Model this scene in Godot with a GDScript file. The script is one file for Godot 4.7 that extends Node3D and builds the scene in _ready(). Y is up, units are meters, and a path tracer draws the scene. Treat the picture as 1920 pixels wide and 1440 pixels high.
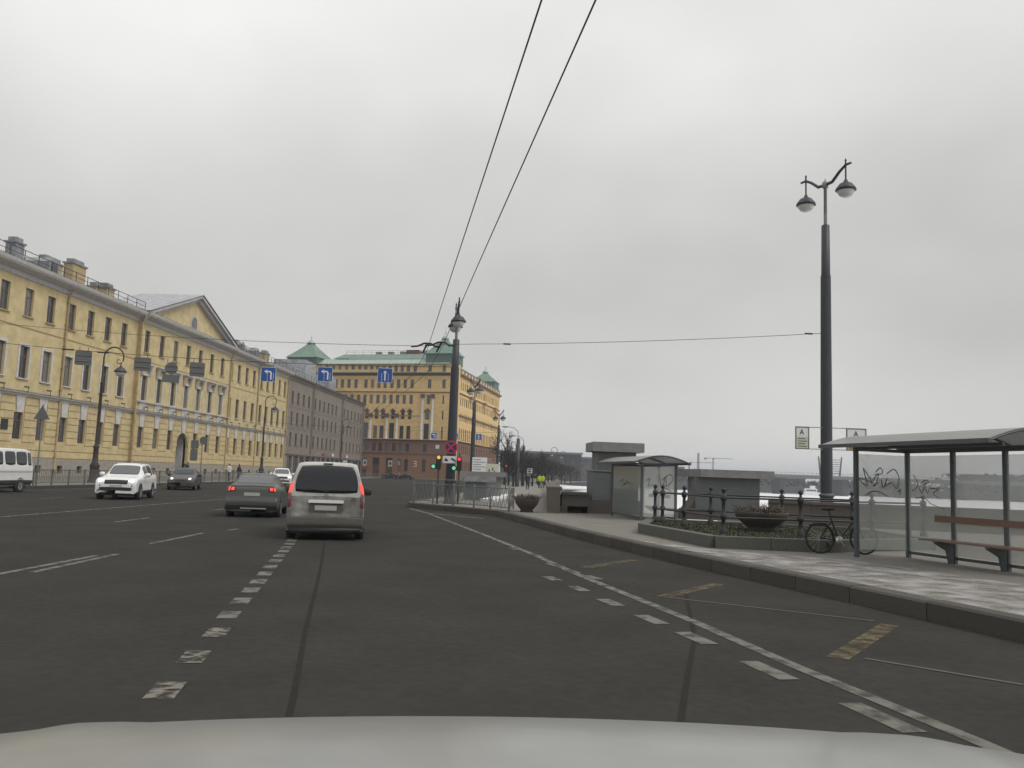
extends Node3D
# An overcast winter drive along a river embankment. World: y up, metres, the camera looks towards -z.
# V(x, y, d): x to the side, y up, d metres ahead of the camera.

var M := {}
var C := {}
var used_names := {}
var rng := RandomNumberGenerator.new()
const SMOOTH := 0
const FLAT := 4294967295

func _ready():
	rng.seed = 77
	set_camera()
	set_sky()
	make_materials()
	ground_and_road()
	road_markings()
	embankment()
	yellow_building()
	grey_building()
	corner_building()
	far_bank()
	overhead_wires()
	lamps()
	signs()
	fences()
	pavilions()
	bus_shelters()
	garden()
	trees()
	vehicles()
	people()

func set_camera():
	var cam := Camera3D.new()
	cam.name = "camera"
	cam.fov = 48.455
	cam.near = 0.05
	cam.far = 6000.0
	cam.position = Vector3(0, 1.7, 0)
	cam.rotation = Vector3(atan(172.0 / 1600.0), 0, 0.035)
	add_child(cam)
	cam.current = true

func set_sky():
	var env := Environment.new()
	env.background_mode = Environment.BG_SKY
	env.tonemap_mode = Environment.TONE_MAPPER_LINEAR
	env.tonemap_exposure = 1.0
	env.sdfgi_enabled = true
	env.ssao_enabled = true
	env.ssil_enabled = true
	var n1 := FastNoiseLite.new()
	n1.seed = 5; n1.noise_type = FastNoiseLite.TYPE_SIMPLEX_SMOOTH; n1.frequency = 1.0; n1.fractal_octaves = 4
	var n2 := FastNoiseLite.new()
	n2.seed = 12; n2.noise_type = FastNoiseLite.TYPE_SIMPLEX_SMOOTH; n2.frequency = 3.0; n2.fractal_octaves = 4
	var w := 1024
	var h := 512
	var im := Image.create(w, h, false, Image.FORMAT_RGBF)
	for j in h:
		var el := PI / 2 - (j + 0.5) / h * PI
		var y := sin(el)
		var ce := cos(el)
		for i in w:
			var az := wrapf((i + 0.5) / w * TAU, -PI, PI)   # 0 is straight ahead (-z)
			var q := Vector3(sin(az) * ce, y * 1.5, -cos(az) * ce)
			var a := n1.get_noise_3dv(q * 1.3 + Vector3(0.3, 0.0, 0.2))
			var b := n2.get_noise_3dv(q * Vector3(1, 1.6, 1))
			var up := clampf(y, 0.0, 1.0)
			var base := 0.695 + 0.42 * pow(up, 2.0)
			# a darker cloud layer a hand above the horizon, paler towards the horizon line
			base -= 0.14 * exp(-pow((up - 0.24) / 0.14, 2.0))
			# a thinner, paler patch of cloud high up ahead
			base += 0.10 * exp(-pow((az + 0.42) / 0.42, 2.0) - pow((up - 0.46) / 0.16, 2.0))
			var v := base + 0.16 * a + 0.045 * b
			var warm := exp(-up * 9.0)
			im.set_pixel(i, j, Color(v * (1.0 + 0.02 * warm), v * (1.0 + 0.012 * warm), v * (0.985 - 0.05 * warm)))
	var sm := PanoramaSkyMaterial.new()
	sm.panorama = ImageTexture.create_from_image(im)
	var sky := Sky.new()
	sky.sky_material = sm
	env.sky = sky
	env.fog_enabled = true
	env.fog_density = 0.00042
	env.fog_light_color = Color(0.80, 0.82, 0.86)
	var we := WorldEnvironment.new()
	we.name = "world_environment"
	we.environment = env
	add_child(we)
	var sun := DirectionalLight3D.new()
	sun.name = "sun"
	sun.light_energy = 0.46
	sun.light_angular_distance = 25.0
	sun.light_color = Color(1.0, 0.98, 0.95)
	sun.shadow_enabled = true
	sun.rotation_degrees = Vector3(-52, 62, 0)
	add_child(sun)

# ------------------------------------------------------------------ materials
func noise_image(sd: int, freq: float, oct: int, lo: float, hi: float, gain := 1.0, size := 512) -> Image:
	var n := FastNoiseLite.new()
	n.seed = sd; n.noise_type = FastNoiseLite.TYPE_SIMPLEX_SMOOTH; n.frequency = freq; n.fractal_octaves = oct
	var src := n.get_seamless_image(size, size)
	src.convert(Image.FORMAT_L8)
	var d := src.get_data()
	for i in d.size():
		var t := clampf((d[i] / 255.0 - 0.5) * gain + 0.5, 0, 1)
		d[i] = int(clampf(lo + (hi - lo) * t, 0, 1) * 255.0)
	return Image.create_from_data(size, size, false, Image.FORMAT_L8, d)

func noise_tex(key: String, sd: int, freq: float, oct: int, lo: float, hi: float, gain := 1.0) -> ImageTexture:
	if not C.has("tex" + key):
		var im := noise_image(sd, freq, oct, lo, hi, gain)
		im.convert(Image.FORMAT_RGB8)
		C["tex" + key] = ImageTexture.create_from_image(im)
	return C["tex" + key]

func normal_tex(key: String, sd: int, freq: float, oct: int, strength: float) -> ImageTexture:
	if not C.has("nrm" + key):
		var im := noise_image(sd, freq, oct, 0, 1, 1.0)
		im.convert(Image.FORMAT_RGBA8)
		im.bump_map_to_normal_map(strength)
		C["nrm" + key] = ImageTexture.create_from_image(im)
	return C["nrm" + key]

func alpha_tex(key: String, sd: int, freq: float, oct: int, cut: float, gain: float) -> ImageTexture:
	var im := noise_image(sd, freq, oct, 0, 1, 1.0)
	var d := im.get_data()
	var o := PackedByteArray()
	o.resize(d.size() * 4)
	for i in d.size():
		var t := clampf((d[i] / 255.0 - cut) * gain + 0.5, 0, 1)
		o[i * 4] = 255; o[i * 4 + 1] = 255; o[i * 4 + 2] = 255
		o[i * 4 + 3] = int(t * 255)
	return ImageTexture.create_from_image(Image.create_from_data(512, 512, false, Image.FORMAT_RGBA8, o))

# base colours are linear real-world values
func mat(key: String, r: float, g: float, b: float, rough := 0.8, tex := "", metres := 4.0, metal := 0.0, nrm := "", nscale := 0.5) -> StandardMaterial3D:
	var m := StandardMaterial3D.new()
	m.albedo_color = Color(r, g, b).linear_to_srgb()
	m.roughness = rough
	m.metallic = metal
	if tex != "" or nrm != "":
		m.uv1_triplanar = true
		m.uv1_world_triplanar = true
		m.uv1_scale = Vector3.ONE / metres
	if tex != "":
		m.albedo_texture = C["tex" + tex]
	if nrm != "":
		m.normal_enabled = true
		m.normal_texture = C["nrm" + nrm]
		m.normal_scale = nscale
	M[key] = m
	return m

func emit(key: String, r: float, g: float, b: float, e: float):
	var m := mat(key, r * 0.5, g * 0.5, b * 0.5, 0.3)
	m.emission_enabled = true
	m.emission = Color(r, g, b).linear_to_srgb()
	m.emission_energy_multiplier = e

func pane(key: String, r: float, g: float, b: float, a: float, rough := 0.02):
	var m := mat(key, r, g, b, rough)
	m.transparency = BaseMaterial3D.TRANSPARENCY_ALPHA
	m.albedo_color.a = a

func make_materials():
	noise_tex("soft", 3, 0.012, 5, 0.93, 1.0, 1.3)
	noise_tex("stucco", 8, 0.012, 6, 0.90, 1.0, 1.4)
	noise_tex("grain", 21, 0.15, 3, 0.92, 1.0, 1.3)
	noise_tex("asphalt", 31, 0.012, 6, 0.92, 1.0, 1.3)
	noise_tex("dirt", 41, 0.015, 5, 0.80, 1.0, 1.6)
	noise_tex("granite", 51, 0.06, 5, 0.84, 1.0, 1.4)
	noise_tex("streak", 61, 0.02, 4, 0.92, 1.0, 1.4)
	normal_tex("fine", 71, 0.2, 3, 5.0)
	normal_tex("coarse", 72, 0.05, 4, 6.0)
	mat("asphalt", 0.054, 0.0525, 0.0475, 0.95, "asphalt", 14.0, 0, "fine", 0.15)
	M.asphalt.metallic_specular = 0.12
	M.asphalt.detail_enabled = true
	M.asphalt.detail_blend_mode = BaseMaterial3D.BLEND_MODE_MUL
	M.asphalt.detail_albedo = C.texgrain
	M.asphalt.uv2_triplanar = true
	M.asphalt.uv2_world_triplanar = true
	M.asphalt.uv2_scale = Vector3.ONE / 1.7
	mat("reflection_dark", 0.034, 0.033, 0.031, 0.9, "soft", 1.0)  # dark colour of the painted windscreen reflection lines on the road
	M.reflection_dark.metallic_specular = 0.1
	mat("paving", 0.175, 0.165, 0.143, 0.9, "asphalt", 6.0, 0, "fine", 0.4)
	mat("path", 0.22, 0.21, 0.185, 0.9, "asphalt", 9.0, 0, "fine", 0.4)
	mat("kerb", 0.085, 0.078, 0.065, 0.85, "granite", 1.6, 0, "fine", 0.4)
	mat("kerb_b", 0.072, 0.066, 0.056, 0.85, "granite", 1.3, 0, "fine", 0.4)
	mat("border_stone", 0.115, 0.115, 0.10, 0.85, "granite", 1.8, 0, "fine", 0.4)
	mat("paint", 0.135, 0.127, 0.11, 0.8, "dirt", 3.4)
	mat("paint_yellow", 0.125, 0.095, 0.048, 0.85, "dirt", 3.4)
	for k in ["paint", "paint_yellow"]:
		M[k].albedo_texture = alpha_tex(k, 17 if k == "paint" else 19, 0.022, 6, 0.27 if k == "paint" else 0.50, 1.3)
		M[k].transparency = BaseMaterial3D.TRANSPARENCY_ALPHA
	mat("paint_faint", 0.095, 0.088, 0.075, 0.9, "soft", 1.5)
	mat("paint_worn", 0.17, 0.155, 0.13, 0.8, "dirt", 1.1)
	M.paint_worn.albedo_texture = alpha_tex("pw", 23, 0.012, 5, 0.46, 2.0)
	M.paint_worn.transparency = BaseMaterial3D.TRANSPARENCY_ALPHA
	mat("trampled_snow", 0.36, 0.345, 0.335, 0.9, "soft", 4.2)
	M.trampled_snow.albedo_texture = alpha_tex("ts", 29, 0.010, 6, 0.60, 1.5)
	M.trampled_snow.transparency = BaseMaterial3D.TRANSPARENCY_ALPHA
	mat("snow", 0.72, 0.72, 0.73, 0.9, "soft", 5.0, 0, "coarse", 0.6)
	mat("ice", 0.80, 0.81, 0.83, 0.9, "streak", 90.0)
	mat("granite_pink", 0.125, 0.105, 0.092, 0.8, "granite", 1.5, 0, "fine", 0.3)
	mat("granite_pink_b", 0.11, 0.094, 0.083, 0.8, "granite", 1.2, 0, "fine", 0.3)
	mat("granite_grey", 0.24, 0.24, 0.235, 0.8, "granite", 1.8)
	mat("concrete", 0.24, 0.24, 0.235, 0.85, "stucco", 3.0)
	mat("steel_clad", 0.15, 0.165, 0.17, 0.5, "soft", 3.0, 0.2)
	mat("grass", 0.034, 0.040, 0.018, 0.95, "grain", 1.0, 0, "coarse", 1.0)
	mat("soil", 0.07, 0.06, 0.045, 0.95, "grain", 1.0)
	# buildings
	mat("yellow", 0.645, 0.52, 0.285, 0.9, "stucco", 9.0, 0, "fine", 0.15)
	mat("yellow_b", 0.625, 0.50, 0.275, 0.9, "stucco", 5.0, 0, "fine", 0.15)
	mat("yellow_dirty", 0.50, 0.385, 0.20, 0.85, "dirt", 3.0)
	mat("white_trim", 0.62, 0.60, 0.57, 0.85, "stucco", 4.0)
	mat("grey_trim", 0.50, 0.48, 0.47, 0.85, "stucco", 4.0)
	mat("plinth", 0.36, 0.33, 0.28, 0.85, "stucco", 4.0)
	mat("roof_metal", 0.20, 0.215, 0.24, 0.45, "dirt", 7.0, 0.3)
	mat("roof_pale", 0.42, 0.43, 0.45, 0.5, "dirt", 9.0, 0.2)
	mat("iron", 0.022, 0.024, 0.026, 0.6, "soft", 0.7)
	mat("iron_brown", 0.055, 0.042, 0.036, 0.65, "soft", 0.7)
	mat("window_frame", 0.115, 0.095, 0.085, 0.6)
	mat("window_frame_pale", 0.36, 0.35, 0.34, 0.6)
	mat("window_glass", 0.035, 0.038, 0.042, 0.06)
	M.window_glass.metallic_specular = 0.7
	mat("window_glass_b", 0.07, 0.072, 0.075, 0.10)
	M.window_glass_b.metallic_specular = 0.6
	mat("door_wood", 0.10, 0.068, 0.048, 0.7, "streak", 1.5)
	mat("window_curtain", 0.17, 0.165, 0.155, 0.12)
	M.window_curtain.metallic_specular = 0.6
	mat("brick_chimney", 0.52, 0.40, 0.22, 0.9, "dirt", 1.5)
	mat("grey_wall", 0.255, 0.215, 0.18, 0.9, "stucco", 8.0, 0, "fine", 0.15)
	mat("grey_wall_b", 0.225, 0.19, 0.16, 0.9, "stucco", 5.0)
	mat("shop_grey", 0.22, 0.215, 0.21, 0.7, "soft", 3.0)
	mat("ochre", 0.76, 0.53, 0.24, 0.9, "stucco", 8.0, 0, "fine", 0.15)
	mat("ochre_trim", 0.30, 0.19, 0.085, 0.85, "stucco", 3.0)
	mat("ochre_base", 0.23, 0.122, 0.075, 0.9, "stucco", 5.0)
	mat("ochre_base_b", 0.28, 0.145, 0.078, 0.9, "stucco", 5.0)
	mat("brown_trim", 0.13, 0.075, 0.045, 0.85)
	mat("copper", 0.19, 0.30, 0.235, 0.6, "dirt", 6.0, 0.1)
	mat("copper_dark", 0.11, 0.17, 0.135, 0.6, "dirt", 4.0, 0.1)
	mat("copper_pale", 0.42, 0.52, 0.47, 0.5, "dirt", 6.0, 0.1)
	mat("red_brick", 0.22, 0.085, 0.06, 0.9, "dirt", 2.0)
	mat("zinc", 0.30, 0.31, 0.32, 0.5, "dirt", 5.0, 0.25)
	# street things
	mat("pole_paint", 0.036, 0.041, 0.048, 0.5, "soft", 0.8)
	mat("pole_base", 0.085, 0.092, 0.10, 0.55, "soft", 0.8)
	mat("lamp_glass", 0.62, 0.61, 0.58, 0.15)
	mat("cable", 0.03, 0.03, 0.032, 0.6)
	mat("sign_back", 0.13, 0.135, 0.135, 0.6, "soft", 1.0)
	mat("sign_blue", 0.018, 0.085, 0.33, 0.45)
	mat("sign_navy", 0.012, 0.03, 0.13, 0.45)
	mat("sign_white", 0.74, 0.75, 0.76, 0.45)
	mat("sign_red", 0.50, 0.035, 0.04, 0.45)
	mat("sign_yellow", 0.62, 0.58, 0.10, 0.5)
	mat("sign_cream", 0.56, 0.56, 0.46, 0.5)
	mat("black", 0.012, 0.012, 0.013, 0.5)
	mat("fence_metal", 0.145, 0.155, 0.15, 0.55, "soft", 0.6)
	mat("fence_dark", 0.11, 0.11, 0.10, 0.6)
	mat("shelter_metal", 0.10, 0.115, 0.12, 0.45, "soft", 0.8, 0.2)
	pane("shelter_glass", 0.66, 0.69, 0.66, 0.30, 0.1)
	pane("shelter_glass_b", 0.26, 0.29, 0.28, 0.5, 0.15)
	pane("shelter_roof", 0.27, 0.27, 0.26, 0.70, 0.35)
	mat("marker_ink", 0.075, 0.08, 0.08, 0.7)
	mat("bench_wood", 0.22, 0.14, 0.10, 0.6, "streak", 0.6)
	mat("bowl_stone", 0.085, 0.07, 0.06, 0.9, "granite", 1.0)
	mat("dry_plant", 0.12, 0.10, 0.075, 0.95)
	mat("bark", 0.030, 0.027, 0.025, 0.95)
	mat("far_stone", 0.06, 0.057, 0.057, 0.9, "stucco", 20.0)
	mat("far_blue", 0.085, 0.085, 0.088, 0.8, "stucco", 20.0)
	mat("far_pale", 0.22, 0.22, 0.22, 0.8, "stucco", 20.0)
	mat("far_wood", 0.055, 0.052, 0.047, 0.95)
	mat("bridge_deck", 0.13, 0.13, 0.13, 0.8, "stucco", 15.0)
	# vehicles
	mat("car_white", 0.78, 0.78, 0.77, 0.28, "soft", 2.5)
	M.car_white.clearcoat_enabled = true
	mat("van_white", 0.52, 0.51, 0.475, 0.4, "dirt", 1.4)
	M.van_white.albedo_texture = noise_tex("grime", 45, 0.01, 4, 0.88, 1.0, 1.4)
	mat("van_grime", 0.105, 0.10, 0.085, 0.8, "stucco", 0.7)
	mat("road_dirt", 0.15, 0.14, 0.12, 0.9, "soft", 1.6)
	M.road_dirt.albedo_texture = alpha_tex("rd", 83, 0.006, 5, 0.42, 0.9)
	M.road_dirt.transparency = BaseMaterial3D.TRANSPARENCY_ALPHA
	mat("car_silver", 0.10, 0.10, 0.094, 0.4, "soft", 1.5, 0.3)
	mat("car_dark", 0.045, 0.043, 0.040, 0.35, "soft", 2.0)
	mat("own_paint", 0.205, 0.205, 0.188, 0.22, "soft", 0.9)
	M.own_paint.clearcoat_enabled = true
	mat("car_glass", 0.022, 0.024, 0.027, 0.08)
	mat("car_glass_pale", 0.10, 0.105, 0.105, 0.12)
	mat("rubber", 0.018, 0.018, 0.018, 0.85, "soft", 0.4)
	mat("plastic", 0.030, 0.030, 0.031, 0.7, "soft", 0.6)
	mat("plastic_grey", 0.12, 0.12, 0.115, 0.7, "soft", 0.6)
	mat("rim_metal", 0.30, 0.30, 0.31, 0.35, "", 1.0, 0.6)
	mat("chrome", 0.5, 0.5, 0.5, 0.25, "", 1.0, 0.7)
	mat("tail_red", 0.16, 0.02, 0.02, 0.2)
	mat("tail_dull", 0.20, 0.11, 0.11, 0.3)
	mat("plate", 0.40, 0.39, 0.37, 0.5)
	emit("brake_lit", 1.0, 0.10, 0.075, 1.0)
	emit("head_lit", 0.95, 0.93, 1.0, 1.5)
	emit("signal_red", 1.0, 0.06, 0.08, 0.7)
	emit("signal_amber", 1.0, 0.45, 0.12, 0.8)
	emit("signal_green", 0.18, 0.75, 0.48, 0.65)
	var vc := mat("figure", 1, 1, 1, 0.85)
	vc.vertex_color_use_as_albedo = true
# ------------------------------------------------------------------ mesh helpers
func V(x: float, y: float, d: float) -> Vector3:
	return Vector3(x, y, -d)

func begin(group := FLAT) -> SurfaceTool:
	var st := SurfaceTool.new()
	st.begin(Mesh.PRIMITIVE_TRIANGLES)
	st.set_smooth_group(group)
	return st

func tri(st: SurfaceTool, a: Vector3, b: Vector3, c: Vector3):   # counter-clockwise from outside
	st.add_vertex(a); st.add_vertex(c); st.add_vertex(b)

func quad(st: SurfaceTool, a: Vector3, b: Vector3, c: Vector3, d: Vector3):
	tri(st, a, b, c)
	tri(st, a, c, d)

func box(st: SurfaceTool, lo: Vector3, hi: Vector3, t := Transform3D.IDENTITY):
	var p := []
	for k in 8:
		p.append(t * Vector3(hi.x if k & 1 else lo.x, hi.y if k & 2 else lo.y, hi.z if k & 4 else lo.z))
	quad(st, p[4], p[5], p[7], p[6])
	quad(st, p[1], p[0], p[2], p[3])
	quad(st, p[5], p[1], p[3], p[7])
	quad(st, p[0], p[4], p[6], p[2])
	quad(st, p[6], p[7], p[3], p[2])
	quad(st, p[0], p[1], p[5], p[4])

func cbox(st: SurfaceTool, c: Vector3, s: Vector3, t := Transform3D.IDENTITY):
	box(st, c - s / 2, c + s / 2, t)

# a box with chamfered edges along its four vertical or horizontal outlines
func soft_box(st: SurfaceTool, lo: Vector3, hi: Vector3, r: float, t := Transform3D.IDENTITY):
	var poly := PackedVector2Array([Vector2(lo.x + r, lo.y), Vector2(hi.x - r, lo.y), Vector2(hi.x, lo.y + r), Vector2(hi.x, hi.y - r), Vector2(hi.x - r, hi.y), Vector2(lo.x + r, hi.y), Vector2(lo.x, hi.y - r), Vector2(lo.x, lo.y + r)])
	extrude(st, poly, lo.z, hi.z, t)

# a polygon (counter-clockwise in x, y) extruded along z
func extrude(st: SurfaceTool, poly: PackedVector2Array, z0: float, z1: float, t := Transform3D.IDENTITY):
	if Geometry2D.is_polygon_clockwise(poly):
		poly = poly.duplicate()
		poly.reverse()
	var idx := Geometry2D.triangulate_polygon(poly)
	for k in range(0, idx.size(), 3):
		var a := poly[idx[k]]
		var b := poly[idx[k + 1]]
		var c := poly[idx[k + 2]]
		if (b - a).cross(c - a) < 0:
			var s := b
			b = c
			c = s
		tri(st, t * Vector3(a.x, a.y, z1), t * Vector3(b.x, b.y, z1), t * Vector3(c.x, c.y, z1))
		tri(st, t * Vector3(a.x, a.y, z0), t * Vector3(c.x, c.y, z0), t * Vector3(b.x, b.y, z0))
	var n := poly.size()
	for k in n:
		var a := poly[k]
		var b := poly[(k + 1) % n]
		quad(st, t * Vector3(a.x, a.y, z0), t * Vector3(b.x, b.y, z0), t * Vector3(b.x, b.y, z1), t * Vector3(a.x, a.y, z1))

# a ground polygon given as x, d pairs, from height y0 up to y1
func slab(st: SurfaceTool, pts: Array, y0: float, y1: float):
	var poly := PackedVector2Array()
	for p in pts:
		poly.append(Vector2(p[0], p[1]))
	# x stays, polygon y (= d) maps to -z, extrusion maps to y
	var t := Transform3D(Basis(Vector3(1, 0, 0), Vector3(0, 0, -1), Vector3(0, 1, 0)), Vector3.ZERO)
	extrude(st, poly, y0, y1, t)

func tube(st: SurfaceTool, pts: Array, r0: float, r1: float, seg := 8, caps := true):
	var n := pts.size()
	var rings := []
	var side := Vector3.ZERO
	for i in n:
		var dir: Vector3 = (pts[mini(i + 1, n - 1)] - pts[maxi(i - 1, 0)]).normalized()
		if side == Vector3.ZERO:
			side = dir.cross(Vector3.UP if absf(dir.y) < 0.9 else Vector3.RIGHT).normalized()
		side = (side - dir * side.dot(dir)).normalized()
		var up := side.cross(dir)
		var r := lerpf(r0, r1, float(i) / maxf(n - 1, 1))
		var ring := []
		for k in seg:
			var a := TAU * k / seg
			ring.append(pts[i] + (side * cos(a) + up * sin(a)) * r)
		rings.append(ring)
	for i in n - 1:
		for k in seg:
			var k2 := (k + 1) % seg
			quad(st, rings[i][k], rings[i + 1][k], rings[i + 1][k2], rings[i][k2])
	if caps:
		st.set_smooth_group(FLAT)
		for k in range(1, seg - 1):
			tri(st, rings[0][0], rings[0][k], rings[0][k + 1])
			tri(st, rings[n - 1][0], rings[n - 1][k + 1], rings[n - 1][k])
		st.set_smooth_group(SMOOTH)

# profile of (radius, height) pairs turned about the vertical through at
func lathe(st: SurfaceTool, at: Vector3, prof: Array, seg := 16, basis := Basis.IDENTITY, sx := 1.0):
	for i in prof.size() - 1:
		for k in seg:
			var a0 := TAU * k / seg
			var a1 := TAU * (k + 1) / seg
			var f := func(p, a): return at + basis * Vector3(cos(a) * p[0] * sx, p[1], -sin(a) * p[0])
			var q0: Vector3 = f.call(prof[i], a0)
			var q1: Vector3 = f.call(prof[i], a1)
			var q2: Vector3 = f.call(prof[i + 1], a1)
			var q3: Vector3 = f.call(prof[i + 1], a0)
			if prof[i][0] > 0.0005: tri(st, q0, q1, q2)
			if prof[i + 1][0] > 0.0005: tri(st, q0, q2, q3)

func done(st: SurfaceTool) -> ArrayMesh:
	st.generate_normals()
	return st.commit()

func unique(called: String) -> String:
	var k: int = used_names.get(called, 0)
	used_names[called] = k + 1
	return called if k == 0 else "%s_%03d" % [called, k]

# a frame that parts put under a thing are laid out in (a second front of a building)
var PX := Transform3D.IDENTITY

# a named mesh; top-level when parent is null
func put(called: String, mesh, m, parent: Node = null, t := Transform3D.IDENTITY) -> MeshInstance3D:
	if mesh is SurfaceTool:
		mesh = done(mesh)
	var o := MeshInstance3D.new()
	o.mesh = mesh
	o.material_override = M[m] if m is String else m
	o.transform = PX * t if parent != null and parent.get_parent() == self else t
	if parent == null:
		o.name = unique(called)
		add_child(o)
	else:
		o.name = called
		parent.add_child(o, true)
	return o

func thing(called: String, label: String, category: String, t := Transform3D.IDENTITY, group := "") -> Node3D:
	var o := Node3D.new()
	o.name = unique(called)
	o.transform = t
	add_child(o)
	tag(o, label, category, group)
	return o

func tag(o: Node, label: String, category: String, group := "", kind := ""):
	if label != "": o.set_meta("label", label)
	if category != "": o.set_meta("category", category)
	if group != "": o.set_meta("group", group)
	if kind != "": o.set_meta("kind", kind)

func structure(called: String, st, m, label := "") -> MeshInstance3D:
	var o := put(called, st, m)
	o.set_meta("kind", "structure")
	if label != "": o.set_meta("label", label)
	return o

func again(src: Node3D, called: String, label: String, t: Transform3D, group := "") -> Node3D:
	var o: Node3D = src.duplicate()
	o.name = unique(called)
	add_child(o)
	o.transform = t
	o.set_meta("label", label)
	if group != "": o.set_meta("group", group)
	return o

func turned(at: Vector3, deg: float) -> Transform3D:
	return Transform3D(Basis(Vector3.UP, deg_to_rad(deg)), at)

func unit_box() -> ArrayMesh:
	if not C.has("unit_box"):
		var st := begin()
		cbox(st, Vector3.ZERO, Vector3.ONE)
		C.unit_box = done(st)
	return C.unit_box

# a box part made from the shared unit box
func block(called: String, m, parent: Node, lo: Vector3, hi: Vector3) -> MeshInstance3D:
	return put(called, unit_box(), m, parent, Transform3D(Basis.from_scale(hi - lo), (lo + hi) / 2))

# ------------------------------------------------------------------ facades
# local frame: x along the facade, y up, z out to the street
func facade_frame(o: Vector3, dir: Vector3) -> Transform3D:
	dir = dir.normalized()
	return Transform3D(Basis(dir, Vector3.UP, dir.cross(Vector3.UP)), o)

# wall face at z with openings [x0, x1, y0, y1, arched]
func wall_face(st: SurfaceTool, x0: float, x1: float, y0: float, y1: float, z: float, holes: Array, depth := 0.28):
	var xs := [x0, x1]
	var ys := [y0, y1]
	for h in holes:
		for v in [h[0], h[1]]:
			if not xs.has(v): xs.append(v)
		for v in [h[2], h[3]]:
			if not ys.has(v): ys.append(v)
	xs.sort()
	ys.sort()
	for j in ys.size() - 1:
		var cy: float = (ys[j] + ys[j + 1]) / 2
		var run := -1
		for i in xs.size():
			var solid := i < xs.size() - 1
			if solid:
				var cx: float = (xs[i] + xs[i + 1]) / 2
				for h in holes:
					if cx > h[0] and cx < h[1] and cy > h[2] and cy < h[3]:
						solid = false
						break
			if solid and run < 0:
				run = i
			elif not solid and run >= 0:
				quad(st, Vector3(xs[run], ys[j], z), Vector3(xs[i], ys[j], z), Vector3(xs[i], ys[j + 1], z), Vector3(xs[run], ys[j + 1], z))
				run = -1
	for h in holes:
		var a: float = h[0]
		var b: float = h[1]
		var c: float = h[2]
		var d: float = h[3]
		var q := z - depth
		var spring := d
		if h.size() > 4 and h[4]:
			var r := (b - a) / 2
			spring = d - r
			var n := 8
			var prev := Vector2(a, spring)
			for k in range(1, 2 * n + 1):
				var g := PI - PI * k / (2 * n)
				var p := Vector2((a + b) / 2 + cos(g) * r, spring + sin(g) * r)
				var corner := Vector2(a if k <= n else b, d)
				tri(st, Vector3(prev.x, prev.y, z), Vector3(p.x, p.y, z), Vector3(corner.x, corner.y, z))
				quad(st, Vector3(prev.x, prev.y, q), Vector3(p.x, p.y, q), Vector3(p.x, p.y, z), Vector3(prev.x, prev.y, z))
				prev = p
		else:
			quad(st, Vector3(a, d, q), Vector3(b, d, q), Vector3(b, d, z), Vector3(a, d, z))
		quad(st, Vector3(a, c, z), Vector3(b, c, z), Vector3(b, c, q), Vector3(a, c, q))
		quad(st, Vector3(a, c, z), Vector3(a, c, q), Vector3(a, spring, q), Vector3(a, spring, z))
		quad(st, Vector3(b, c, q), Vector3(b, c, z), Vector3(b, spring, z), Vector3(b, spring, q))

func frame_mesh(w: float, h: float, style: int) -> ArrayMesh:
	var key := "frame%.2f_%.2f_%d" % [w, h, style]
	if not C.has(key):
		var st := begin()
		var b := 0.07
		box(st, Vector3(-w / 2, 0, 0), Vector3(-w / 2 + b, h, 0.07))
		box(st, Vector3(w / 2 - b, 0, 0), Vector3(w / 2, h, 0.07))
		box(st, Vector3(-w / 2 + b, 0, 0), Vector3(w / 2 - b, b, 0.07))
		box(st, Vector3(-w / 2 + b, h - b, 0), Vector3(w / 2 - b, h, 0.07))
		if style != 2:
			box(st, Vector3(-w / 2 + b, h * 0.68, 0.003), Vector3(w / 2 - b, h * 0.68 + b, 0.067))
			box(st, Vector3(-0.035, b, 0.006), Vector3(0.035, h * 0.68 if style == 0 else h - b, 0.064))
		C[key] = done(st)
	return C[key]

# one window: frame, with its pane as a sub-part
func window(parent: Node, x: float, y0: float, y1: float, w: float, z: float, style := 0, frame := "window_frame", glass := "window_glass", sill := "") -> MeshInstance3D:
	var o := put("window", frame_mesh(w, y1 - y0, style), frame, parent, Transform3D(Basis.IDENTITY, Vector3(x, y0, z)))
	var pick := rng.randf()
	if glass.begins_with("window_glass"): glass = "window_curtain" if pick < 0.14 else ("window_glass_b" if pick < 0.5 else "window_glass")
	put("pane", unit_box(), glass, o, Transform3D(Basis.from_scale(Vector3(w - 0.02, y1 - y0 - 0.02, 0.03)), Vector3(0, (y1 - y0) / 2, 0.016)))
	if sill != "":
		put("sill", unit_box(), sill, o, Transform3D(Basis.from_scale(Vector3(w + 0.3, 0.1, 0.22)), Vector3(0, -0.052, 0.30)))
	return o

func downpipe(parent: Node, x: float, y0: float, y1: float, z: float, m: String):
	var st := begin(SMOOTH)
	tube(st, [Vector3(x, y1, z + 0.55), Vector3(x, y1 - 0.5, z + 0.45), Vector3(x, y1 - 1.0, z + 0.16), Vector3(x, y0 + 0.4, z + 0.16), Vector3(x, y0, z + 0.4)], 0.11, 0.11, 8)
	st.set_smooth_group(FLAT)
	var y := y0 + 1.5
	while y < y1 - 1.4:
		cbox(st, Vector3(x, y, z + 0.12), Vector3(0.3, 0.07, 0.3))
		y += 2.1
	put("downpipe", st, m, parent)

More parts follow.
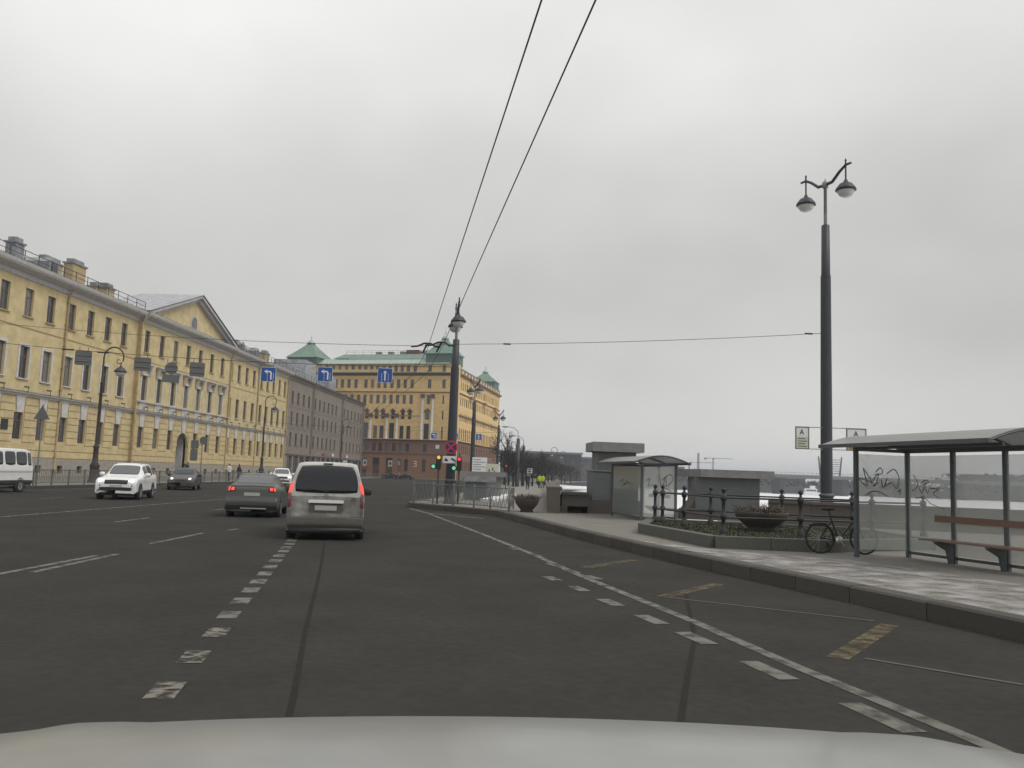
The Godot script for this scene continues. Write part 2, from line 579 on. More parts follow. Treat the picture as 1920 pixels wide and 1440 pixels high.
# cornice moulding: profile of (out, up) pairs swept along x
func moulding(parent: Node, called: String, m: String, x0: float, x1: float, y: float, z: float, prof: Array):
	var st := begin()
	var poly := PackedVector2Array()
	for p in prof:
		poly.append(Vector2(p[0], p[1]))
	var t := Transform3D(Basis(Vector3(0, 0, 1), Vector3(0, 1, 0), Vector3(-1, 0, 0)), Vector3(0, y, z))
	extrude(st, poly, -x1, -x0, t)
	return put(called, st, m, parent)

func railing(parent: Node, called: String, x0: float, x1: float, y: float, z: float, h := 0.9, step := 2.0):
	var st := begin()
	var n := int(maxf(1, round((x1 - x0) / step)))
	for k in n + 1:
		var x := lerpf(x0, x1, float(k) / n)
		cbox(st, Vector3(x, y + h / 2, z), Vector3(0.05, h, 0.05))
	box(st, Vector3(x0, y + h, z - 0.025), Vector3(x1, y + h + 0.05, z + 0.025))
	box(st, Vector3(x0, y + h * 0.5, z - 0.02), Vector3(x1, y + h * 0.5 + 0.04, z + 0.02))
	put(called, st, "iron", parent)

func chimney(parent: Node, x: float, y: float, z: float, w: float, h: float, dp: float, m: String):
	var o := block("chimney", m, parent, Vector3(x - w / 2, y, z - dp / 2), Vector3(x + w / 2, y + h, z + dp / 2))
	var st := begin()
	cbox(st, Vector3(x, y + h + 0.08, z), Vector3(w + 0.25, 0.16, dp + 0.25))
	cbox(st, Vector3(x, y + h + 0.36, z), Vector3(w * 0.8, 0.4, dp * 0.8))
	put("chimney_cap", st, "zinc", parent)

func yellow_building():
	var T := facade_frame(V(-42.96, 0, 79.77), V(0.0441, 0, 0.999))
	var b := thing("yellow_building", "long yellow three-storey building with triangular pediment and white keystones", "building", T)
	var sections := [
		{"x0": -24.0, "x1": 15.4, "z": 0.0, "xs": [-22.1, -18.65, -15.2, -11.75, -8.3, -4.9, -1.5, 2.0, 5.45, 8.85, 12.3], "c": false},
		{"x0": 15.4, "x1": 43.0, "z": 0.35, "xs": [17.0, 20.8, 24.55, 28.3, 32.1, 36.0, 39.8], "c": true},
		{"x0": 43.0, "x1": 71.6, "z": 0.0, "xs": [44.2, 47.4, 50.7, 54.0, 57.6, 60.6, 63.7, 66.8, 69.9], "c": false}]
	var wall := begin()
	var plinth := begin()
	for s in sections:
		var holes := []
		var low := []
		for x in s.xs:
			holes.append([x - 0.62, x + 0.62, 14.25, 16.75])
			holes.append([x - 0.68, x + 0.68, 8.75, 11.6])
			if s.c and absf(x - 28.3) < 0.1:
				holes.append([x - 1.75, x + 1.75, 1.8, 5.6, true])
				low.append([x - 1.75, x + 1.75, 0.0, 1.8])
			else:
				holes.append([x - 0.68, x + 0.68, 3.4, 5.75])
				low.append([x - 0.45, x + 0.45, 0.45, 1.15])
		wall_face(wall, s.x0, s.x1, 1.8, 18.0, s.z, holes)
		wall_face(plinth, s.x0, s.x1, 0.0, 1.8, s.z + 0.12, low, 0.4)
		quad(plinth, Vector3(s.x0, 1.8, s.z + 0.12), Vector3(s.x1, 1.8, s.z + 0.12), Vector3(s.x1, 1.8, s.z), Vector3(s.x0, 1.8, s.z))
		# windows
		for x in s.xs:
			window(b, x, 14.25, 16.75, 1.24, s.z - 0.26, 0, "window_frame", "window_glass_b" if fmod(absf(x), 3.0) > 1.9 else "window_glass", "yellow_dirty")
			window(b, x, 8.75, 11.6, 1.36, s.z - 0.26, 0, "window_frame", "window_glass", "white_trim")
			var arch: bool = s.c and absf(x - 28.3) < 0.1
			if not arch:
				window(b, x, 3.4, 5.75, 1.36, s.z - 0.26, 0, "window_frame", "window_glass", "")
				put("basement_grate", unit_box(), "iron_brown", b, Transform3D(Basis.from_scale(Vector3(0.9, 0.7, 0.05)), Vector3(x, 0.8, s.z - 0.2)))
			# white surround of the middle window
			if s.x0 < 40.0:
				var st := begin()
				for q in [-1, 1]:
					box(st, Vector3(x + q * 0.80 - 0.12, 8.7, s.z), Vector3(x + q * 0.80 + 0.12, 11.85, s.z + 0.07))
				box(st, Vector3(x - 0.68, 11.6, s.z), Vector3(x + 0.68, 11.85, s.z + 0.07))
				put("window_surround", st, "white_trim", b)
			# keystone
			var ks := begin()
			var ky: float = 5.62 if arch else 5.75
			extrude(ks, PackedVector2Array([Vector2(x - 0.42, ky), Vector2(x + 0.42, ky), Vector2(x + 0.66, 7.2), Vector2(x - 0.66, 7.2)]), s.z, s.z + 0.13)
			put("keystone", ks, "white_trim", b)
			# floodlight on a bracket above the belt
			var fl := begin()
			cbox(fl, Vector3(x + 0.2, 7.75, s.z + 0.55), Vector3(0.05, 0.5, 0.05))
			cbox(fl, Vector3(x + 0.2, 8.0, s.z + 0.4), Vector3(0.5, 0.14, 0.2), Transform3D.IDENTITY)
			cbox(fl, Vector3(x + 0.2, 7.6, s.z + 0.4), Vector3(0.05, 0.05, 0.35))
			put("floodlight", fl, "sign_back", b)
			if s.c:
				# bracketed hood and panel of the middle windows under the pediment
				var hd := begin()
				box(hd, Vector3(x - 1.25, 12.75, s.z), Vector3(x + 1.25, 12.92, s.z + 0.55))
				box(hd, Vector3(x - 1.1, 12.55, s.z), Vector3(x + 1.1, 12.747, s.z + 0.38))
				for q in [-1, 1]:
					extrude(hd, PackedVector2Array([Vector2(0, 11.55), Vector2(0.15, 11.6), Vector2(0.36, 12.547), Vector2(0, 12.547)]), -0.14, 0.14, Transform3D(Basis(Vector3(0, 0, 1), Vector3(0, 1, 0), Vector3(-1, 0, 0)), Vector3(x + q * 0.9, 0, s.z + 0.072)))
				put("window_hood", hd, "grey_trim", b)
				var pn := begin()
				box(pn, Vector3(x - 0.85, 7.55, s.z), Vector3(x + 0.85, 8.62, s.z + 0.1))
				for q in 4:
					box(pn, Vector3(x - 0.5, 7.7 + q * 0.2, s.z + 0.1), Vector3(x + 0.5, 7.82 + q * 0.2, s.z + 0.14))
				put("balustrade_panel", pn, "white_trim", b)
		if s.c:
			block("sill_band", "grey_trim", b, Vector3(s.x0, 8.5, s.z + 0.002), Vector3(s.x1, 8.62, s.z + 0.25))
		# belt and cornice
		moulding(b, "belt_course", "white_trim", s.x0, s.x1, 7.2, s.z, [[0, 0], [0.16, 0], [0.16, 0.14], [0.42, 0.24], [0.42, 0.34], [0, 0.42]])
		moulding(b, "belt_flashing", "zinc", s.x0, s.x1, 7.56, s.z, [[0, 0.07], [0.47, -0.01], [0.47, 0.02], [0, 0.12]])
		block("string_course", "yellow_dirty", b, Vector3(s.x0, 13.2, s.z + 0.001), Vector3(s.x1, 13.3, s.z + 0.05))
		moulding(b, "cornice", "grey_trim", s.x0, s.x1, 18.0, s.z, [[0, -0.5], [0.12, -0.5], [0.16, -0.1], [0.5, 0.0], [0.95, 0.2], [0.95, 0.32], [0, 0.32]])
		moulding(b, "cornice_edge", "white_trim", s.x0, s.x1, 18.32, s.z, [[0, 0.002], [1.02, 0.002], [1.14, 0.3], [0, 0.3]])
		# rusticated courses between the ground floor windows, each course piece its own block
		var y := 1.86
		while y < 7.0:
			var y1 := minf(y + 0.66, 7.18)
			var edge: float = s.x0 + 0.04
			for k in s.xs.size() + 1:
				var nx: float = s.xs[k] if k < s.xs.size() else s.x1 - 0.04
				var half := 0.0
				if k < s.xs.size():
					var is_arch: bool = s.c and absf(nx - 28.3) < 0.1
					if is_arch:
						half = 1.85 if y < 3.8 else (1.7 if y < 4.6 else (1.3 if y < 5.2 else 0.8))
					elif y1 > 3.35 and y < 5.75:
						half = 0.76 if y1 < 5.8 else 0.78
					elif y >= 5.7:
						half = 0.76
					else:
						continue
				if nx - half - edge > 0.1:
					block("rustic_course", "yellow" if k % 3 else "yellow_b", b, Vector3(edge, y, s.z + 0.003), Vector3(nx - half, y1 - 0.075, s.z + 0.085))
				edge = nx + half
			y += 0.66
	# returns of the projecting middle
	quad(wall, Vector3(15.4, 1.8, 0), Vector3(15.4, 1.8, 0.35), Vector3(15.4, 18.0, 0.35), Vector3(15.4, 18.0, 0))
	quad(wall, Vector3(43.0, 1.8, 0.35), Vector3(43.0, 1.8, 0), Vector3(43.0, 18.0, 0), Vector3(43.0, 18.0, 0.35))
	quad(plinth, Vector3(15.4, 0, 0.1), Vector3(15.4, 0, 0.47), Vector3(15.4, 1.8, 0.47), Vector3(15.4, 1.8, 0.1))
	quad(plinth, Vector3(43.0, 0, 0.47), Vector3(43.0, 0, 0.1), Vector3(43.0, 1.8, 0.1), Vector3(43.0, 1.8, 0.47))
	# gable ends and back
	box(wall, Vector3(-24.0, 0.0, -14.0), Vector3(-23.99, 18.3, 0))
	box(wall, Vector3(71.59, 0.0, -14.0), Vector3(71.6, 18.3, -0.003))
	box(wall, Vector3(-24.0, 0.0, -14.2), Vector3(71.6, 18.3, -14.0))
	put("wall", wall, "yellow", b)
	put("plinth", plinth, "plinth", b)
	# archway passage
	var ar := begin()
	box(ar, Vector3(26.3, 0.0, -8.0), Vector3(26.55, 5.7, -0.3))
	box(ar, Vector3(30.05, 0.0, -8.0), Vector3(30.3, 5.7, -0.3))
	box(ar, Vector3(26.55, 5.6, -8.0), Vector3(30.05, 5.8, -0.3))
	put("archway_passage", ar, "white_trim", b)
	block("archway_gate", "door_wood", b, Vector3(26.55, 0.0, -7.9), Vector3(30.05, 5.6, -7.7))
	# roofs
	var rf := begin()
	for s in sections:
		var z0: float = s.z + 1.1
		quad(rf, Vector3(s.x0, 18.63, z0), Vector3(s.x1, 18.63, z0), Vector3(s.x1, 20.9, -6.5), Vector3(s.x0, 20.9, -6.5))
		quad(rf, Vector3(s.x1, 20.9, -6.5), Vector3(s.x1, 18.3, -14.2), Vector3(s.x0, 18.3, -14.2), Vector3(s.x0, 20.9, -6.5))
		quad(rf, Vector3(s.x0, 18.624, z0), Vector3(s.x0, 18.624, 0), Vector3(s.x1, 18.624, 0), Vector3(s.x1, 18.624, z0))
	quad(rf, Vector3(71.6, 18.3, 0), Vector3(71.6, 18.3, -14.2), Vector3(71.6, 20.9, -6.5), Vector3(71.6, 18.63, 1.1))
	var x := -23.5
	while x < 71.0:
		for k in 1:
			var zz := 1.1 if x < 15.4 or x > 43 else 1.45
			box(rf, Vector3(x, -0.02, -7.6), Vector3(x + 0.05, 0.045, 0.0), Transform3D(Basis(Vector3.RIGHT, atan2(2.27, 7.6 + zz - 1.1)), Vector3(0, 18.66, zz - 0.05)))
		x += 1.3
	put("roof", rf, "roof_metal", b)
	# pediment over the middle section
	var pd := begin()
	var PW := Vector3(29.2, 0, 0)
	extrude(pd, PackedVector2Array([Vector2(16.6, 18.66), Vector2(41.8, 18.66), Vector2(29.2, 23.0)]), 0.0, 0.34)
	put("pediment", pd, "yellow", b)
	var pr := begin()
	for q in [-1, 1]:
		var slope := atan2(4.75, 13.9)
		var tt := Transform3D(Basis(Vector3(0, 0, 1), -q * slope), Vector3(29.2, 23.5, 0))
		var l0: float = 0.0 if q > 0 else -14.75
		var l1: float = 14.75 if q > 0 else 0.0
		box(pr, Vector3(l0, -0.32, 0.0), Vector3(l1, 0.0, 1.25), tt)
		box(pr, Vector3(l0, -0.7, 0.0), Vector3(l1, -0.323, 0.85), tt)
	put("raking_cornice", pr, "grey_trim", b)
	var pf := begin()
	for q in [-1, 1]:
		var a := Vector3(29.2, 23.58, 1.4)
		var e := Vector3(29.2 + q * 14.2, 18.78, 1.4)
		var a2 := Vector3(29.2, 23.58, -7.0)
		var e2 := Vector3(29.2 + q * 14.2, 18.78, -7.0)
		if q > 0: quad(pf, a, e, e2, a2)
		else: quad(pf, e, a, a2, e2)
		tri(pf, Vector3(29.2, 23.5, -7.0), Vector3(29.2 + q * 14, 18.7, -7.0), Vector3(29.2, 18.7, -7.0))
	put("pediment_roof", pf, "roof_pale", b)
	var lw := begin()
	var arc := PackedVector2Array([Vector2(-1.0, 0), Vector2(1.0, 0)])
	for k in 13:
		arc.append(Vector2(cos(PI * k / 12) * 1.0, 0.7 + sin(PI * k / 12) * 1.05))
	extrude(lw, arc, 0.34, 0.42, Transform3D(Basis.IDENTITY, Vector3(29.2, 19.1, 0)))
	var lo := put("lunette_window", lw, "grey_trim", b)
	var lg := begin()
	var arc2 := PackedVector2Array()
	for p in arc: arc2.append(p * 0.8 + Vector2(0, 0.12))
	extrude(lg, arc2, 0.425, 0.44, Transform3D(Basis.IDENTITY, Vector3(29.2, 19.1, 0)))
	put("pane", lg, "window_glass", lo)
	for k in 4:
		block("glazing_bar", "grey_trim", lo, Vector3(29.2 - 0.6 + k * 0.4 - 0.03, 19.25, 0.442), Vector3(29.2 - 0.6 + k * 0.4 + 0.03, 20.6, 0.46))
	# downpipes, railings, chimneys, dormers
	for px in [[1.0, 0.0], [15.1, 0.36], [42.7, 0.36], [55.8, 0.0], [71.3, 0.0], [-13.5, 0.0]]:
		downpipe(b, px[0], 0.5, 18.2, px[1], "yellow_dirty")
	railing(b, "roof_railing", -23.5, 15.0, 18.72, 0.75)
	railing(b, "roof_railing", 43.5, 71.3, 18.72, 0.75)
	for c in [[-4.6, 1.6, 1.2, -2.0], [2.4, 1.3, 3.0, -3.0], [6.2, 2.1, 2.4, -2.6], [10.4, 1.0, 1.6, -1.4], [13.8, 0.9, 1.7, -4.4], [47.5, 1.4, 1.3, -2.2], [51.5, 1.2, 1.2, -2.4], [59.5, 1.2, 1.4, -2.2], [64.5, 1.5, 2.0, -2.2], [-14.5, 2.0, 1.3, -2.0]]:
		var yy: float = 18.63 + (1.1 - c[3]) * 0.295 - 0.25
		chimney(b, c[0], yy, c[3], c[2], c[1], 1.0, "brick_chimney" if c[0] != -4.6 else "zinc")
	for dx in [-1.0, 49.4, 56.0]:
		var dm := begin()
		extrude(dm, PackedVector2Array([Vector2(-0.8, 0), Vector2(0.8, 0), Vector2(0.8, 1.1), Vector2(0, 1.6), Vector2(-0.8, 1.1)]), -3.2, 0.0, Transform3D(Basis.IDENTITY, Vector3(dx, 19.0, -0.4)))
		put("dormer", dm, "zinc", b)
		block("dormer_window", "window_glass", b, Vector3(dx - 0.5, 19.3, -0.398), Vector3(dx + 0.5, 20.1, -0.37))
	# wall plaque by the first basement window
	var pq := put("wall_plaque", unit_box(), "iron", b, Transform3D(Basis.from_scale(Vector3(0.9, 0.9, 0.06)), Vector3(-6.9, 4.6, 0.13)))

func grey_building():
	var T := facade_frame(V(-42.96, 0, 79.77), V(0.0441, 0, 0.999))
	var b := thing("grey_building", "grey-brown three-storey building with ground floor shopfronts beside the yellow one", "building", T)
	var xs := [74.6, 78.2, 81.8, 85.4, 89.9, 93.3, 96.7, 100.1, 103.5, 106.9, 114.4, 118.0, 121.6, 125.2, 128.9, 132.0]
	var holes := []
	for x in xs:
		holes.append([x - 0.6, x + 0.6, 13.5, 15.6])
		holes.append([x - 0.6, x + 0.6, 9.7, 11.9])
		holes.append([x - 0.6, x + 0.6, 5.9, 8.1])
	var shop := []
	var sx := 73.2
	while sx < 132.0:
		shop.append([sx, sx + 3.0, 0.9, 3.9])
		sx += 3.9
	var wall := begin()
	wall_face(wall, 71.7, 134.5, 4.4, 18.3, 0.0, holes)
	box(wall, Vector3(71.7, 0, -14.0), Vector3(71.8, 18.3, -0.004))
	box(wall, Vector3(134.4, 0, -14.0), Vector3(134.5, 18.3, -0.004))
	box(wall, Vector3(71.7, 0, -14.2), Vector3(134.5, 18.3, -14.0))
	put("wall", wall, "grey_wall", b)
	var sw := begin()
	wall_face(sw, 71.7, 134.5, 0.0, 4.15, 0.05, shop, 0.3)
	put("shop_wall", sw, "shop_grey", b)
	for h in shop:
		window(b, (h[0] + h[1]) / 2, h[2], h[3], 3.0, -0.24, 1, "window_frame", "window_glass_b")
	block("shop_cornice", "grey_wall_b", b, Vector3(71.7, 4.15, 0.0), Vector3(134.5, 4.4, 0.25))
	for x in xs:
		for r in [[13.5, 15.6], [9.7, 11.9], [5.9, 8.1]]:
			window(b, x, r[0], r[1], 1.2, -0.26, 0, "window_frame", "window_glass", "grey_wall_b")
	for y in [8.95, 12.75]:
		block("string_course", "grey_wall_b", b, Vector3(71.7, y, 0.001), Vector3(134.5, y + 0.12, 0.05))
	moulding(b, "cornice", "grey_wall_b", 71.7, 134.5, 18.0, 0.0, [[0, -0.4], [0.15, -0.4], [0.2, 0.0], [0.6, 0.2], [0.6, 0.4], [0, 0.4]])
	for x in [88.0, 112.0, 134.0]:
		downpipe(b, x, 0.4, 18.2, 0.05, "grey_wall_b")
		block("pilaster", "grey_wall_b", b, Vector3(x - 0.5, 4.4, 0.001), Vector3(x - 0.25, 18.0, 0.1))
	var rf := begin()
	quad(rf, Vector3(71.7, 18.42, 0.7), Vector3(134.5, 18.42, 0.7), Vector3(134.5, 20.6, -6.5), Vector3(71.7, 20.6, -6.5))
	quad(rf, Vector3(71.7, 20.6, -6.5), Vector3(134.5, 20.6, -6.5), Vector3(134.5, 18.3, -14.2), Vector3(71.7, 18.3, -14.2))
	tri(rf, Vector3(134.5, 18.42, 0.7), Vector3(134.5, 18.3, -14.2), Vector3(134.5, 20.6, -6.5))
	tri(rf, Vector3(71.7, 18.42, 0.7), Vector3(71.7, 20.6, -6.5), Vector3(71.7, 18.3, -14.2))
	put("roof", rf, "zinc", b)
	railing(b, "roof_railing", 72.0, 134.0, 18.5, 0.5)
	# pale stair housings on the roof
	for q in [[90.0, 8.0, 3.4], [109.0, 6.0, 2.6]]:
		block("roof_housing", "roof_pale", b, Vector3(q[0], 18.9, -9.0), Vector3(q[0] + q[1], 20.0 + q[2], -2.5))
	for q in [[97.0, "sign_red"], [104.0, "sign_white"], [117.0, "sign_white"]]:
		block("shop_sign", q[1], b, Vector3(q[0], 4.45, 0.26), Vector3(q[0] + 1.6, 5.05, 0.36))
func pyramid_turret(parent: Node, c: Vector3, half: float, y0: float, y1: float, apex: float):
	var tb := block("turret_base", "copper_dark", parent, Vector3(c.x - half, y0, c.z - half), Vector3(c.x + half, y1, c.z + half))
	var st := begin()
	var lv := [[half + 0.35, y1], [half + 0.35, y1 + 0.12], [half * 0.62, lerpf(y1, apex, 0.46)], [half * 0.2, lerpf(y1, apex, 0.92)], [half * 0.17, apex]]
	for k in lv.size() - 1:
		for q in 4:
			var a := Basis(Vector3.UP, q * PI / 2)
			quad(st, c + a * Vector3(-lv[k][0], lv[k][1], lv[k][0]), c + a * Vector3(lv[k][0], lv[k][1], lv[k][0]), c + a * Vector3(lv[k + 1][0], lv[k + 1][1], lv[k + 1][0]), c + a * Vector3(-lv[k + 1][0], lv[k + 1][1], lv[k + 1][0]))
	quad(st, c + Vector3(-half - 0.35, y1, -half - 0.35), c + Vector3(half + 0.35, y1, -half - 0.35), c + Vector3(half + 0.35, y1, half + 0.35), c + Vector3(-half - 0.35, y1, half + 0.35))
	# standing seams
	for q in 4:
		var a := Basis(Vector3.UP, q * PI / 2)
		for k in range(-3, 4):
			var x0: float = k / 3.5 * half
			tube(st, [c + a * Vector3(x0, y1 + 0.15, half + 0.3), c + a * Vector3(x0 * 0.62, lerpf(y1, apex, 0.46) + 0.03, half * 0.62 + 0.03)], 0.05, 0.05, 4, false)
	var ro := put("turret_roof", st, "copper", parent)
	var sp := begin(SMOOTH)
	lathe(sp, Vector3(c.x, apex, c.z), [[half * 0.26, 0.0], [half * 0.27, 0.12], [half * 0.2, 0.35], [half * 0.19, 0.5], [half * 0.12, 0.85], [0.1, 1.15], [0.07, 1.5], [0.22, 1.7], [0.05, 1.95], [0.02, 3.3], [0.0, 3.35]], 12)
	put("finial", sp, "copper_pale", ro)

func corner_building():
	var T := facade_frame(V(-16.91, 0, 225.0), V(0.96, 0, -0.28))
	var b := thing("corner_building", "tall ochre corner building with green turrets and brown lower storeys", "building", T)
	var holes := []
	var base_holes := []
	var wins := []
	var X0 := -50.0
	var X1 := 0.6
	for s in [32.9, 31.0, 29.0, 26.9, 23.9, 21.95, 20.04, 18.2, 16.2, 14.25, 12.3, 10.3, 5.3, 1.2]:
		wins.append([-s, 24.1, 26.5, 1.0, false])
	for s in [29.9, 27.9, 25.9, 24.0, 22.1, 20.1, 18.2, 16.25, 14.35, 12.4, 10.4, 5.4]:
		wins.append([-s, 19.9, 22.3, 1.0, false])
	for s in [26.0, 23.2, 20.3, 18.4, 15.5, 12.6, 10.6]:
		wins.append([-s, 15.75, 18.2, 1.05, true])
	wins.append([-5.6, 15.75, 18.3, 1.35, true])
	for s in [26.2, 23.3, 20.5, 18.6, 15.7, 12.8, 10.8, 5.7]:
		wins.append([-s, 10.5, 14.7 if s in [23.3, 15.7, 5.7] else 13.95, 1.45 if s in [23.3, 15.7, 5.7] else 1.2, false])
	for y in [[19.9, 22.2], [15.8, 18.2], [10.6, 13.9]]:
		wins.append([-1.2, y[0], y[1], 0.5, false])
	for w in wins:
		holes.append([w[0] - w[3] / 2, w[0] + w[3] / 2, w[1], w[2], w[4]])
	for s in [28.4, 26.4, 24.4, 22.5, 20.55, 18.7, 16.65, 14.7, 12.8, 10.8, 5.8]:
		wins.append([-s, 7.1, 9.3, 1.05, false])
		base_holes.append([-s - 0.525, -s + 0.525, 7.1, 9.3])
	for s in [12.85, 11.0, 5.9]:
		wins.append([-s, 1.9, 5.1, 1.1, false])
		base_holes.append([-s - 0.55, -s + 0.55, 1.9, 5.1])
	for s in [23.3, 19.7, 15.9, 27.5]:
		base_holes.append([-s - 1.0, -s + 1.0, 0.0, 5.3])
		block("doorway_transom", "window_glass", b, Vector3(-s - 1.0, 3.42, -0.42), Vector3(-s + 1.0, 5.3, -0.3))
		block("door_leaf", "door_wood", b, Vector3(-s - 0.95, 0.15, -0.298), Vector3(-s - 0.08, 3.4, -0.25))
		block("door_leaf", "door_wood", b, Vector3(-s + 0.08, 0.15, -0.298), Vector3(-s + 0.95, 3.4, -0.25))
	var wall := begin()
	wall_face(wall, X0, X1, 10.0, 28.0, 0.0, holes)
	var base := begin()
	wall_face(base, X0, X1, 6.5, 10.0, 0.12, base_holes.filter(func(h): return h[2] > 6.0))
	put("upper_base_wall", base, "ochre_base", b)
	var base2 := begin()
	wall_face(base2, X0, X1, 0.0, 6.5, 0.12, base_holes.filter(func(h): return h[2] < 6.0), 0.4)
	put("lower_base_wall", base2, "ochre_base_b", b)
	for w in wins:
		var o := window(b, w[0], w[1], w[2], w[3], -0.24, 0, "window_frame", "window_glass_b" if int(absf(w[0]) * 7) % 3 else "window_glass")
		if w[4]:
			# carved head over the arched window
			var hd := begin()
			var pl := PackedVector2Array()
			var r: float = w[3] / 2
			for k in 13:
				var a := PI * k / 12
				pl.append(Vector2(cos(a) * r, sin(a) * r))
			for k in 13:
				var a := PI - PI * k / 12
				pl.append(Vector2(cos(a) * (r + 0.28), sin(a) * (r + 0.28) + (0.35 if k == 6 else 0.0)))
			extrude(hd, pl, 0.0, 0.1, Transform3D(Basis.IDENTITY, Vector3(w[0], w[2] - r, 0)))
			put("window_arch", hd, "brown_trim", b)
	# belts and cornices of the main front
	block("impost_band", "ochre_trim", b, Vector3(-30.0, 16.55, 0.002), Vector3(-7.8, 16.8, 0.07))
	moulding(b, "base_cornice", "brown_trim", X0, X1, 10.0, 0.12, [[0, 0], [0.15, 0], [0.45, 0.2], [0.45, 0.32], [-0.12, 0.4]])
	block("base_string", "brown_trim", b, Vector3(X0, 6.45, 0.122), Vector3(X1, 6.7, 0.25))
	moulding(b, "middle_cornice", "ochre_trim", X0, X1, 22.95, 0.0, [[0, 0], [0.2, 0.05], [0.3, 0.2], [0, 0.3]])
	moulding(b, "main_cornice", "brown_trim", X0, X1 + 0.2, 27.7, 0.0, [[0, -0.2], [0.2, 0.0], [0.9, 0.35], [0.9, 0.5], [0, 0.55]])
	moulding(b, "cornice_flashing", "copper", X0, X1 + 0.2, 28.25, 0.0, [[0, 0.02], [0.95, -0.03], [0.95, 0.06], [0, 0.25]])
	# white half columns
	for c in [[21.9, 10.4, 16.5], [17.1, 10.4, 16.5], [14.2, 10.4, 16.5], [7.0, 10.4, 21.8], [4.15, 10.4, 21.8], [24.8, 10.4, 16.5]]:
		var st := begin(SMOOTH)
		lathe(st, Vector3(-c[0], 0, 0.12), [[0.45, c[1]], [0.45, c[1] + 0.25], [0.36, c[1] + 0.35], [0.33, c[2] - 0.3]], 12)
		var col := put("column", st, "white_trim", b)
		block("capital", "brown_trim", col, Vector3(-c[0] - 0.5, c[2] - 0.3, 0.002), Vector3(-c[0] + 0.5, c[2] + 0.75, 0.62))
	# attic storey set above the cornice
	var attic_holes := []
	for s in [36.0, 34.0, 32.0, 30.0, 28.0, 26.0, 24.2, 22.4, 20.6, 18.8, 17.0, 15.2, 13.4, 11.6, 9.6, 5.3, 1.3]:
		attic_holes.append([-s - 0.5, -s + 0.5, 28.6 if s < 19 else 29.2, 30.35])
		window(b, -s, 28.6 if s < 19 else 29.2, 30.35, 1.0, -0.24, 2)
	wall_face(wall, X0, X1, 28.0, 30.7, -0.003, attic_holes)
	# chamfer and the long front round the corner
	var P0 := T * Vector3(X1, 0, 0)
	var P1 := V(-13.9, 0, 226.8)
	var TC := T.affine_inverse() * facade_frame(P0, P1 - P0)
	var L0 := (P1 - P0).length()
	var cw := begin()
	var ch := []
	for r in [[24.1, 26.4], [19.9, 22.2], [10.6, 13.9], [28.6, 30.35], [15.8, 18.2]]:
		ch.append([L0 / 2 - 0.45, L0 / 2 + 0.45, r[0], r[1]])
	wall_face(cw, 0, L0, 0.0, 30.7, 0.0, ch)
	var cn := put("chamfer_wall", cw, "ochre", b, TC)
	for r in [[24.1, 26.4], [19.9, 22.2], [10.6, 13.9], [28.6, 30.35], [15.8, 18.2]]:
		put("window", frame_mesh(0.9, r[1] - r[0], 0), "window_frame", b, TC * Transform3D(Basis.IDENTITY, Vector3(L0 / 2, r[0], -0.24)))
		put("pane", unit_box(), "window_glass_b", b.get_child(b.get_child_count() - 1), Transform3D(Basis.from_scale(Vector3(0.88, r[1] - r[0] - 0.02, 0.03)), Vector3(0, (r[1] - r[0]) / 2, 0.016)))
	var TR := T.affine_inverse() * facade_frame(P1, V(0.17, 0, 1.0))
	var LR := 59.0
	PX = TR
	var side := b
	var rh := []
	var rb := []
	var rw := []
	var x := 1.8
	var k := 0
	while x < LR - 1.0:
		var wide := k % 5 == 3
		rw.append([x, 24.1, 26.3, 1.7 if wide else 1.15, false])
		rw.append([x, 20.0, 22.2, 1.7 if wide else 1.15, false])
		rw.append([x, 15.8, 18.0, 1.7 if wide else 1.1, true])
		rw.append([x, 10.6, 13.8, 1.6 if wide else 1.25, false])
		rw.append([x, 7.1, 9.2, 1.0, false])
		rw.append([x, 1.9, 5.0, 1.1, false])
		x += 2.5
		k += 1
	for w in rw:
		var h := [w[0] - w[3] / 2, w[0] + w[3] / 2, w[1], w[2], w[4]]
		if w[1] > 10.0: rh.append(h)
		else: rb.append(h)
	var rwall := begin()
	wall_face(rwall, 0, LR, 10.0, 28.0, 0.0, rh)
	put("wall", rwall, "ochre", side)
	var rbase := begin()
	wall_face(rbase, 0, LR, 0.0, 10.0, 0.12, rb)
	put("base_wall", rbase, "ochre_base", side)
	for w in rw:
		window(side, w[0], w[1], w[2], w[3], -0.24, 0, "window_frame", "window_glass_b" if int(w[0] * 3) % 2 else "window_glass")
	moulding(side, "base_cornice", "brown_trim", 0, LR, 10.0, 0.12, [[0, 0], [0.15, 0], [0.45, 0.2], [0.45, 0.32], [-0.12, 0.4]])
	moulding(side, "impost_band", "brown_trim", 0, LR, 17.0, 0.0, [[0, 0], [0.25, 0.05], [0.25, 0.35], [0, 0.4]])
	moulding(side, "middle_cornice", "brown_trim", 0, LR, 22.95, 0.0, [[0, 0], [0.2, 0.05], [0.4, 0.2], [0, 0.3]])
	moulding(side, "main_cornice", "ochre_trim", 0, LR, 27.7, 0.0, [[0, -0.2], [0.2, 0.0], [0.9, 0.35], [0.9, 0.5], [0, 0.55]])
	block("parapet", "ochre_trim", side, Vector3(0, 28.25, -0.3), Vector3(LR, 29.7, 0.05))
	block("parapet_flashing", "copper", side, Vector3(0, 29.703, -0.4), Vector3(LR, 29.85, 0.15))
	for q in 14:
		block("parapet_panel", "white_trim", side, Vector3(2.0 + q * 4.1, 28.5, 0.052), Vector3(3.4 + q * 4.1, 29.4, 0.12))
	for q in [14.0, 33.0, 50.0]:
		block("balcony", "ochre_trim", side, Vector3(q - 1.6, 22.6, 0.402), Vector3(q + 1.6, 23.4, 0.9))
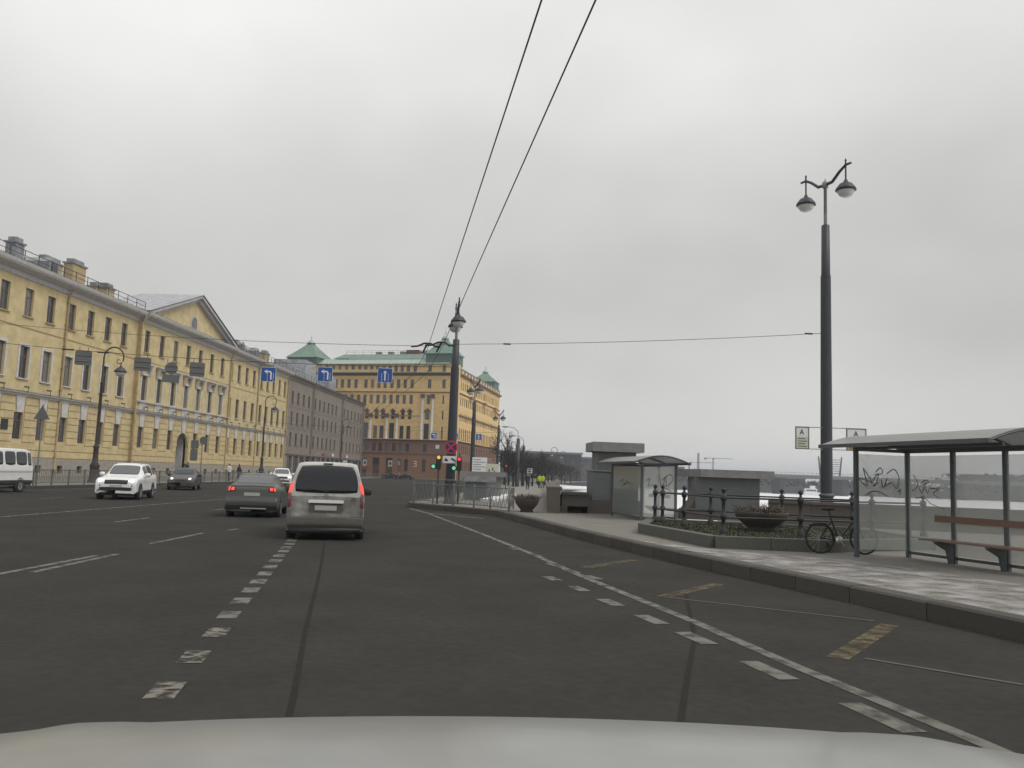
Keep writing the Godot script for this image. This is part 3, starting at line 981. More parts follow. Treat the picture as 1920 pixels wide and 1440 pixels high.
	pyramid_turret(b, Vector3(LR - 4.4, 0, -4.2), 3.9, 29.9, 32.0, 35.4)
	PX = Transform3D.IDENTITY
	# body behind the fronts, so that the building is closed
	var far0 := TR * Vector3(LR, 0, 0)
	var back := begin()
	var c0 := Vector3(X0, 0, 0)
	var c3 := TR * Vector3(LR, 0, -16.0)
	var up := Vector3(0, 30.0, 0)
	quad(back, far0, TR * Vector3(LR, 0, -16.0), c3 + up, far0 + up)
	quad(back, Vector3(X0, 0, -16), c0, c0 + up, Vector3(X0, 30, -16))
	quad(back, c3, Vector3(-16, 0, -16), Vector3(-16, 30, -16), c3 + up)
	quad(back, Vector3(-16, 0, -16), Vector3(X0, 0, -16), Vector3(X0, 30, -16), Vector3(-16, 30, -16))
	put("rear_wall", back, "ochre_base", b)
	put("wall", wall, "ochre", b)
	# roofs
	var rf := begin()
	quad(rf, Vector3(X0, 30.7, 0.7), Vector3(X1, 30.7, 0.7), Vector3(X1 - 2, 32.3, -1.9), Vector3(X0, 32.3, -1.9))
	quad(rf, Vector3(X0, 30.69, 0.0), Vector3(X1, 30.69, 0.0), Vector3(X1, 30.69, 0.7), Vector3(X0, 30.69, 0.7))
	quad(rf, Vector3(X0, 32.3, -1.9), Vector3(X1 - 2, 32.3, -1.9), Vector3(X1 - 2, 30.0, -15.9), Vector3(X0, 30.0, -15.9))
	var e0 := TR * Vector3(0, 29.86, -0.4)
	var e1 := TR * Vector3(LR, 29.86, -0.4)
	var e2 := TR * Vector3(LR, 31.8, -6.0)
	var e3 := TR * Vector3(0, 31.8, -6.0)
	quad(rf, e0, e1, e2, e3)
	quad(rf, e3, e2, TR * Vector3(LR, 29.9, -16.0), TR * Vector3(0, 29.9, -16.0))
	put("lower_roof", rf, "copper_pale", b)
	var xx := X0 + 14
	var sm := begin()
	while xx < X1 - 3:
		tube(sm, [Vector3(xx, 30.74, 0.68), Vector3(xx, 32.33, -1.88)], 0.04, 0.04, 4, false)
		xx += 1.1
	put("roof_seam", sm, "copper", b).set_meta("kind", "stuff")
	var ur := begin()
	box(ur, Vector3(-34, 32.0, -10.0), Vector3(-6.0, 32.5, -2.2))
	quad(ur, Vector3(-35.2, 32.5, -1.8), Vector3(-5.6, 32.5, -1.8), Vector3(-5.6, 34.0, -4.2), Vector3(-33.0, 34.0, -4.2))
	quad(ur, Vector3(-33.0, 34.0, -4.2), Vector3(-5.6, 34.0, -4.2), Vector3(-5.6, 34.0, -9.0), Vector3(-33.0, 34.0, -9.0))
	tri(ur, Vector3(-35.2, 32.5, -1.8), Vector3(-33.0, 34.0, -4.2), Vector3(-33.0, 32.4, -10))
	put("upper_roof", ur, "copper", b)
	railing(b, "roof_railing", -32.5, -6.5, 34.0, -4.3, 1.0, 2.6)
	for c in [[-23, 0.5, 1.6], [-19.3, 0.5, 1.6], [-15.8, 0.6, 1.4], [-8.9, 0.7, 1.6]]:
		block("chimney", "zinc", b, Vector3(c[0] - c[2] / 2, 33.9, -6.0), Vector3(c[0] + c[2] / 2, 34.3 + c[1], -5.0))
	var bh := block("brick_housing", "red_brick", b, Vector3(-14.6, 33.9, -7.5), Vector3(-11.0, 35.3, -5.0))
	pyramid_turret(b, Vector3(-2.7, 0, -3.7), 3.9, 30.7, 33.4, 38.0)
	pyramid_turret(b, Vector3(-43.0, 0, -3.0), 4.6, 30.7, 32.4, 37.0)
	block("turret_attic", "ochre", b, Vector3(-6.4, 28.2, -7.4), Vector3(0.4, 30.69, -0.3))
	# writing and notices by the doors
	for q in [["3", -8.3, 3.3, 1.7], ["5", -13.0, 3.4, 1.1]]:
		var tm := TextMesh.new()
		var fnt := SystemFont.new()
		fnt.font_names = PackedStringArray(["Droid Sans"])
		tm.font = fnt
		tm.text = q[0]
		tm.font_size = 64
		tm.pixel_size = q[3] / 50.0
		tm.depth = 0.05
		put("number", tm, "sign_white", b, Transform3D(Basis.IDENTITY, Vector3(q[1], q[2] + 0.6, 0.16)))
	for s in [23.0, 15.6]:
		var nb := block("door_notice", "sign_cream", b, Vector3(-s - 0.6, 3.0, -0.2), Vector3(-s + 0.6, 4.7, -0.12))
		block("notice_mark", "black", b, Vector3(-s - 0.3, 3.5, -0.118), Vector3(-s + 0.3, 4.2, -0.1))
	block("red_notice", "sign_red", b, Vector3(-23.4, 2.2, -0.2), Vector3(-22.6, 2.9, -0.12))
	block("wall_notice", "sign_white", b, Vector3(-2.7, 8.1, 0.122), Vector3(-1.7, 9.1, 0.2))

# ------------------------------------------------------------------ ground, road, markings
func strip(st: SurfaceTool, pts: Array, w: float, y: float, dash := 0.0, gap := 0.0):
	# a painted line along (x, d) points
	for i in pts.size() - 1:
		var a := Vector2(pts[i][0], pts[i][1])
		var b := Vector2(pts[i + 1][0], pts[i + 1][1])
		var n := (b - a).normalized().orthogonal() * w / 2
		quad(st, V(a.x + n.x, y, a.y + n.y), V(b.x + n.x, y, b.y + n.y), V(b.x - n.x, y, b.y - n.y), V(a.x - n.x, y, a.y - n.y))

var KERB := [[14.0, -30.0], [10.6, -8.0], [8.6, 0.0], [7.1, 5.5], [6.0, 10.0], [5.15, 13.0], [3.6, 18.05], [2.0, 24.4], [0.95, 29.6], [-0.45, 35.9], [-1.9, 37.9], [-3.75, 40.3], [-4.7, 41.6], [-5.0, 43.0], [-4.8, 46.0], [-4.2, 56.0], [-3.6, 75.0], [-2.6, 110.0], [0.0, 200.0], [14.0, 420.0]]
const KH := 0.24

func ground_and_road():
	var r := structure("river", begin_slab([[-200.0, -200.0], [2500, -200], [2500, 640], [1200, 640], [60, 1200], [-200, 1200]], -4.3, -4.0), "ice", "snow-covered frozen river")
	var g := structure("road", begin_slab([[-600, -200], [46.0, -200], [30.0, 20.0], [20.5, 30.0], [13.0, 38.0], [6.8, 39.5], [5.6, 60.0], [7.5, 120.0], [14.0, 240.0], [40.0, 700], [60.0, 1500], [-1500, 1500], [-1500, -200]], -6.0, 0.0), "asphalt", "dark grey asphalt embankment road")
	# pavement along the river
	var pv := []
	for k in KERB: pv.append(k)
	pv += [[38.0, 420.0], [13.6, 240.0], [7.1, 120.0], [5.2, 60.0], [6.4, 39.2], [12.7, 37.7], [20.2, 29.6], [29.6, 20.0], [45.0, -30.0]]
	var st := begin()
	slab(st, inset(pv, KERB.size(), 0.3), 0.0, KH)
	var p := structure("pavement", st, "paving", "brownish riverside pavement dusted with snow")
	# kerb stones, each one a piece
	for i in KERB.size() - 1:
		var a := Vector2(KERB[i][0], KERB[i][1])
		var b := Vector2(KERB[i + 1][0], KERB[i + 1][1])
		if b.y > 121.0: break
		var n := int(maxf(1, round(a.distance_to(b) / 1.25)))
		for k in n:
			var q0 := a.lerp(b, (k + 0.006) / n)
			var q1 := a.lerp(b, (k + 0.994) / n)
			var dir := (q1 - q0).normalized()
			var len := q0.distance_to(q1)
			var t := Transform3D(Basis(Vector3(dir.x, 0, -dir.y), Vector3.UP, Vector3(dir.x, 0, -dir.y).cross(Vector3.UP)), V((q0.x + q1.x) / 2, 0, (q0.y + q1.y) / 2))
			put("kerb_stone", kerb_mesh(), "kerb" if (k + i) % 2 else "kerb_b", p, t * Transform3D(Basis.from_scale(Vector3(len, 1.0 + rng.randf_range(-0.02, 0.02), 1)), Vector3(0, 0, 0.15)))
	# a paler walkway further along
	var wk := begin()
	slab(wk, [[-0.2, 37.2], [1.55, 35.2], [2.3, 56.0], [4.0, 110.0], [8.0, 200.0], [2.6, 200.0], [0.6, 110.0], [-0.6, 60.0]], KH, KH + 0.008)
	structure("path", wk, "path", "pale walkway along the embankment")
	# pavement on the far side of the road
	var lp := begin()
	slab(lp, [[-27.2, -100], [-27.2, 96.0], [-29.0, 104.0], [-31.0, 200.0], [-30.0, 214.0], [-43.2, 216.0], [-45.0, 60.0], [-46.0, -100]], 0.0, 0.15)
	var lpo := structure("far_pavement", lp, "paving", "pavement in front of the yellow building")
	var d := -20.0
	while d < 95.0:
		put("kerb_stone", unit_box(), "kerb" if int(d) % 2 else "kerb_b", lpo, Transform3D(Basis.from_scale(Vector3(0.28, 0.19, 1.98)), V(-27.05, 0.085, d)))
		d += 2.0
	var cp := begin()
	slab(cp, [[-45, 222.5], [-16.0, 214.0], [-10.5, 222.0], [-1.0, 284.0], [-12.0, 290.0], [-45, 250]], 0.0, 0.15)
	structure("corner_pavement", cp, "paving", "pavement at the foot of the corner building")

func inset(pts: Array, n: int, by: float) -> Array:
	var out := []
	for i in pts.size():
		if i < n:
			var a := Vector2(pts[maxi(i - 1, 0)][0], pts[maxi(i - 1, 0)][1])
			var b := Vector2(pts[mini(i + 1, n - 1)][0], pts[mini(i + 1, n - 1)][1])
			var dir := (b - a).normalized()
			out.append([pts[i][0] + dir.y * by, pts[i][1] - dir.x * by])
		else:
			out.append(pts[i])
	return out

func kerb_mesh() -> ArrayMesh:
	if not C.has("kerb"):
		var st := begin()
		var poly := PackedVector2Array([Vector2(-0.15, -0.05), Vector2(0.15, -0.05), Vector2(0.15, KH + 0.01), Vector2(-0.12, KH + 0.01), Vector2(-0.15, KH - 0.02)])
		extrude(st, poly, -0.5, 0.5, Transform3D(Basis(Vector3(0, 0, 1), Vector3.UP, Vector3(-1, 0, 0)), Vector3.ZERO))
		C.kerb = done(st)
	return C.kerb

func begin_slab(pts: Array, y0: float, y1: float) -> SurfaceTool:
	var st := begin()
	slab(st, pts, y0, y1)
	return st

func road_markings():
	var road := get_node("road")
	var y := 0.006
	# edge line of the bus bay
	var st := begin()
	strip(st, [[3.55, 4.6], [3.27, 6.07], [2.77, 8.3], [2.32, 10.73], [1.40, 14.83], [0.6, 18.98], [-0.78, 25.21], [-3.3, 36.2]], 0.15, y)
	put("edge_line", st, "paint", road)
	st = begin()
	strip(st, [[-4.6, 40.6], [-3.4, 36.6], [-0.9, 33.6]], 0.22, y)
	put("edge_line", st, "paint", road)
	# short blocks beside the edge line
	for q in [[2.84, 6.6, 0.38], [2.45, 8.09, 0.36], [2.11, 9.59, 0.34], [1.81, 10.74, 0.32], [1.47, 12.08, 0.3], [1.14, 13.45, 0.28], [0.79, 14.65, 0.26], [1.5, 15.02, 0.25], [1.2, 15.9, 0.25], [0.95, 16.9, 0.25], [0.62, 18.91, 0.25], [0.2, 20.3, 0.25]]:
		st = begin()
		strip(st, [[q[0] + 0.08, q[1] - q[2]], [q[0] - 0.08, q[1] + q[2]]], 0.2, y)
		put("dash", st, "paint", road)
	# close dashes of the lane line: pairs measured along the lane
	var pts := [[-2.53, 6.65], [-2.74, 7.81], [-2.93, 8.97], [-3.15, 10.03], [-3.34, 11.08], [-3.51, 12.05], [-3.67, 12.96], [-3.85, 13.94], [-4.04, 14.92], [-4.21, 15.88], [-4.4, 16.85], [-4.55, 17.75], [-4.71, 18.57], [-4.88, 19.5], [-5.06, 20.4], [-5.24, 21.3]]
	for k in pts.size():
		var p: Array = pts[k]
		st = begin()
		strip(st, [[p[0] + 0.045, p[1] - 0.25], [p[0] - 0.045, p[1] + 0.25]], 0.22, y)
		put("dash", st, "paint_worn" if k < 3 else "paint", road)
	# long lane dashes
	for q in [[[-7.45, 11.2], [-7.40, 15.7]], [[-7.12, 13.1], [-7.2, 16.1]], [[-7.55, 18.3], [-7.6, 21.7]], [[-7.35, 22.8], [-7.33, 23.6]], [[-11.14, 24.5], [-11.17, 27.0]], [[-11.2, 33.0], [-11.2, 36.0]], [[-7.6, 30.0], [-7.6, 33.0]]]:
		st = begin()
		strip(st, q, 0.13, y)
		put("lane_dash", st, "paint", road)
	for q in [[[-14.7, 14.0], [-14.6, 33.0], [-14.5, 62.0]], [[-26.1, 30.0], [-26.1, 62.0], [-26.6, 96.0]], [[-20.3, 30.5], [-20.3, 34.5]], [[-20.3, 37.5], [-20.3, 39.5]], [[-17.0, 48.0], [-4.5, 46.5]], [[-17.0, 62.0], [-6.0, 58.0]], [[-14.0, 85.0], [-5.0, 85.0]]]:
		st = begin()
		strip(st, q, 0.16, y)
		put("lane_line", st, "paint", road)
	# yellow zigzag of the bus stop
	for q in [[[3.34, 8.75], [4.85, 10.97]], [[2.32, 12.82], [3.64, 14.73]], [[1.5, 16.55], [2.76, 18.56]]]:
		st = begin()
		strip(st, q, 0.22, y)
		put("zigzag_mark", st, "paint_yellow", road)
	for q in [[[4.77, 11.24], [2.35, 12.82]], [[4.66, 7.85], [3.63, 8.79]]]:
		st = begin()
		strip(st, q, 0.06, y)
		put("zigzag_mark", st, "paint_faint", road)
	# dark strips on the asphalt that paint in lines reflected in the windscreen
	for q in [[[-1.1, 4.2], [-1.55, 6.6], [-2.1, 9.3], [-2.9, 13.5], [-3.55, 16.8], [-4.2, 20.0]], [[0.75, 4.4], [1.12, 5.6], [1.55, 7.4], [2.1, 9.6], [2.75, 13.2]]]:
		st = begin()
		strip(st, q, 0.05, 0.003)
		put("reflection_strip", st, "reflection_dark", road)
	# trampled snow on the pavement
	for q in [[[6.7, 7.0], [6.35, 9.9], [5.5, 13.0], [4.0, 18.0], [3.2, 21.0], [4.7, 18.6], [6.9, 17.5], [8.4, 13.5], [9.0, 9.0]], [[-3.4, 40.6], [-0.2, 36.3], [0.2, 36.6], [-3.0, 41.2]]]:
		var sn := begin()
		slab(sn, q, KH + 0.004, KH + 0.012)
		var o := put("snow_cover", sn, "trampled_snow")
		tag(o, "thin trampled snow on the pavement beside the bus stop kerb" if q[0][0] > 0 else "thin snow strip on the pavement under the crossed railing", "snow", "", "stuff")
	# banks of snow
	for q in [[[7.4, 26.4], [10.5, 25.6], [11.0, 26.3], [7.6, 27.3], "white snow bank behind the round planter"], [[-0.7, 46.0], [0.6, 64.0], [0.3, 66.0], [-1.5, 47.0], "white snow bank along the walkway edge"], [[6.2, 29.6], [7.2, 29.3], [7.3, 30.0], [6.3, 30.2], "white snow heap by the low pavilion"]]:
		var sn := begin()
		slab(sn, [q[0], q[1], q[2], q[3]], KH, KH + 0.16)
		var o := put("snow_bank", sn, "snow")
		tag(o, q[4], "snow", "", "stuff")

func stone_wall(parent: Node, a: Array, b: Array, y0: float, y1: float, th: float, piece: float, m: Array, cap := 0.1):
	var p := Vector2(a[0], a[1])
	var q := Vector2(b[0], b[1])
	var n := int(maxf(1, round(p.distance_to(q) / piece)))
	for k in n:
		var u := p.lerp(q, (k + 0.004) / n)
		var v := p.lerp(q, (k + 0.996) / n)
		var dir := Vector3(v.x - u.x, 0, -(v.y - u.y)).normalized()
		var t := Transform3D(Basis(dir, Vector3.UP, dir.cross(Vector3.UP)), V((u.x + v.x) / 2, 0, (u.y + v.y) / 2))
		var l := u.distance_to(v)
		put("stone_block", unit_box(), m[k % m.size()], parent, t * Transform3D(Basis.from_scale(Vector3(l, y1 - cap - y0, th)), Vector3(0, (y0 + y1 - cap) / 2, 0)))
		put("coping_stone", unit_box(), m[(k + 1) % m.size()], parent, t * Transform3D(Basis.from_scale(Vector3(l, cap, th + 0.14)), Vector3(0, y1 - cap / 2, 0)))

func embankment():
	var st: SurfaceTool
	# parapets of the embankment
	var w1 := thing("parapet_wall", "low pink granite embankment parapet behind the bicycle and bus shelter", "wall")
	stone_wall(w1, [9.95, 32.9], [20.3, 30.0], -0.2, 1.12, 0.5, 1.5, ["granite_pink", "granite_pink_b"])
	stone_wall(w1, [20.5, 29.9], [30.0, 20.0], -0.2, 1.12, 0.5, 1.6, ["granite_pink", "granite_pink_b"])
	stone_wall(w1, [30.1, 19.7], [45.0, -28.0], -0.2, 1.12, 0.5, 2.4, ["granite_pink", "granite_pink_b"])
	var w2 := thing("parapet_wall", "long pink granite parapet running away beside the pale walkway", "wall")
	stone_wall(w2, [1.9, 35.4], [2.75, 56.0], 0.0, 1.3, 0.5, 2.0, ["granite_pink", "granite_pink_b"], 0.14)
	stone_wall(w2, [2.78, 56.6], [6.9, 120.0], 0.0, 1.3, 0.5, 3.0, ["granite_pink_b", "granite_pink"], 0.14)
	stone_wall(w2, [6.95, 121.0], [13.2, 240.0], 0.0, 1.3, 0.5, 6.0, ["granite_pink_b", "granite_pink"], 0.14)
	# walled stair beside the tall pavilion: a lintel wall over an open slot, with side and back walls
	var w3 := thing("stair_wall", "short pink granite stair wall with an open slot below, next to the tall pavilion", "wall")
	stone_wall(w3, [2.25, 36.2], [3.4, 36.2], 0.52, 1.12, 0.3, 1.2, ["granite_pink", "granite_pink_b"], 0.12)
	block("side_pier", "granite_pink_b", w3, V(2.2, 0.1, 36.4), V(2.5, 0.519, 36.0))
	block("back_wall", "granite_pink_b", w3, V(2.25, 0.1, 38.6), V(3.4, 1.0, 38.3))
	block("cover_slab", "granite_pink", w3, V(2.25, 0.9, 38.29), V(3.4, 1.0, 36.36))

# ------------------------------------------------------------------ the other bank
func far_bank():
	var st := begin_slab([[45, 640], [90, 600], [300, 615], [700, 560], [2500, 420], [2500, 3000], [20, 3000]], -5.0, 1.2)
	structure("far_bank_ground", st, "far_stone", "dark bank across the frozen river")
	# bridge
	var T := Transform3D.IDENTITY
	var a := V(118, 0, 560)
	var e := V(420, 0, 585)
	var dir := (e - a).normalized()
	var br := thing("bridge", "long low grey bridge crossing the frozen river", "bridge", Transform3D(Basis(dir, Vector3.UP, dir.cross(Vector3.UP)), a))
	var L := (e - a).length()
	block("deck", "bridge_deck", br, Vector3(0, 6.6, -9), Vector3(L, 8.3, 9))
	block("deck_edge", "far_pale", br, Vector3(0, 8.3, 8.4), Vector3(L, 8.9, 8.9))
	var rail := begin()
	var x := 1.0
	while x < L:
		cbox(rail, Vector3(x, 9.5, 8.6), Vector3(0.15, 1.2, 0.15))
		x += 3.0
	box(rail, Vector3(0, 10.1, 8.5), Vector3(L, 10.25, 8.7))
	put("railing", rail, "bridge_deck", br)
	x = 18.0
	while x < L:
		var ps := begin()
		extrude(ps, PackedVector2Array([Vector2(-1.6, -4.5), Vector2(1.6, -4.5), Vector2(2.6, 6.6), Vector2(-2.6, 6.6)]), -7.0, 7.0, Transform3D(Basis.IDENTITY, Vector3(x, 0, 0)))
		put("pier", ps, "far_stone", br)
		x += 42.0
	# two masts with cross wires above the bridge
	var ms := thing("lattice_frame", "two tall thin masts joined by cross rails above the bridge", "frame", Transform3D(Basis.IDENTITY, V(243, 0, 650)))
	for q in [-7.0, 8.0]:
		var mst := begin(SMOOTH)
		tube(mst, [Vector3(q, -2, 0), Vector3(q, 12, 0), Vector3(q * 1.18, 24.5, 0)], 0.8, 0.5, 6)
		put("mast", mst, "far_stone", ms)
	for k in 7:
		var rl := begin(SMOOTH)
		tube(rl, [Vector3(-7.6, 12.0 + k * 1.7, 0), Vector3(8.8, 12.0 + k * 1.7, 0)], 0.22, 0.22, 5)
		put("cross_rail", rl, "far_stone", ms)
	# chimneys and cranes on the skyline
	var chm := thing("striped_chimney", "tall red and white striped factory chimney on the skyline", "chimney", Transform3D(Basis.IDENTITY, V(331, 0, 1500)))
	var band := 0
	for k in 8:
		var cst := begin(SMOOTH)
		lathe(cst, Vector3(0, k * 6.6, 0), [[2.9 - k * 0.14, 0], [2.76 - k * 0.14, 6.6]], 12)
		put("chimney_band", cst, ["far_pale", "red_brick"][k % 2], chm)
	var ch2 := thing("thin_chimney", "thin dark factory chimney beside the striped one", "chimney", Transform3D(Basis.IDENTITY, V(294, 0, 1400)))
	var c2 := begin(SMOOTH)
	lathe(c2, Vector3.ZERO, [[1.5, 0], [1.1, 28.0], [1.3, 28.2], [1.3, 29.0], [0, 29.1]], 10)
	put("shaft", c2, "far_stone", ch2)
	var kk := 0
	for q in [[345.0, 1450.0, 44.0, "tower crane with the taller mast on the skyline", 34.0], [320.0, 1450.0, 36.0, "tower crane with the lower mast near the chimney", 28.0]]:
		var cr := thing("tower_crane", q[3], "crane", Transform3D(Basis.IDENTITY, V(q[0], 0, q[1])), "cranes on the skyline")
		block("mast", "far_pale", cr, Vector3(-0.9, 0, -0.9), Vector3(0.9, q[2], 0.9))
		block("jib", "far_pale", cr, Vector3(-14, q[2] - 1.4, -0.5), Vector3(q[4], q[2] - 0.4, 0.5))
		block("counterweight", "far_stone", cr, Vector3(-15, q[2] - 3.2, -1.2), Vector3(-11.5, q[2] - 0.3, 1.2))
		block("cab", "far_stone", cr, Vector3(-1.3, q[2] - 3.5, 0.9), Vector3(1.6, q[2] - 1.0, 2.4))
	# buildings beyond the walkway and across the river
	for q in [[14.0, 380.0, 36.0, 14.0, 12.0, "far_stone", "dark long building beyond the walkway trees"], [36.0, 430.0, 12.0, 14.0, 11.5, "far_blue", "blue-grey block beyond the end of the walkway"], [47.5, 440.0, 8.0, 12.0, 9.0, "far_pale", "pale slim block beside the blue-grey far block"],
			[200.0, 680.0, 70.0, 20.0, 7.0, "far_blue", "low blue-grey warehouse on the far bank behind the bridge"], [300.0, 700.0, 60.0, 20.0, 5.5, "far_stone", "dark low shed on the far bank"], [395.0, 690.0, 44.0, 20.0, 15.0, "far_blue", "blue-grey block on the far bank seen through the shelter glass"], [120.0, 700.0, 46.0, 20.0, 13.0, "bridge_deck", "grey hall on the far bank above the bridge"]]:
		var bb := thing("far_building", q[6], "building", Transform3D(Basis.IDENTITY, V(q[0], 0, q[1])), "buildings on the skyline")
		block("wall", q[5], bb, Vector3(-q[2] / 2, 0, -q[3]), Vector3(q[2] / 2, q[4], 0))
		block("roof", "roof_metal", bb, Vector3(-q[2] / 2 - 0.5, q[4], -q[3]), Vector3(q[2] / 2 + 0.5, q[4] + 0.9, 0.5))
		var wx: float = -q[2] / 2 + 2.0
		while wx < q[2] / 2 - 1.5:
			var wy := 3.0
			while wy < q[4] - 2.5:
				block("window", "window_glass", bb, Vector3(wx, wy, 0.02), Vector3(wx + 1.6, wy + 2.0, 0.08))
				wy += 4.0
			wx += 4.2
	# moored boats
	for q in [[193.0, 545.0, 13.0, "white moored river boat against the far bank"], [43.0, 400.0, 9.0, "small white moored boat by the end of the parapet"]]:
		var bt := thing("river_boat", q[3], "boat", Transform3D(Basis.IDENTITY, V(q[0], -4.0, q[1])), "moored boats")
		var hs := begin()
		var l: float = q[2]
		extrude(hs, PackedVector2Array([Vector2(-l / 2, 1.6), Vector2(-l / 2 + 1, 0), Vector2(l / 2 - 2, 0), Vector2(l / 2, 2.0)]), -1.6, 1.6)
		put("hull", hs, "sign_white", bt)
		block("cabin", "sign_white", bt, Vector3(-l / 2 + 1.5, 1.6, -1.3), Vector3(l / 2 - 4, 4.2, 1.3))
		block("cabin_window", "window_glass", bt, Vector3(-l / 2 + 2, 2.6, 1.31), Vector3(l / 2 - 4.5, 3.5, 1.36))
		block("bridge_house", "sign_white", bt, Vector3(-1.5, 4.2, -1.0), Vector3(1.5, 6.0, 1.0))
# ------------------------------------------------------------------ wires
func sag_line(a: Vector3, b: Vector3, sag: float, n := 10) -> Array:
	var pts := []
	for k in n + 1:
		var t := float(k) / n
		pts.append(a.lerp(b, t) - Vector3(0, sag * 4 * t * (1 - t), 0))
	return pts

func wire(called: String, label: String, pts: Array, r: float):
	var st := begin(SMOOTH)
	tube(st, pts, r, r, 5)
	var o := put(called, st, "cable")
	tag(o, label, "wire")
	return o

func overhead_wires():
	var left := V(-28.2, 0, 44.0)
	# a plain steel pole that carries the span wires on the other kerb
	var tp := thing("span_pole", "plain steel pole carrying the span wires on the far kerb", "pole", Transform3D(Basis.IDENTITY, left + Vector3(0, 0.15, 0)))
	var st := begin(SMOOTH)
	lathe(st, Vector3.ZERO, [[0.24, 0], [0.24, 1.0], [0.17, 1.1], [0.12, 9.2], [0, 9.25]], 12)
	put("shaft", st, "pole_paint", tp)
	var a := left + Vector3(0.1, 8.75, 0)
	var mid1 := V(-3.92, 7.46, 38.6)
	var mid2 := V(-3.26, 7.5, 38.4)
	var e := V(12.42, 7.85, 34.0)
	wire("span_wire", "thin span wire crossing the road to the tall double lamp pole", sag_line(a, mid1, 0.25) + [mid2 + Vector3(0, 0.02, 0)] + sag_line(mid2 + Vector3(0, 0.04, 0), e, 0.12).slice(1), 0.011)
	wire("sign_wire", "span wire carrying the hanging lane signs", sag_line(left + Vector3(0.1, 7.75, 0), V(-2.95, 6.95, 41.9), 0.32, 16), 0.014)
	wire("sign_wire", "span wire carrying the small distant lane signs", sag_line(V(-32.2, 7.6, 112), V(-1.6, 7.15, 110), 0.25, 12), 0.014)
	var k := 0
	for q in [[[0.2, 10.0], mid1, "trolley wire running overhead, the one further from the river"], [[0.86, 10.0], mid2, "trolley wire running overhead, the one nearer the river"]]:
		var m: Vector3 = q[1]
		var near := V(q[0][0], 7.57, q[0][1])
		var dirn: Vector3 = (near - m)
		var pts := [near + dirn * 1.1, near, near.lerp(m, 0.5) - Vector3(0, 0.05, 0), m - Vector3(0, 0.16, 0), V(m.x - 1.35, 7.0, 45.5), V(m.x - 8.5, 6.6, 75.0), V(m.x - 24.0, 6.4, 130.0)]
		wire("trolley_wire", q[2], pts, 0.013)
		# curved hanger that grips the wire under the span
		var h := begin(SMOOTH)
		tube(h, [m + Vector3(-0.75, -0.05, 0), m + Vector3(-0.45, -0.02, 0), m + Vector3(-0.15, 0.12, 0), m + Vector3(0.15, 0.12, 0), m + Vector3(0.35, -0.02, 0), m + Vector3(0.6, -0.02, 0)], 0.045, 0.045, 6)
		tube(h, [m + Vector3(0, 0.12, 0), m + Vector3(-0.25, -0.3, -0.3)], 0.05, 0.04, 6)
		var o := put("wire_hanger", h, "iron")
		tag(o, "dark curved trolley wire hanger, the one further from the river" if k == 0 else "dark curved trolley wire hanger, the one nearer the river", "hanger", "trolley wire hangers")
		k += 1
	for q in [[0.10, "small dark insulator on the span wire over the middle of the sky"], [0.98, "small dark insulator on the span wire by the tall double lamp pole"]]:
		var p := mid2.lerp(e, 0.19 if q[0] < 0.5 else 0.97)
		p.y -= 0.05 if q[0] < 0.5 else 0.0
		var ins := begin(SMOOTH)
		tube(ins, [p - Vector3(0.16, 0, -0.03), p + Vector3(0.16, 0.006, -0.03)], 0.035, 0.035, 8)
		var o := put("insulator", ins, "iron")
		tag(o, q[1], "insulator", "insulators")
	for q in [[-22.9, "insulator on the span wire in front of the yellow facade, the lower one"], [-21.0, "insulator on the span wire in front of the yellow facade beside the first"]]:
		var t: float = (q[0] + 28.1) / 25.15
		var p := (left + Vector3(0.1, 7.75, 0)).lerp(V(-2.95, 6.95, 41.9), t) - Vector3(0, 0.32 * 4 * t * (1 - t), 0)
		var ins := begin(SMOOTH)
		tube(ins, [p - Vector3(0.3, 0, 0), p + Vector3(0.3, -0.02, 0)], 0.04, 0.04, 8)
		var o := put("insulator", ins, "iron")
		tag(o, q[1], "insulator", "insulators")

# ------------------------------------------------------------------ lamps
func pendant(parent: Node, at: Vector3, s: float, drop: float):
	var st := begin(SMOOTH)
	tube(st, [at, at - Vector3(0, drop, 0)], 0.035 * s, 0.035 * s, 6)
	lathe(st, at - Vector3(0, drop, 0), [[0, 0.1 * s], [0.07 * s, 0.1 * s], [0.1 * s, 0.0], [0.26 * s, -0.08 * s], [0.4 * s, -0.27 * s], [0.43 * s, -0.36 * s], [0.37 * s, -0.38 * s], [0, -0.34 * s]], 18)
	var o := put("lamp_hood", st, "pole_paint", parent)
	var g := begin(SMOOTH)
	lathe(g, at - Vector3(0, drop, 0), [[0.34 * s, -0.37 * s], [0.33 * s, -0.48 * s], [0.24 * s, -0.60 * s], [0.1 * s, -0.66 * s], [0, -0.67 * s]], 18)
	put("lamp_bowl", g, "lamp_glass", o)

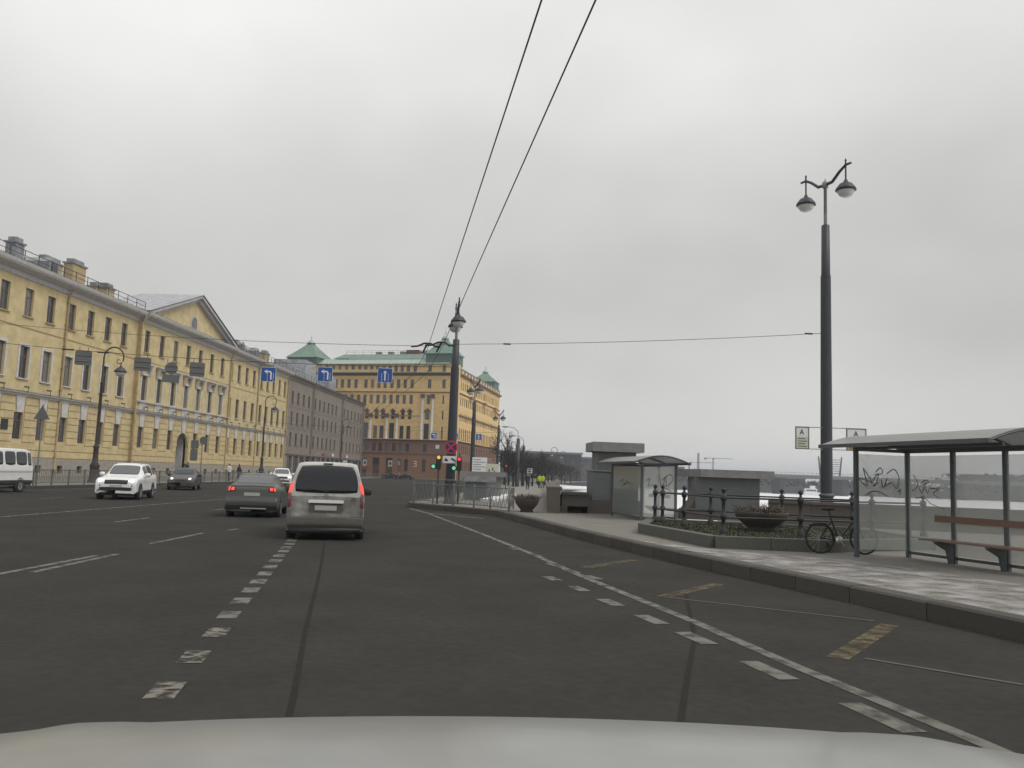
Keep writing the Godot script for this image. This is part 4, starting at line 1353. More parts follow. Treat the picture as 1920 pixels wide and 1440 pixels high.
func double_lamp(label: String, at: Vector3, h: float, r: float, arm: Vector3, s: float, upper: float) -> Node3D:
	var t := thing("lamp_pole", label, "lamp post", Transform3D(Basis.IDENTITY, at), "double lamp poles on the embankment")
	var st := begin(SMOOTH)
	lathe(st, Vector3.ZERO, [[r * 1.6, 0], [r * 1.6, 0.12], [r * 1.36, 0.2], [r * 1.3, 1.05], [r * 1.52, 1.08], [r * 1.52, 1.14], [r * 1.2, 1.2]], 18)
	put("base", st, "pole_base", t)
	st = begin(SMOOTH)
	lathe(st, Vector3.ZERO, [[r * 1.2, 1.2], [r * 1.02, h * 0.66], [r * 1.02, h * 0.66 + 0.02]], 18)
	lathe(st, Vector3.ZERO, [[r * 0.9, h * 0.66], [r * 0.82, h * 0.8], [0.08, h * 0.8 + 0.05]], 18)
	put("shaft", st, "pole_paint", t)
	st = begin(SMOOTH)
	lathe(st, Vector3.ZERO, [[r * 0.36, h * 0.8], [r * 0.34, upper - 0.15], [r * 0.62, upper - 0.12], [r * 0.62, upper + 0.1], [r * 0.2, upper + 0.18], [0, upper + 0.3]], 12)
	put("upper_tube", st, "zinc", t)
	for q in [-1.0, 1.0]:
		var a: Vector3 = arm * q
		st = begin(SMOOTH)
		tube(st, [Vector3(0, upper, 0), a * 0.35 + Vector3(0, upper + 0.02, 0), a * 0.7 + Vector3(0, upper + 0.32, 0), a + Vector3(0, upper + 0.5, 0), a * 1.25 + Vector3(0, upper + 0.5, 0)], 0.075 * s, 0.05 * s, 8)
		lathe(st, a + Vector3(0, upper + 0.5, 0), [[0.06 * s, 0], [0.03 * s, 0.12 * s], [0.05 * s, 0.2 * s], [0, 0.3 * s]], 8)
		var o := put("arm", st, "pole_paint", t)
		pendant(t, a + Vector3(0, upper + 0.5, 0), s, 0.75 * s)
	return t

func crook_lamp(label: String, at: Vector3, h: float, side: float) -> Node3D:
	var t := thing("crook_lamp", label, "lamp post", Transform3D(Basis.IDENTITY, at), "ornate crook lamps")
	var st := begin(SMOOTH)
	lathe(st, Vector3.ZERO, [[0.42, 0], [0.42, 0.15], [0.34, 0.25], [0.3, 1.1], [0.36, 1.2], [0.2, 1.5], [0.17, 2.5], [0.24, 2.6], [0.13, 2.75]], 14)
	put("base", st, "iron_brown", t)
	st = begin(SMOOTH)
	lathe(st, Vector3.ZERO, [[0.13, 2.75], [0.10, h * 0.72], [0.14, h * 0.725], [0.08, h * 0.74], [0.06, h - 0.75]], 12)
	put("shaft", st, "iron_brown", t)
	st = begin(SMOOTH)
	var pts := []
	for k in 15:
		var a := PI - PI * 1.12 * k / 14.0
		pts.append(Vector3(side * (0.72 + cos(a) * 0.72), h - 0.75 + sin(a) * 0.75, 0))
	tube(st, pts, 0.06, 0.05, 8)
	var sc := []
	for k in 14:
		var a := -0.3 - k * 0.45
		var r := 0.24 - k * 0.013
		sc.append(Vector3(side * (1.12 + cos(a) * r), h - 1.0 + sin(a) * r, 0))
	tube(st, sc, 0.035, 0.02, 6)
	put("crook", st, "iron_brown", t)
	pendant(t, Vector3(side * 1.28, h - 1.1, 0), 1.05, 0.35)
	return t

func lamps():
	var t := double_lamp("tall blue-grey double lamp pole standing by the bicycle and bus shelter", V(12.6, KH, 34.0), 15.1, 0.195, Vector3(0.45, 0, 1.0), 0.95, 13.8)
	# route boards clamped to the tall pole
	for q in [[-1.0, 0.55, "yellow and white route board on the pole, the one towards the walkway"], [1.15, 0.8, "route board on the pole partly behind the shelter roof"]]:
		var rb := thing("route_board", q[2], "sign", Transform3D(Basis.IDENTITY, V(12.6 + q[0], 3.15, 33.9)), "route boards on the tall pole")
		var w: float = q[1]
		var fr := begin()
		box(fr, Vector3(-w / 2, 0, -0.02), Vector3(w / 2, 0.04, 0.02))
		box(fr, Vector3(-w / 2, 0.86, -0.02), Vector3(w / 2, 0.9, 0.02))
		box(fr, Vector3(-w / 2, 0.04, -0.02), Vector3(-w / 2 + 0.04, 0.86, 0.02))
		box(fr, Vector3(w / 2 - 0.04, 0.04, -0.02), Vector3(w / 2, 0.86, 0.02))
		put("frame", fr, "sign_back", rb)
		block("panel_upper", "sign_white", rb, Vector3(-w / 2 + 0.04, 0.5, -0.01), Vector3(w / 2 - 0.04, 0.86, 0.01))
		block("panel_lower", "sign_cream" if q[0] < 0 else "brick_chimney", rb, Vector3(-w / 2 + 0.04, 0.04, -0.01), Vector3(w / 2 - 0.04, 0.498, 0.01))
		var tm := TextMesh.new()
		var fnt := SystemFont.new()
		fnt.font_names = PackedStringArray(["Droid Sans"])
		tm.font = fnt
		tm.text = "A"
		tm.font_size = 48
		tm.pixel_size = 0.006
		tm.depth = 0.01
		put("letter", tm, "black", rb, Transform3D(Basis.IDENTITY, Vector3(-0.02, 0.68, 0.018)))
		for k in 4:
			block("printed_line", "sign_back", rb, Vector3(-w / 2 + 0.1, 0.1 + k * 0.1, 0.0105), Vector3(w / 2 - 0.1 - 0.06 * (k % 2), 0.14 + k * 0.1, 0.014))
		var arm := begin()
		for y in [0.02, 0.88]:
			box(arm, Vector3(minf(w / 2, -q[0]) if q[0] < 0 else -q[0], y - 0.015, -0.012), Vector3(-q[0] if q[0] < 0 else -w / 2, y + 0.015, 0.012))
		put("clamp_arm", arm, "zinc", rb)
	double_lamp("double lamp pole behind the crossed railing carrying the no stopping sign", V(-2.85, KH, 42.0), 10.1, 0.20, Vector3(0.12, 0, 0.75), 0.9, 9.35)
	double_lamp("double lamp pole further along in front of the ochre corner building", V(-3.15, KH, 73.0), 9.6, 0.17, Vector3(0.4, 0, 0.6), 0.85, 9.0)
	double_lamp("most distant double lamp pole at the edge of the corner building", V(-1.5, KH, 110.0), 9.8, 0.16, Vector3(0.5, 0, 0.5), 0.9, 9.2)
	crook_lamp("brown crook lamp on the far pavement in front of the yellow wing", V(-29.9, 0.15, 62.0), 9.9, 1.0)
	crook_lamp("brown crook lamp near the end of the yellow building", V(-32.3, 0.15, 112.0), 10.9, 1.0)
	crook_lamp("small distant crook lamp in front of the grey building", V(-35.4, 0.15, 180.0), 12.2, 1.0)
	crook_lamp("distant crook lamp above the walkway trees, the taller of two", V(11.4, KH, 205.0), 8.6, -1.0)
	crook_lamp("distant crook lamp above the walkway trees, the smaller of two", V(17.0, KH, 260.0), 9.4, -1.0)
	for q in [[1.15, 118.0, 8.2, "grey curved-arm street light beyond the corner building, the taller one"], [2.3, 140.0, 8.0, "grey curved-arm street light beyond the corner building, the lower one"]]:
		var t2 := thing("street_light", q[3], "lamp post", Transform3D(Basis.IDENTITY, V(q[0], KH, q[1])), "curved-arm street lights")
		var st := begin(SMOOTH)
		lathe(st, Vector3.ZERO, [[0.3, 0], [0.24, q[2] - 1.6], [0, q[2] - 1.55]], 10)
		put("shaft", st, "pole_paint", t2)
		st = begin(SMOOTH)
		tube(st, [Vector3(0, q[2] - 1.7, 0), Vector3(-0.1, q[2] - 0.6, 0), Vector3(-0.6, q[2] - 0.15, 0), Vector3(-1.4, q[2], 0)], 0.06, 0.05, 6)
		put("arm", st, "zinc", t2)
		st = begin(SMOOTH)
		lathe(st, Vector3(-1.85, q[2] - 0.02, 0), [[0, 0.1], [0.28, 0.05], [0.3, -0.05], [0, -0.14]], 10, Basis.IDENTITY, 1.7)
		put("lamp_head", st, "zinc", t2)

# ------------------------------------------------------------------ signs
func arrow_poly(kind: String) -> PackedVector2Array:
	if kind == "up":
		return PackedVector2Array([Vector2(-0.045, -0.36), Vector2(0.045, -0.36), Vector2(0.045, 0.16), Vector2(0.14, 0.14), Vector2(0, 0.33), Vector2(-0.14, 0.14), Vector2(-0.045, 0.16)])
	return PackedVector2Array([Vector2(0.13, -0.36), Vector2(0.23, -0.36), Vector2(0.23, 0.12), Vector2(0.19, 0.2), Vector2(0.11, 0.24), Vector2(-0.1, 0.24), Vector2(-0.08, 0.33), Vector2(-0.3, 0.19), Vector2(-0.08, 0.05), Vector2(-0.1, 0.14), Vector2(0.1, 0.14), Vector2(0.13, 0.11)])

func lane_sign(label: String, at: Vector3, s: float, kind: String, group: String, drop := 0.12):
	var t := thing("lane_sign", label, "sign", Transform3D(Basis.from_scale(Vector3.ONE * s) * Basis(Vector3.UP, 0.12), at), group)
	var st := begin()
	soft_box(st, Vector3(-0.5, -0.5, -0.03), Vector3(0.5, 0.5, 0.0), 0.05)
	put("board", st, "sign_white", t)
	st = begin()
	soft_box(st, Vector3(-0.475, -0.475, 0.0), Vector3(0.475, 0.475, 0.008), 0.04)
	put("blue_field", st, "sign_blue", t)
	st = begin()
	extrude(st, arrow_poly(kind), 0.008, 0.016)
	put("arrow", st, "sign_white", t)
	for x in [-0.22 if kind == "up" else -0.06, 0.22 if kind == "up" else 0.34]:
		for k in 4:
			block("lane_mark", "sign_white", t, Vector3(x - 0.018, -0.45 + k * 0.15, 0.008), Vector3(x + 0.018, -0.36 + k * 0.15, 0.014))
	for x in [-0.3, 0.3]:
		block("hanger", "sign_back", t, Vector3(x - 0.02, 0.5, -0.025), Vector3(x + 0.02, 0.5 + drop, 0.0))

func back_sign(label: String, at: Vector3, w: float, h: float, round_sign := false, under := false):
	var t := thing("road_sign", label, "sign", Transform3D(Basis(Vector3.UP, 0.35), at), "grey backs of hanging road signs")
	var st := begin()
	if round_sign:
		var pl := PackedVector2Array()
		for k in 24: pl.append(Vector2(cos(TAU * k / 24), sin(TAU * k / 24)) * w / 2)
		extrude(st, pl, -0.02, 0.02)
	else:
		soft_box(st, Vector3(-w / 2, -h / 2, -0.02), Vector3(w / 2, h / 2, 0.02), 0.05)
	put("board", st, "sign_back", t)
	if under:
		st = begin()
		soft_box(st, Vector3(-0.4, -h / 2 - 0.42, -0.02), Vector3(0.4, -h / 2 - 0.02, 0.02), 0.03)
		put("plate", st, "sign_back", t)
	for y in [-0.2, 0.2]:
		block("stiffener", "fence_metal", t, Vector3(-w * 0.42, y * h - 0.03, 0.021), Vector3(w * 0.42, y * h + 0.03, 0.05))
	for x in [-0.2, 0.2]:
		block("hanger", "sign_back", t, Vector3(x - 0.015, h / 2 - 0.05, -0.035), Vector3(x + 0.015, h / 2 + 0.2, -0.021))

func round_disc(st: SurfaceTool, r: float, z0: float, z1: float, c := Vector3.ZERO):
	var pl := PackedVector2Array()
	for k in 28: pl.append(Vector2(cos(TAU * k / 28), sin(TAU * k / 28)) * r)
	extrude(st, pl, z0, z1, Transform3D(Basis.IDENTITY, c))

func post(parent: Node, h: float, r: float, m := "fence_metal", y0 := 0.0):
	var st := begin(SMOOTH)
	lathe(st, Vector3.ZERO, [[r, y0], [r, h], [0, h + 0.01]], 10)
	put("post", st, m, parent)

func lens(parent: Node, at: Vector3, m: String, r := 0.085):
	var st := begin()
	round_disc(st, r, 0, 0.03, at)
	put("lens", st, m, parent)

func traffic_light(label: String, at: Vector3, side: float, lit: Array, h: float, pole: bool, top := "signal_red"):
	var t := thing("traffic_light", label, "traffic light", Transform3D(Basis.IDENTITY, at), "traffic lights")
	if pole: post(t, h + 0.5, 0.05, "pole_paint")
	var st := begin()
	soft_box(st, Vector3(-0.12, h - 0.34, 0.01), Vector3(0.12, h + 0.34, 0.16), 0.04)
	put("housing", st, "black", t)
	var cols := [top, "signal_amber", "signal_green"]
	for k in 3:
		lens(t, Vector3(0, h + 0.22 - k * 0.22, 0.162), cols[k] if lit.has(k) else "plastic")
	if side != 0.0:
		st = begin()
		soft_box(st, Vector3(side * 0.245 - 0.12, h - 0.34, 0.012), Vector3(side * 0.245 + 0.12, h - 0.1, 0.158), 0.04)
		put("arrow_section", st, "black", t)
		lens(t, Vector3(side * 0.245, h - 0.22, 0.162), "signal_green")

func signs():
	# blue lane signs and grey sign backs on the span wire
	lane_sign("blue turn sign hanging before the end of the yellow building", V(-12.36, 6.38, 43.0), 0.74, "turn", "blue lane signs on the span wire", 0.3)
	lane_sign("blue turn sign hanging between grey building and green turret", V(-9.42, 6.45, 42.7), 0.74, "turn", "blue lane signs on the span wire", 0.2)
	lane_sign("blue straight-ahead sign hanging in front of the ochre building", V(-6.36, 6.47, 42.4), 0.74, "up", "blue lane signs on the span wire", 0.15)
	lane_sign("small distant blue turn sign before the white tall columns", V(-9.85, 6.5, 110.4), 0.78, "turn", "distant lane signs")
	lane_sign("small distant blue turn sign half behind the pole", V(-7.1, 6.5, 110.3), 0.78, "turn", "distant lane signs")
	lane_sign("small distant blue straight-ahead sign beside the second pole", V(-4.05, 6.5, 110.2), 0.78, "up", "distant lane signs")
	back_sign("square grey sign back hanging nearest the crook lamp arch, before the yellow wing", V(-22.04, 6.94, 43.5), 0.78, 0.74)
	back_sign("square grey sign back hanging between crook lamp and pediment section", V(-18.94, 6.72, 43.4), 0.8, 0.7)
	back_sign("round grey sign back with a plate below", V(-17.41, 6.55, 43.3), 0.62, 0.62, true, true)
	back_sign("square grey sign back hanging above the window hoods", V(-16.05, 6.52, 43.2), 0.72, 0.72)
	# triangle sign seen from behind, on its post by the far kerb
	var t := thing("triangle_sign", "grey back of a triangular warning sign on a far kerb post", "sign", Transform3D(Basis.IDENTITY, V(-27.7, 0.15, 50.5)))
	post(t, 4.8, 0.04)
	var st := begin()
	extrude(st, PackedVector2Array([Vector2(-0.48, 0), Vector2(0.48, 0), Vector2(0, 0.84)]), 0.042, 0.06, Transform3D(Basis.IDENTITY, Vector3(0, 3.9, 0)))
	put("board", st, "sign_back", t)
	# cluster of sign backs
	t = thing("sign_cluster", "post with several grey sign backs near the archway", "sign", Transform3D(Basis.IDENTITY, V(-27.75, 0.15, 77.3)))
	post(t, 4.1, 0.045)
	st = begin()
	round_disc(st, 0.36, 0.046, 0.066, Vector3(0.1, 3.75, 0))
	put("round_board", st, "sign_back", t)
	st = begin()
	soft_box(st, Vector3(-1.0, 3.0, 0.07), Vector3(-0.3, 3.75, 0.09), 0.06)
	put("square_board", st, "sign_back", t)
	st = begin()
	soft_box(st, Vector3(-1.0, 1.9, 0.07), Vector3(-0.35, 2.95, 0.09), 0.04)
	put("lower_board", st, "sign_back", t)
	block("bracket", "sign_back", t, Vector3(-1.0, 3.3, 0.046), Vector3(0.05, 3.36, 0.068))
	# no stopping sign with tow plate on the pole behind the railing
	t = thing("no_stopping_sign", "round blue no stopping sign with red cross and tow plate", "sign", Transform3D(Basis.IDENTITY, V(-2.86, 0, 41.66)))
	st = begin()
	round_disc(st, 0.33, -0.02, 0.0, Vector3(0, 2.98, 0))
	put("red_disc", st, "sign_red", t)
	st = begin()
	round_disc(st, 0.26, 0.0, 0.006, Vector3(0, 2.98, 0))
	put("blue_disc", st, "sign_navy", t)
	st = begin()
	for a in [PI / 4, -PI / 4]:
		cbox(st, Vector3(0, 0, 0.011 if a > 0 else 0.0122), Vector3(0.54, 0.06, 0.008), Transform3D(Basis(Vector3(0, 0, 1), a), Vector3(0, 2.98, 0)))
	put("red_cross", st, "sign_red", t)
	st = begin()
	soft_box(st, Vector3(-0.38, 2.2, -0.02), Vector3(0.32, 2.55, 0.0), 0.03)
	var pl := put("tow_plate", st, "sign_white", t)
	st = begin()
	box(st, Vector3(-0.28, 2.3, 0.001), Vector3(-0.12, 2.38, 0.008))
	box(st, Vector3(-0.26, 2.38, 0.001), Vector3(-0.19, 2.44, 0.008))
	extrude(st, PackedVector2Array([Vector2(-0.02, 2.42), Vector2(0.24, 2.28), Vector2(0.26, 2.34), Vector2(0.1, 2.46)]), 0.001, 0.008)
	put("tow_symbol", st, "black", pl)
	traffic_light("traffic light with green arrow section on its own post by the no stopping sign", V(-3.4, KH, 41.4), -1.0, [0], 2.0, true, "signal_amber")
	traffic_light("traffic light with green section on the river side of the no stopping sign", V(-2.42, KH, 41.6), -1.0, [0], 1.95, true)
	traffic_light("distant traffic light showing red in front of the dark trees", V(-0.35, KH, 100.0), 0.0, [0], 2.35, true)
	# notice boards behind the railing
	t = thing("notice_board", "white notice board with yellow strip behind the railing", "sign", Transform3D(Basis.IDENTITY, V(-2.0, KH, 58.0)))
	for x in [-0.4, 0.4]:
		block("post", "fence_metal", t, Vector3(x - 0.03, 0, -0.05), Vector3(x + 0.03, 2.6, -0.011))
	block("board", "sign_white", t, Vector3(-0.5, 1.65, -0.01), Vector3(0.5, 2.62, 0.03))
	block("yellow_strip", "sign_yellow", t, Vector3(-0.5, 1.3, -0.01), Vector3(0.5, 1.648, 0.03))
	for k in 5:
		block("printed_line", "sign_back", t, Vector3(-0.42, 1.8 + k * 0.16, 0.031), Vector3(0.1 + 0.3 * (k % 2), 1.84 + k * 0.16, 0.036))
	for x in [-0.35, 0.25]:
		var ar := begin()
		extrude(ar, PackedVector2Array([Vector2(x, 1.36), Vector2(x + 0.1, 1.36), Vector2(x + 0.2, 1.6), Vector2(x + 0.1, 1.6)]), 0.031, 0.036)
		put("black_stripe", ar, "black", t)
	t = thing("map_board", "cream map board beside the white notice board", "sign", Transform3D(Basis.IDENTITY, V(-1.1, KH, 57.0)))
	for x in [-0.35, 0.35]:
		block("post", "fence_metal", t, Vector3(x - 0.03, 0, -0.05), Vector3(x + 0.03, 2.2, -0.011))
	block("board", "sign_cream", t, Vector3(-0.45, 1.25, -0.01), Vector3(0.45, 2.2, 0.03))
	for k in 6:
		block("map_mark", "dry_plant", t, Vector3(-0.38 + 0.12 * k, 1.35 + 0.1 * ((k * 3) % 5), 0.031), Vector3(-0.30 + 0.12 * k, 1.55 + 0.1 * ((k * 3) % 5), 0.036))
	t = thing("route_sign", "small white square sign with dark writing among the trees", "sign", Transform3D(Basis.IDENTITY, V(2.9, KH, 120.0)))
	post(t, 2.6, 0.05)
	block("board", "sign_white", t, Vector3(-0.35, 1.9, 0.051), Vector3(0.35, 2.6, 0.08))
	block("mark", "black", t, Vector3(-0.22, 2.0, 0.081), Vector3(0.22, 2.2, 0.09))
	block("mark", "black", t, Vector3(-0.2, 2.28, 0.081), Vector3(-0.02, 2.5, 0.09))
	block("mark", "black", t, Vector3(0.04, 2.28, 0.081), Vector3(0.2, 2.5, 0.09))
	t = thing("stop_board", "small pale bus stop plate on a post before the grey building", "sign", Transform3D(Basis.IDENTITY, V(-30.6, 0.15, 160.0)))
	post(t, 3.2, 0.06)
	block("board", "sign_white", t, Vector3(-0.35, 2.3, 0.061), Vector3(0.35, 3.3, 0.1))
	block("blue_band", "sign_blue", t, Vector3(-0.3, 2.75, 0.101), Vector3(0.3, 2.95, 0.11))

# ------------------------------------------------------------------ fences
func fences():
	# railing with crossed bars on the corner of the pavement
	var f := thing("crossed_railing", "grey pedestrian railing with crossed bars on the pavement corner", "railing")
	var pts := [[-4.62, 42.2], [-3.55, 40.75], [-2.5, 39.35], [-1.5, 38.05], [-0.75, 37.0], [0.05, 35.6], [0.25, 38.2]]
	for i in pts.size():
		var st := begin(SMOOTH)
		lathe(st, V(pts[i][0], KH, pts[i][1]), [[0.04, 0], [0.04, 1.0], [0, 1.02]], 8)
		put("post", st, "fence_metal", f)
		if i == pts.size() - 1: break
		var a := V(pts[i][0], KH, pts[i][1])
		var b := V(pts[i + 1][0], KH, pts[i + 1][1])
		for y in [0.14, 0.93]:
			st = begin(SMOOTH)
			tube(st, [a + Vector3(0, y, 0), b + Vector3(0, y, 0)], 0.022, 0.022, 6)
			put("rail", st, "fence_metal", f)
		var n := 5
		for k in n:
			for q in [0, 1]:
				var p := a.lerp(b, (k + 0.08 + 0.84 * q) / n)
				var r := a.lerp(b, (k + 0.92 - 0.84 * q) / n)
				st = begin(SMOOTH)
				tube(st, [p + Vector3(0, 0.14, 0), r + Vector3(0, 0.93, 0)], 0.011, 0.011, 4)
				put("crossed_bar", st, "fence_metal", f)
	# long fence along the far kerb
	f = thing("kerb_fence", "long low dark fence along the far pavement before the yellow building", "fence")
	var d := 30.0
	while d < 92.0:
		var st := begin()
		cbox(st, V(-27.6, 0.65, d), Vector3(0.07, 1.0, 0.07))
		put("post", st, "fence_dark", f)
		st = begin()
		box(st, V(-27.62, 1.05, d + 2.0), V(-27.58, 1.1, d))
		box(st, V(-27.62, 0.3, d + 2.0), V(-27.58, 0.34, d))
		for k in 9:
			cbox(st, V(-27.6, 0.7, d + 0.2 * (k + 1)), Vector3(0.018, 0.72, 0.018))
		put("fence_panel", st, "fence_dark", f)
		d += 2.0
	f = thing("kerb_fence", "grey fence with the far bend before the grey building", "fence")
	var prev := [-29.2, 98.0]
	for q in [[-30.0, 120.0], [-30.8, 150.0], [-31.2, 180.0], [-30.4, 205.0], [-20.0, 212.0]]:
		var st := begin()
		var a := V(prev[0], 0.15, prev[1])
		var b := V(q[0], 0.15, q[1])
		var n := int(a.distance_to(b) / 2.5)
		for k in n:
			cbox(st, a.lerp(b, float(k) / n) + Vector3(0, 0.5, 0), Vector3(0.08, 1.0, 0.08))
		for y in [0.3, 0.65, 1.0]:
			tube(st, [a + Vector3(0, y, 0), b + Vector3(0, y, 0)], 0.03, 0.03, 4)
		put("fence_panel", st, "fence_metal", f)
		prev = q

# ------------------------------------------------------------------ pavilions by the river
func pavilions():
	var t := thing("tall_pavilion", "tall grey clad pavilion with a flat overhanging cap and granite foot", "pavilion", turned(V(4.55, KH, 37.2), 4.0))
	block("granite_foot", "granite_pink", t, Vector3(-1.25, 0, -0.8), Vector3(0.98, 0.58, 0.85))
	block("lower_body", "steel_clad", t, Vector3(-1.05, 0.58, -0.75), Vector3(0.9, 1.78, 0.78))
	block("ledge", "concrete", t, Vector3(-1.09, 1.78, -0.79), Vector3(0.94, 1.83, 0.82))
	block("upper_body", "steel_clad", t, Vector3(-0.86, 1.83, -0.68), Vector3(0.82, 2.62, 0.68))
	var st := begin()
	soft_box(st, Vector3(-1.1, 2.62, -1.0), Vector3(1.1, 3.02, 1.0), 0.02)
	put("cap", st, "concrete", t)
	for x in [-0.3, 0.32]:
		block("panel_joint", "pole_paint", t, Vector3(x, 0.6, 0.7805), Vector3(x + 0.015, 1.76, 0.784))
	t = thing("low_pavilion", "low grey pavilion with a thick flat roof slab beyond the iron posts", "pavilion", turned(V(8.85, KH, 35.4), -3.0))
	block("wall", "steel_clad", t, Vector3(-1.3, 0, -1.0), Vector3(1.25, 1.68, 1.0))
	st = begin()
	extrude(st, PackedVector2Array([Vector2(-1.85, -1.5), Vector2(-1.15, 1.35), Vector2(1.75, 1.35), Vector2(1.75, -1.5)]), 1.68, 1.99, Transform3D(Basis(Vector3(1, 0, 0), Vector3(0, 0, 1), Vector3(0, 1, 0)), Vector3.ZERO))
	put("roof_slab", st, "concrete", t)
	st = begin()
	extrude(st, PackedVector2Array([Vector2(-1.9, 0), Vector2(-1.3, 0), Vector2(-1.3, 0.75)]), -0.9, 0.95)
	put("sloped_buttress", st, "granite_pink", t)
	block("granite_foot", "granite_pink_b", t, Vector3(-1.95, 0, 1.003), Vector3(-0.2, 0.42, 1.4))
	t = thing("grey_kiosk", "low grey clad kiosk with a wide flat roof behind the crossed railing", "kiosk", turned(V(-1.9, KH, 50.0), 6.0))
	block("wall", "steel_clad", t, Vector3(-0.6, 0, -0.7), Vector3(0.6, 1.05, 0.7))
	st = begin()
	soft_box(st, Vector3(-0.75, 1.05, -0.95), Vector3(1.1, 1.35, 0.95), 0.02)
	put("roof_slab", st, "zinc", t)
	t = thing("white_barrier", "low white and grey roof slab behind the grey kiosk", "kiosk", turned(V(-1.9, KH, 54.5), 4.0))
	block("wall", "concrete", t, Vector3(-0.9, 0, -0.5), Vector3(1.4, 1.35, 0.5))
	block("roof_slab", "far_pale", t, Vector3(-1.2, 1.35, -0.8), Vector3(1.7, 1.65, 0.8))

# ------------------------------------------------------------------ bus shelters
func scribble(parent: Node, strokes: Array, f: Callable, r: float):
	var st := begin()
	for s in strokes:
		var pts := []
		for k in s.size():
			pts.append(f.call(s[k]))
		# smooth the stroke with a Catmull curve
		var c := Curve3D.new()
		for k in pts.size():
			var tg: Vector3 = (pts[mini(k + 1, pts.size() - 1)] - pts[maxi(k - 1, 0)]) / 6.0
			c.add_point(pts[k], -tg, tg)
		c.bake_interval = 0.03
		tube(st, Array(c.get_baked_points()), r, r * 0.7, 4)
	put("scrawled_tag", st, "marker_ink", parent)

func shelter(label: String, o: Vector3, dir: Vector3, L: float, n: int, front_glass: bool, end_glass: bool, far_glass: bool, H := 2.25, rise := 0.24) -> Node3D:
	var t := thing("bus_shelter", label, "bus shelter", facade_frame(o, dir), "bus shelters")
	var D := 1.32
	var m := "shelter_metal"
	for k in n + 1:
		block("back_post", m, t, Vector3(L * k / n - 0.04, 0, -0.04), Vector3(L * k / n + 0.04, H, 0.04))
	for x in ([0.0, L] if end_glass else [0.0]):
		block("front_post", m, t, Vector3(x - 0.04, 0, D - 0.04), Vector3(x + 0.04, H + 0.08, D + 0.04))
		block("side_beam", m, t, Vector3(x - 0.03, H, 0.04), Vector3(x + 0.03, H + 0.07, D - 0.04))
	block("back_beam", m, t, Vector3(-0.1, H, -0.04), Vector3(L + 0.1, H + 0.08, 0.04))
	for k in n:
		block("back_pane", "shelter_glass", t, Vector3(L * k / n + 0.05, 0.16, -0.006), Vector3(L * (k + 1) / n - 0.05, H - 0.06, 0.006))
		block("bottom_rail", m, t, Vector3(L * k / n + 0.04, 0.08, -0.02), Vector3(L * (k + 1) / n - 0.04, 0.14, 0.02))
	if far_glass: block("side_pane", "shelter_glass", t, Vector3(-0.006, 0.16, 0.05), Vector3(0.006, H - 0.06, D - 0.05))
	if end_glass: block("side_pane", "shelter_glass", t, Vector3(L - 0.006, 0.16, 0.05), Vector3(L + 0.006, H - 0.06, D - 0.05))
	if front_glass:
		block("front_pane", "shelter_glass_b", t, Vector3(0.05, 0.16, D - 0.006), Vector3(L - 0.05, H - 0.05, D + 0.006))
		block("front_rail", m, t, Vector3(0.05, 0.08, D - 0.02), Vector3(L - 0.05, 0.14, D + 0.02))
	# arched roof, from a little behind the back wall to beyond the front posts
	var ov := 0.6 if end_glass else 0.15
	var z0 := -0.3
	var z1 := D + 0.5
	var arc := func(u): return Vector2(lerpf(z0, z1, u), H + 0.12 + rise * sin(PI * u))
	var N := 10
	for b in n:
		var xa := lerpf(-0.55, L + ov, float(b) / n)
		var xb := lerpf(-0.55, L + ov, float(b + 1) / n)
		var st := begin()
		for k in N:
			var p: Vector2 = arc.call(float(k) / N)
			var q: Vector2 = arc.call(float(k + 1) / N)
			quad(st, Vector3(xa, p.y, p.x), Vector3(xa, q.y, q.x), Vector3(xb, q.y, q.x), Vector3(xb, p.y, p.x))
			quad(st, Vector3(xa, p.y - 0.012, p.x), Vector3(xb, p.y - 0.012, p.x), Vector3(xb, q.y - 0.012, q.x), Vector3(xa, q.y - 0.012, q.x))
		put("roof_panel", st, "shelter_roof", t)
	for b in n + 1:
		var x := lerpf(-0.53, L + ov - 0.02, float(b) / n)
		var pts := []
		for k in N + 1:
			var p: Vector2 = arc.call(float(k) / N)
			pts.append(Vector3(x, p.y - 0.035, p.x))
		var st := begin()
		tube(st, pts, 0.026, 0.026, 4)
		put("roof_rib", st, m, t)
	for u in [0.0, 1.0]:
		var p: Vector2 = arc.call(u)
		block("eave_beam", m, t, Vector3(-0.57, p.y - 0.07, p.x - 0.03), Vector3(L + ov + 0.02, p.y + 0.005, p.x + 0.03))
	block("front_beam", m, t, Vector3(0.04, H + 0.02, D - 0.03), Vector3(L - 0.04, H + 0.08, D + 0.03))
	# bench of wooden slats on curved brackets
	for x in [L / n, 2.0 * L / n]:
		if L < 3.7 and x > 2.0: continue
		var st := begin()
		extrude(st, PackedVector2Array([Vector2(0.045, 0.0), Vector2(0.14, 0.0), Vector2(0.2, 0.26), Vector2(0.5, 0.41), Vector2(0.5, 0.44), Vector2(0.045, 0.44)]), -0.03, 0.03, Transform3D(Basis(Vector3(0, 0, 1), Vector3.UP, Vector3(-1, 0, 0)), Vector3(x, 0, 0)))
		put("bench_bracket", st, m, t)
	for z in [0.12, 0.27, 0.42]:
		block("seat_slat", "bench_wood", t, Vector3(0.85, 0.442, z - 0.065), Vector3(L - 0.4, 0.475, z + 0.065))
	block("back_slat", "bench_wood", t, Vector3(0.85, 0.82, 0.045), Vector3(L - 0.4, 0.95, 0.075))
	return t

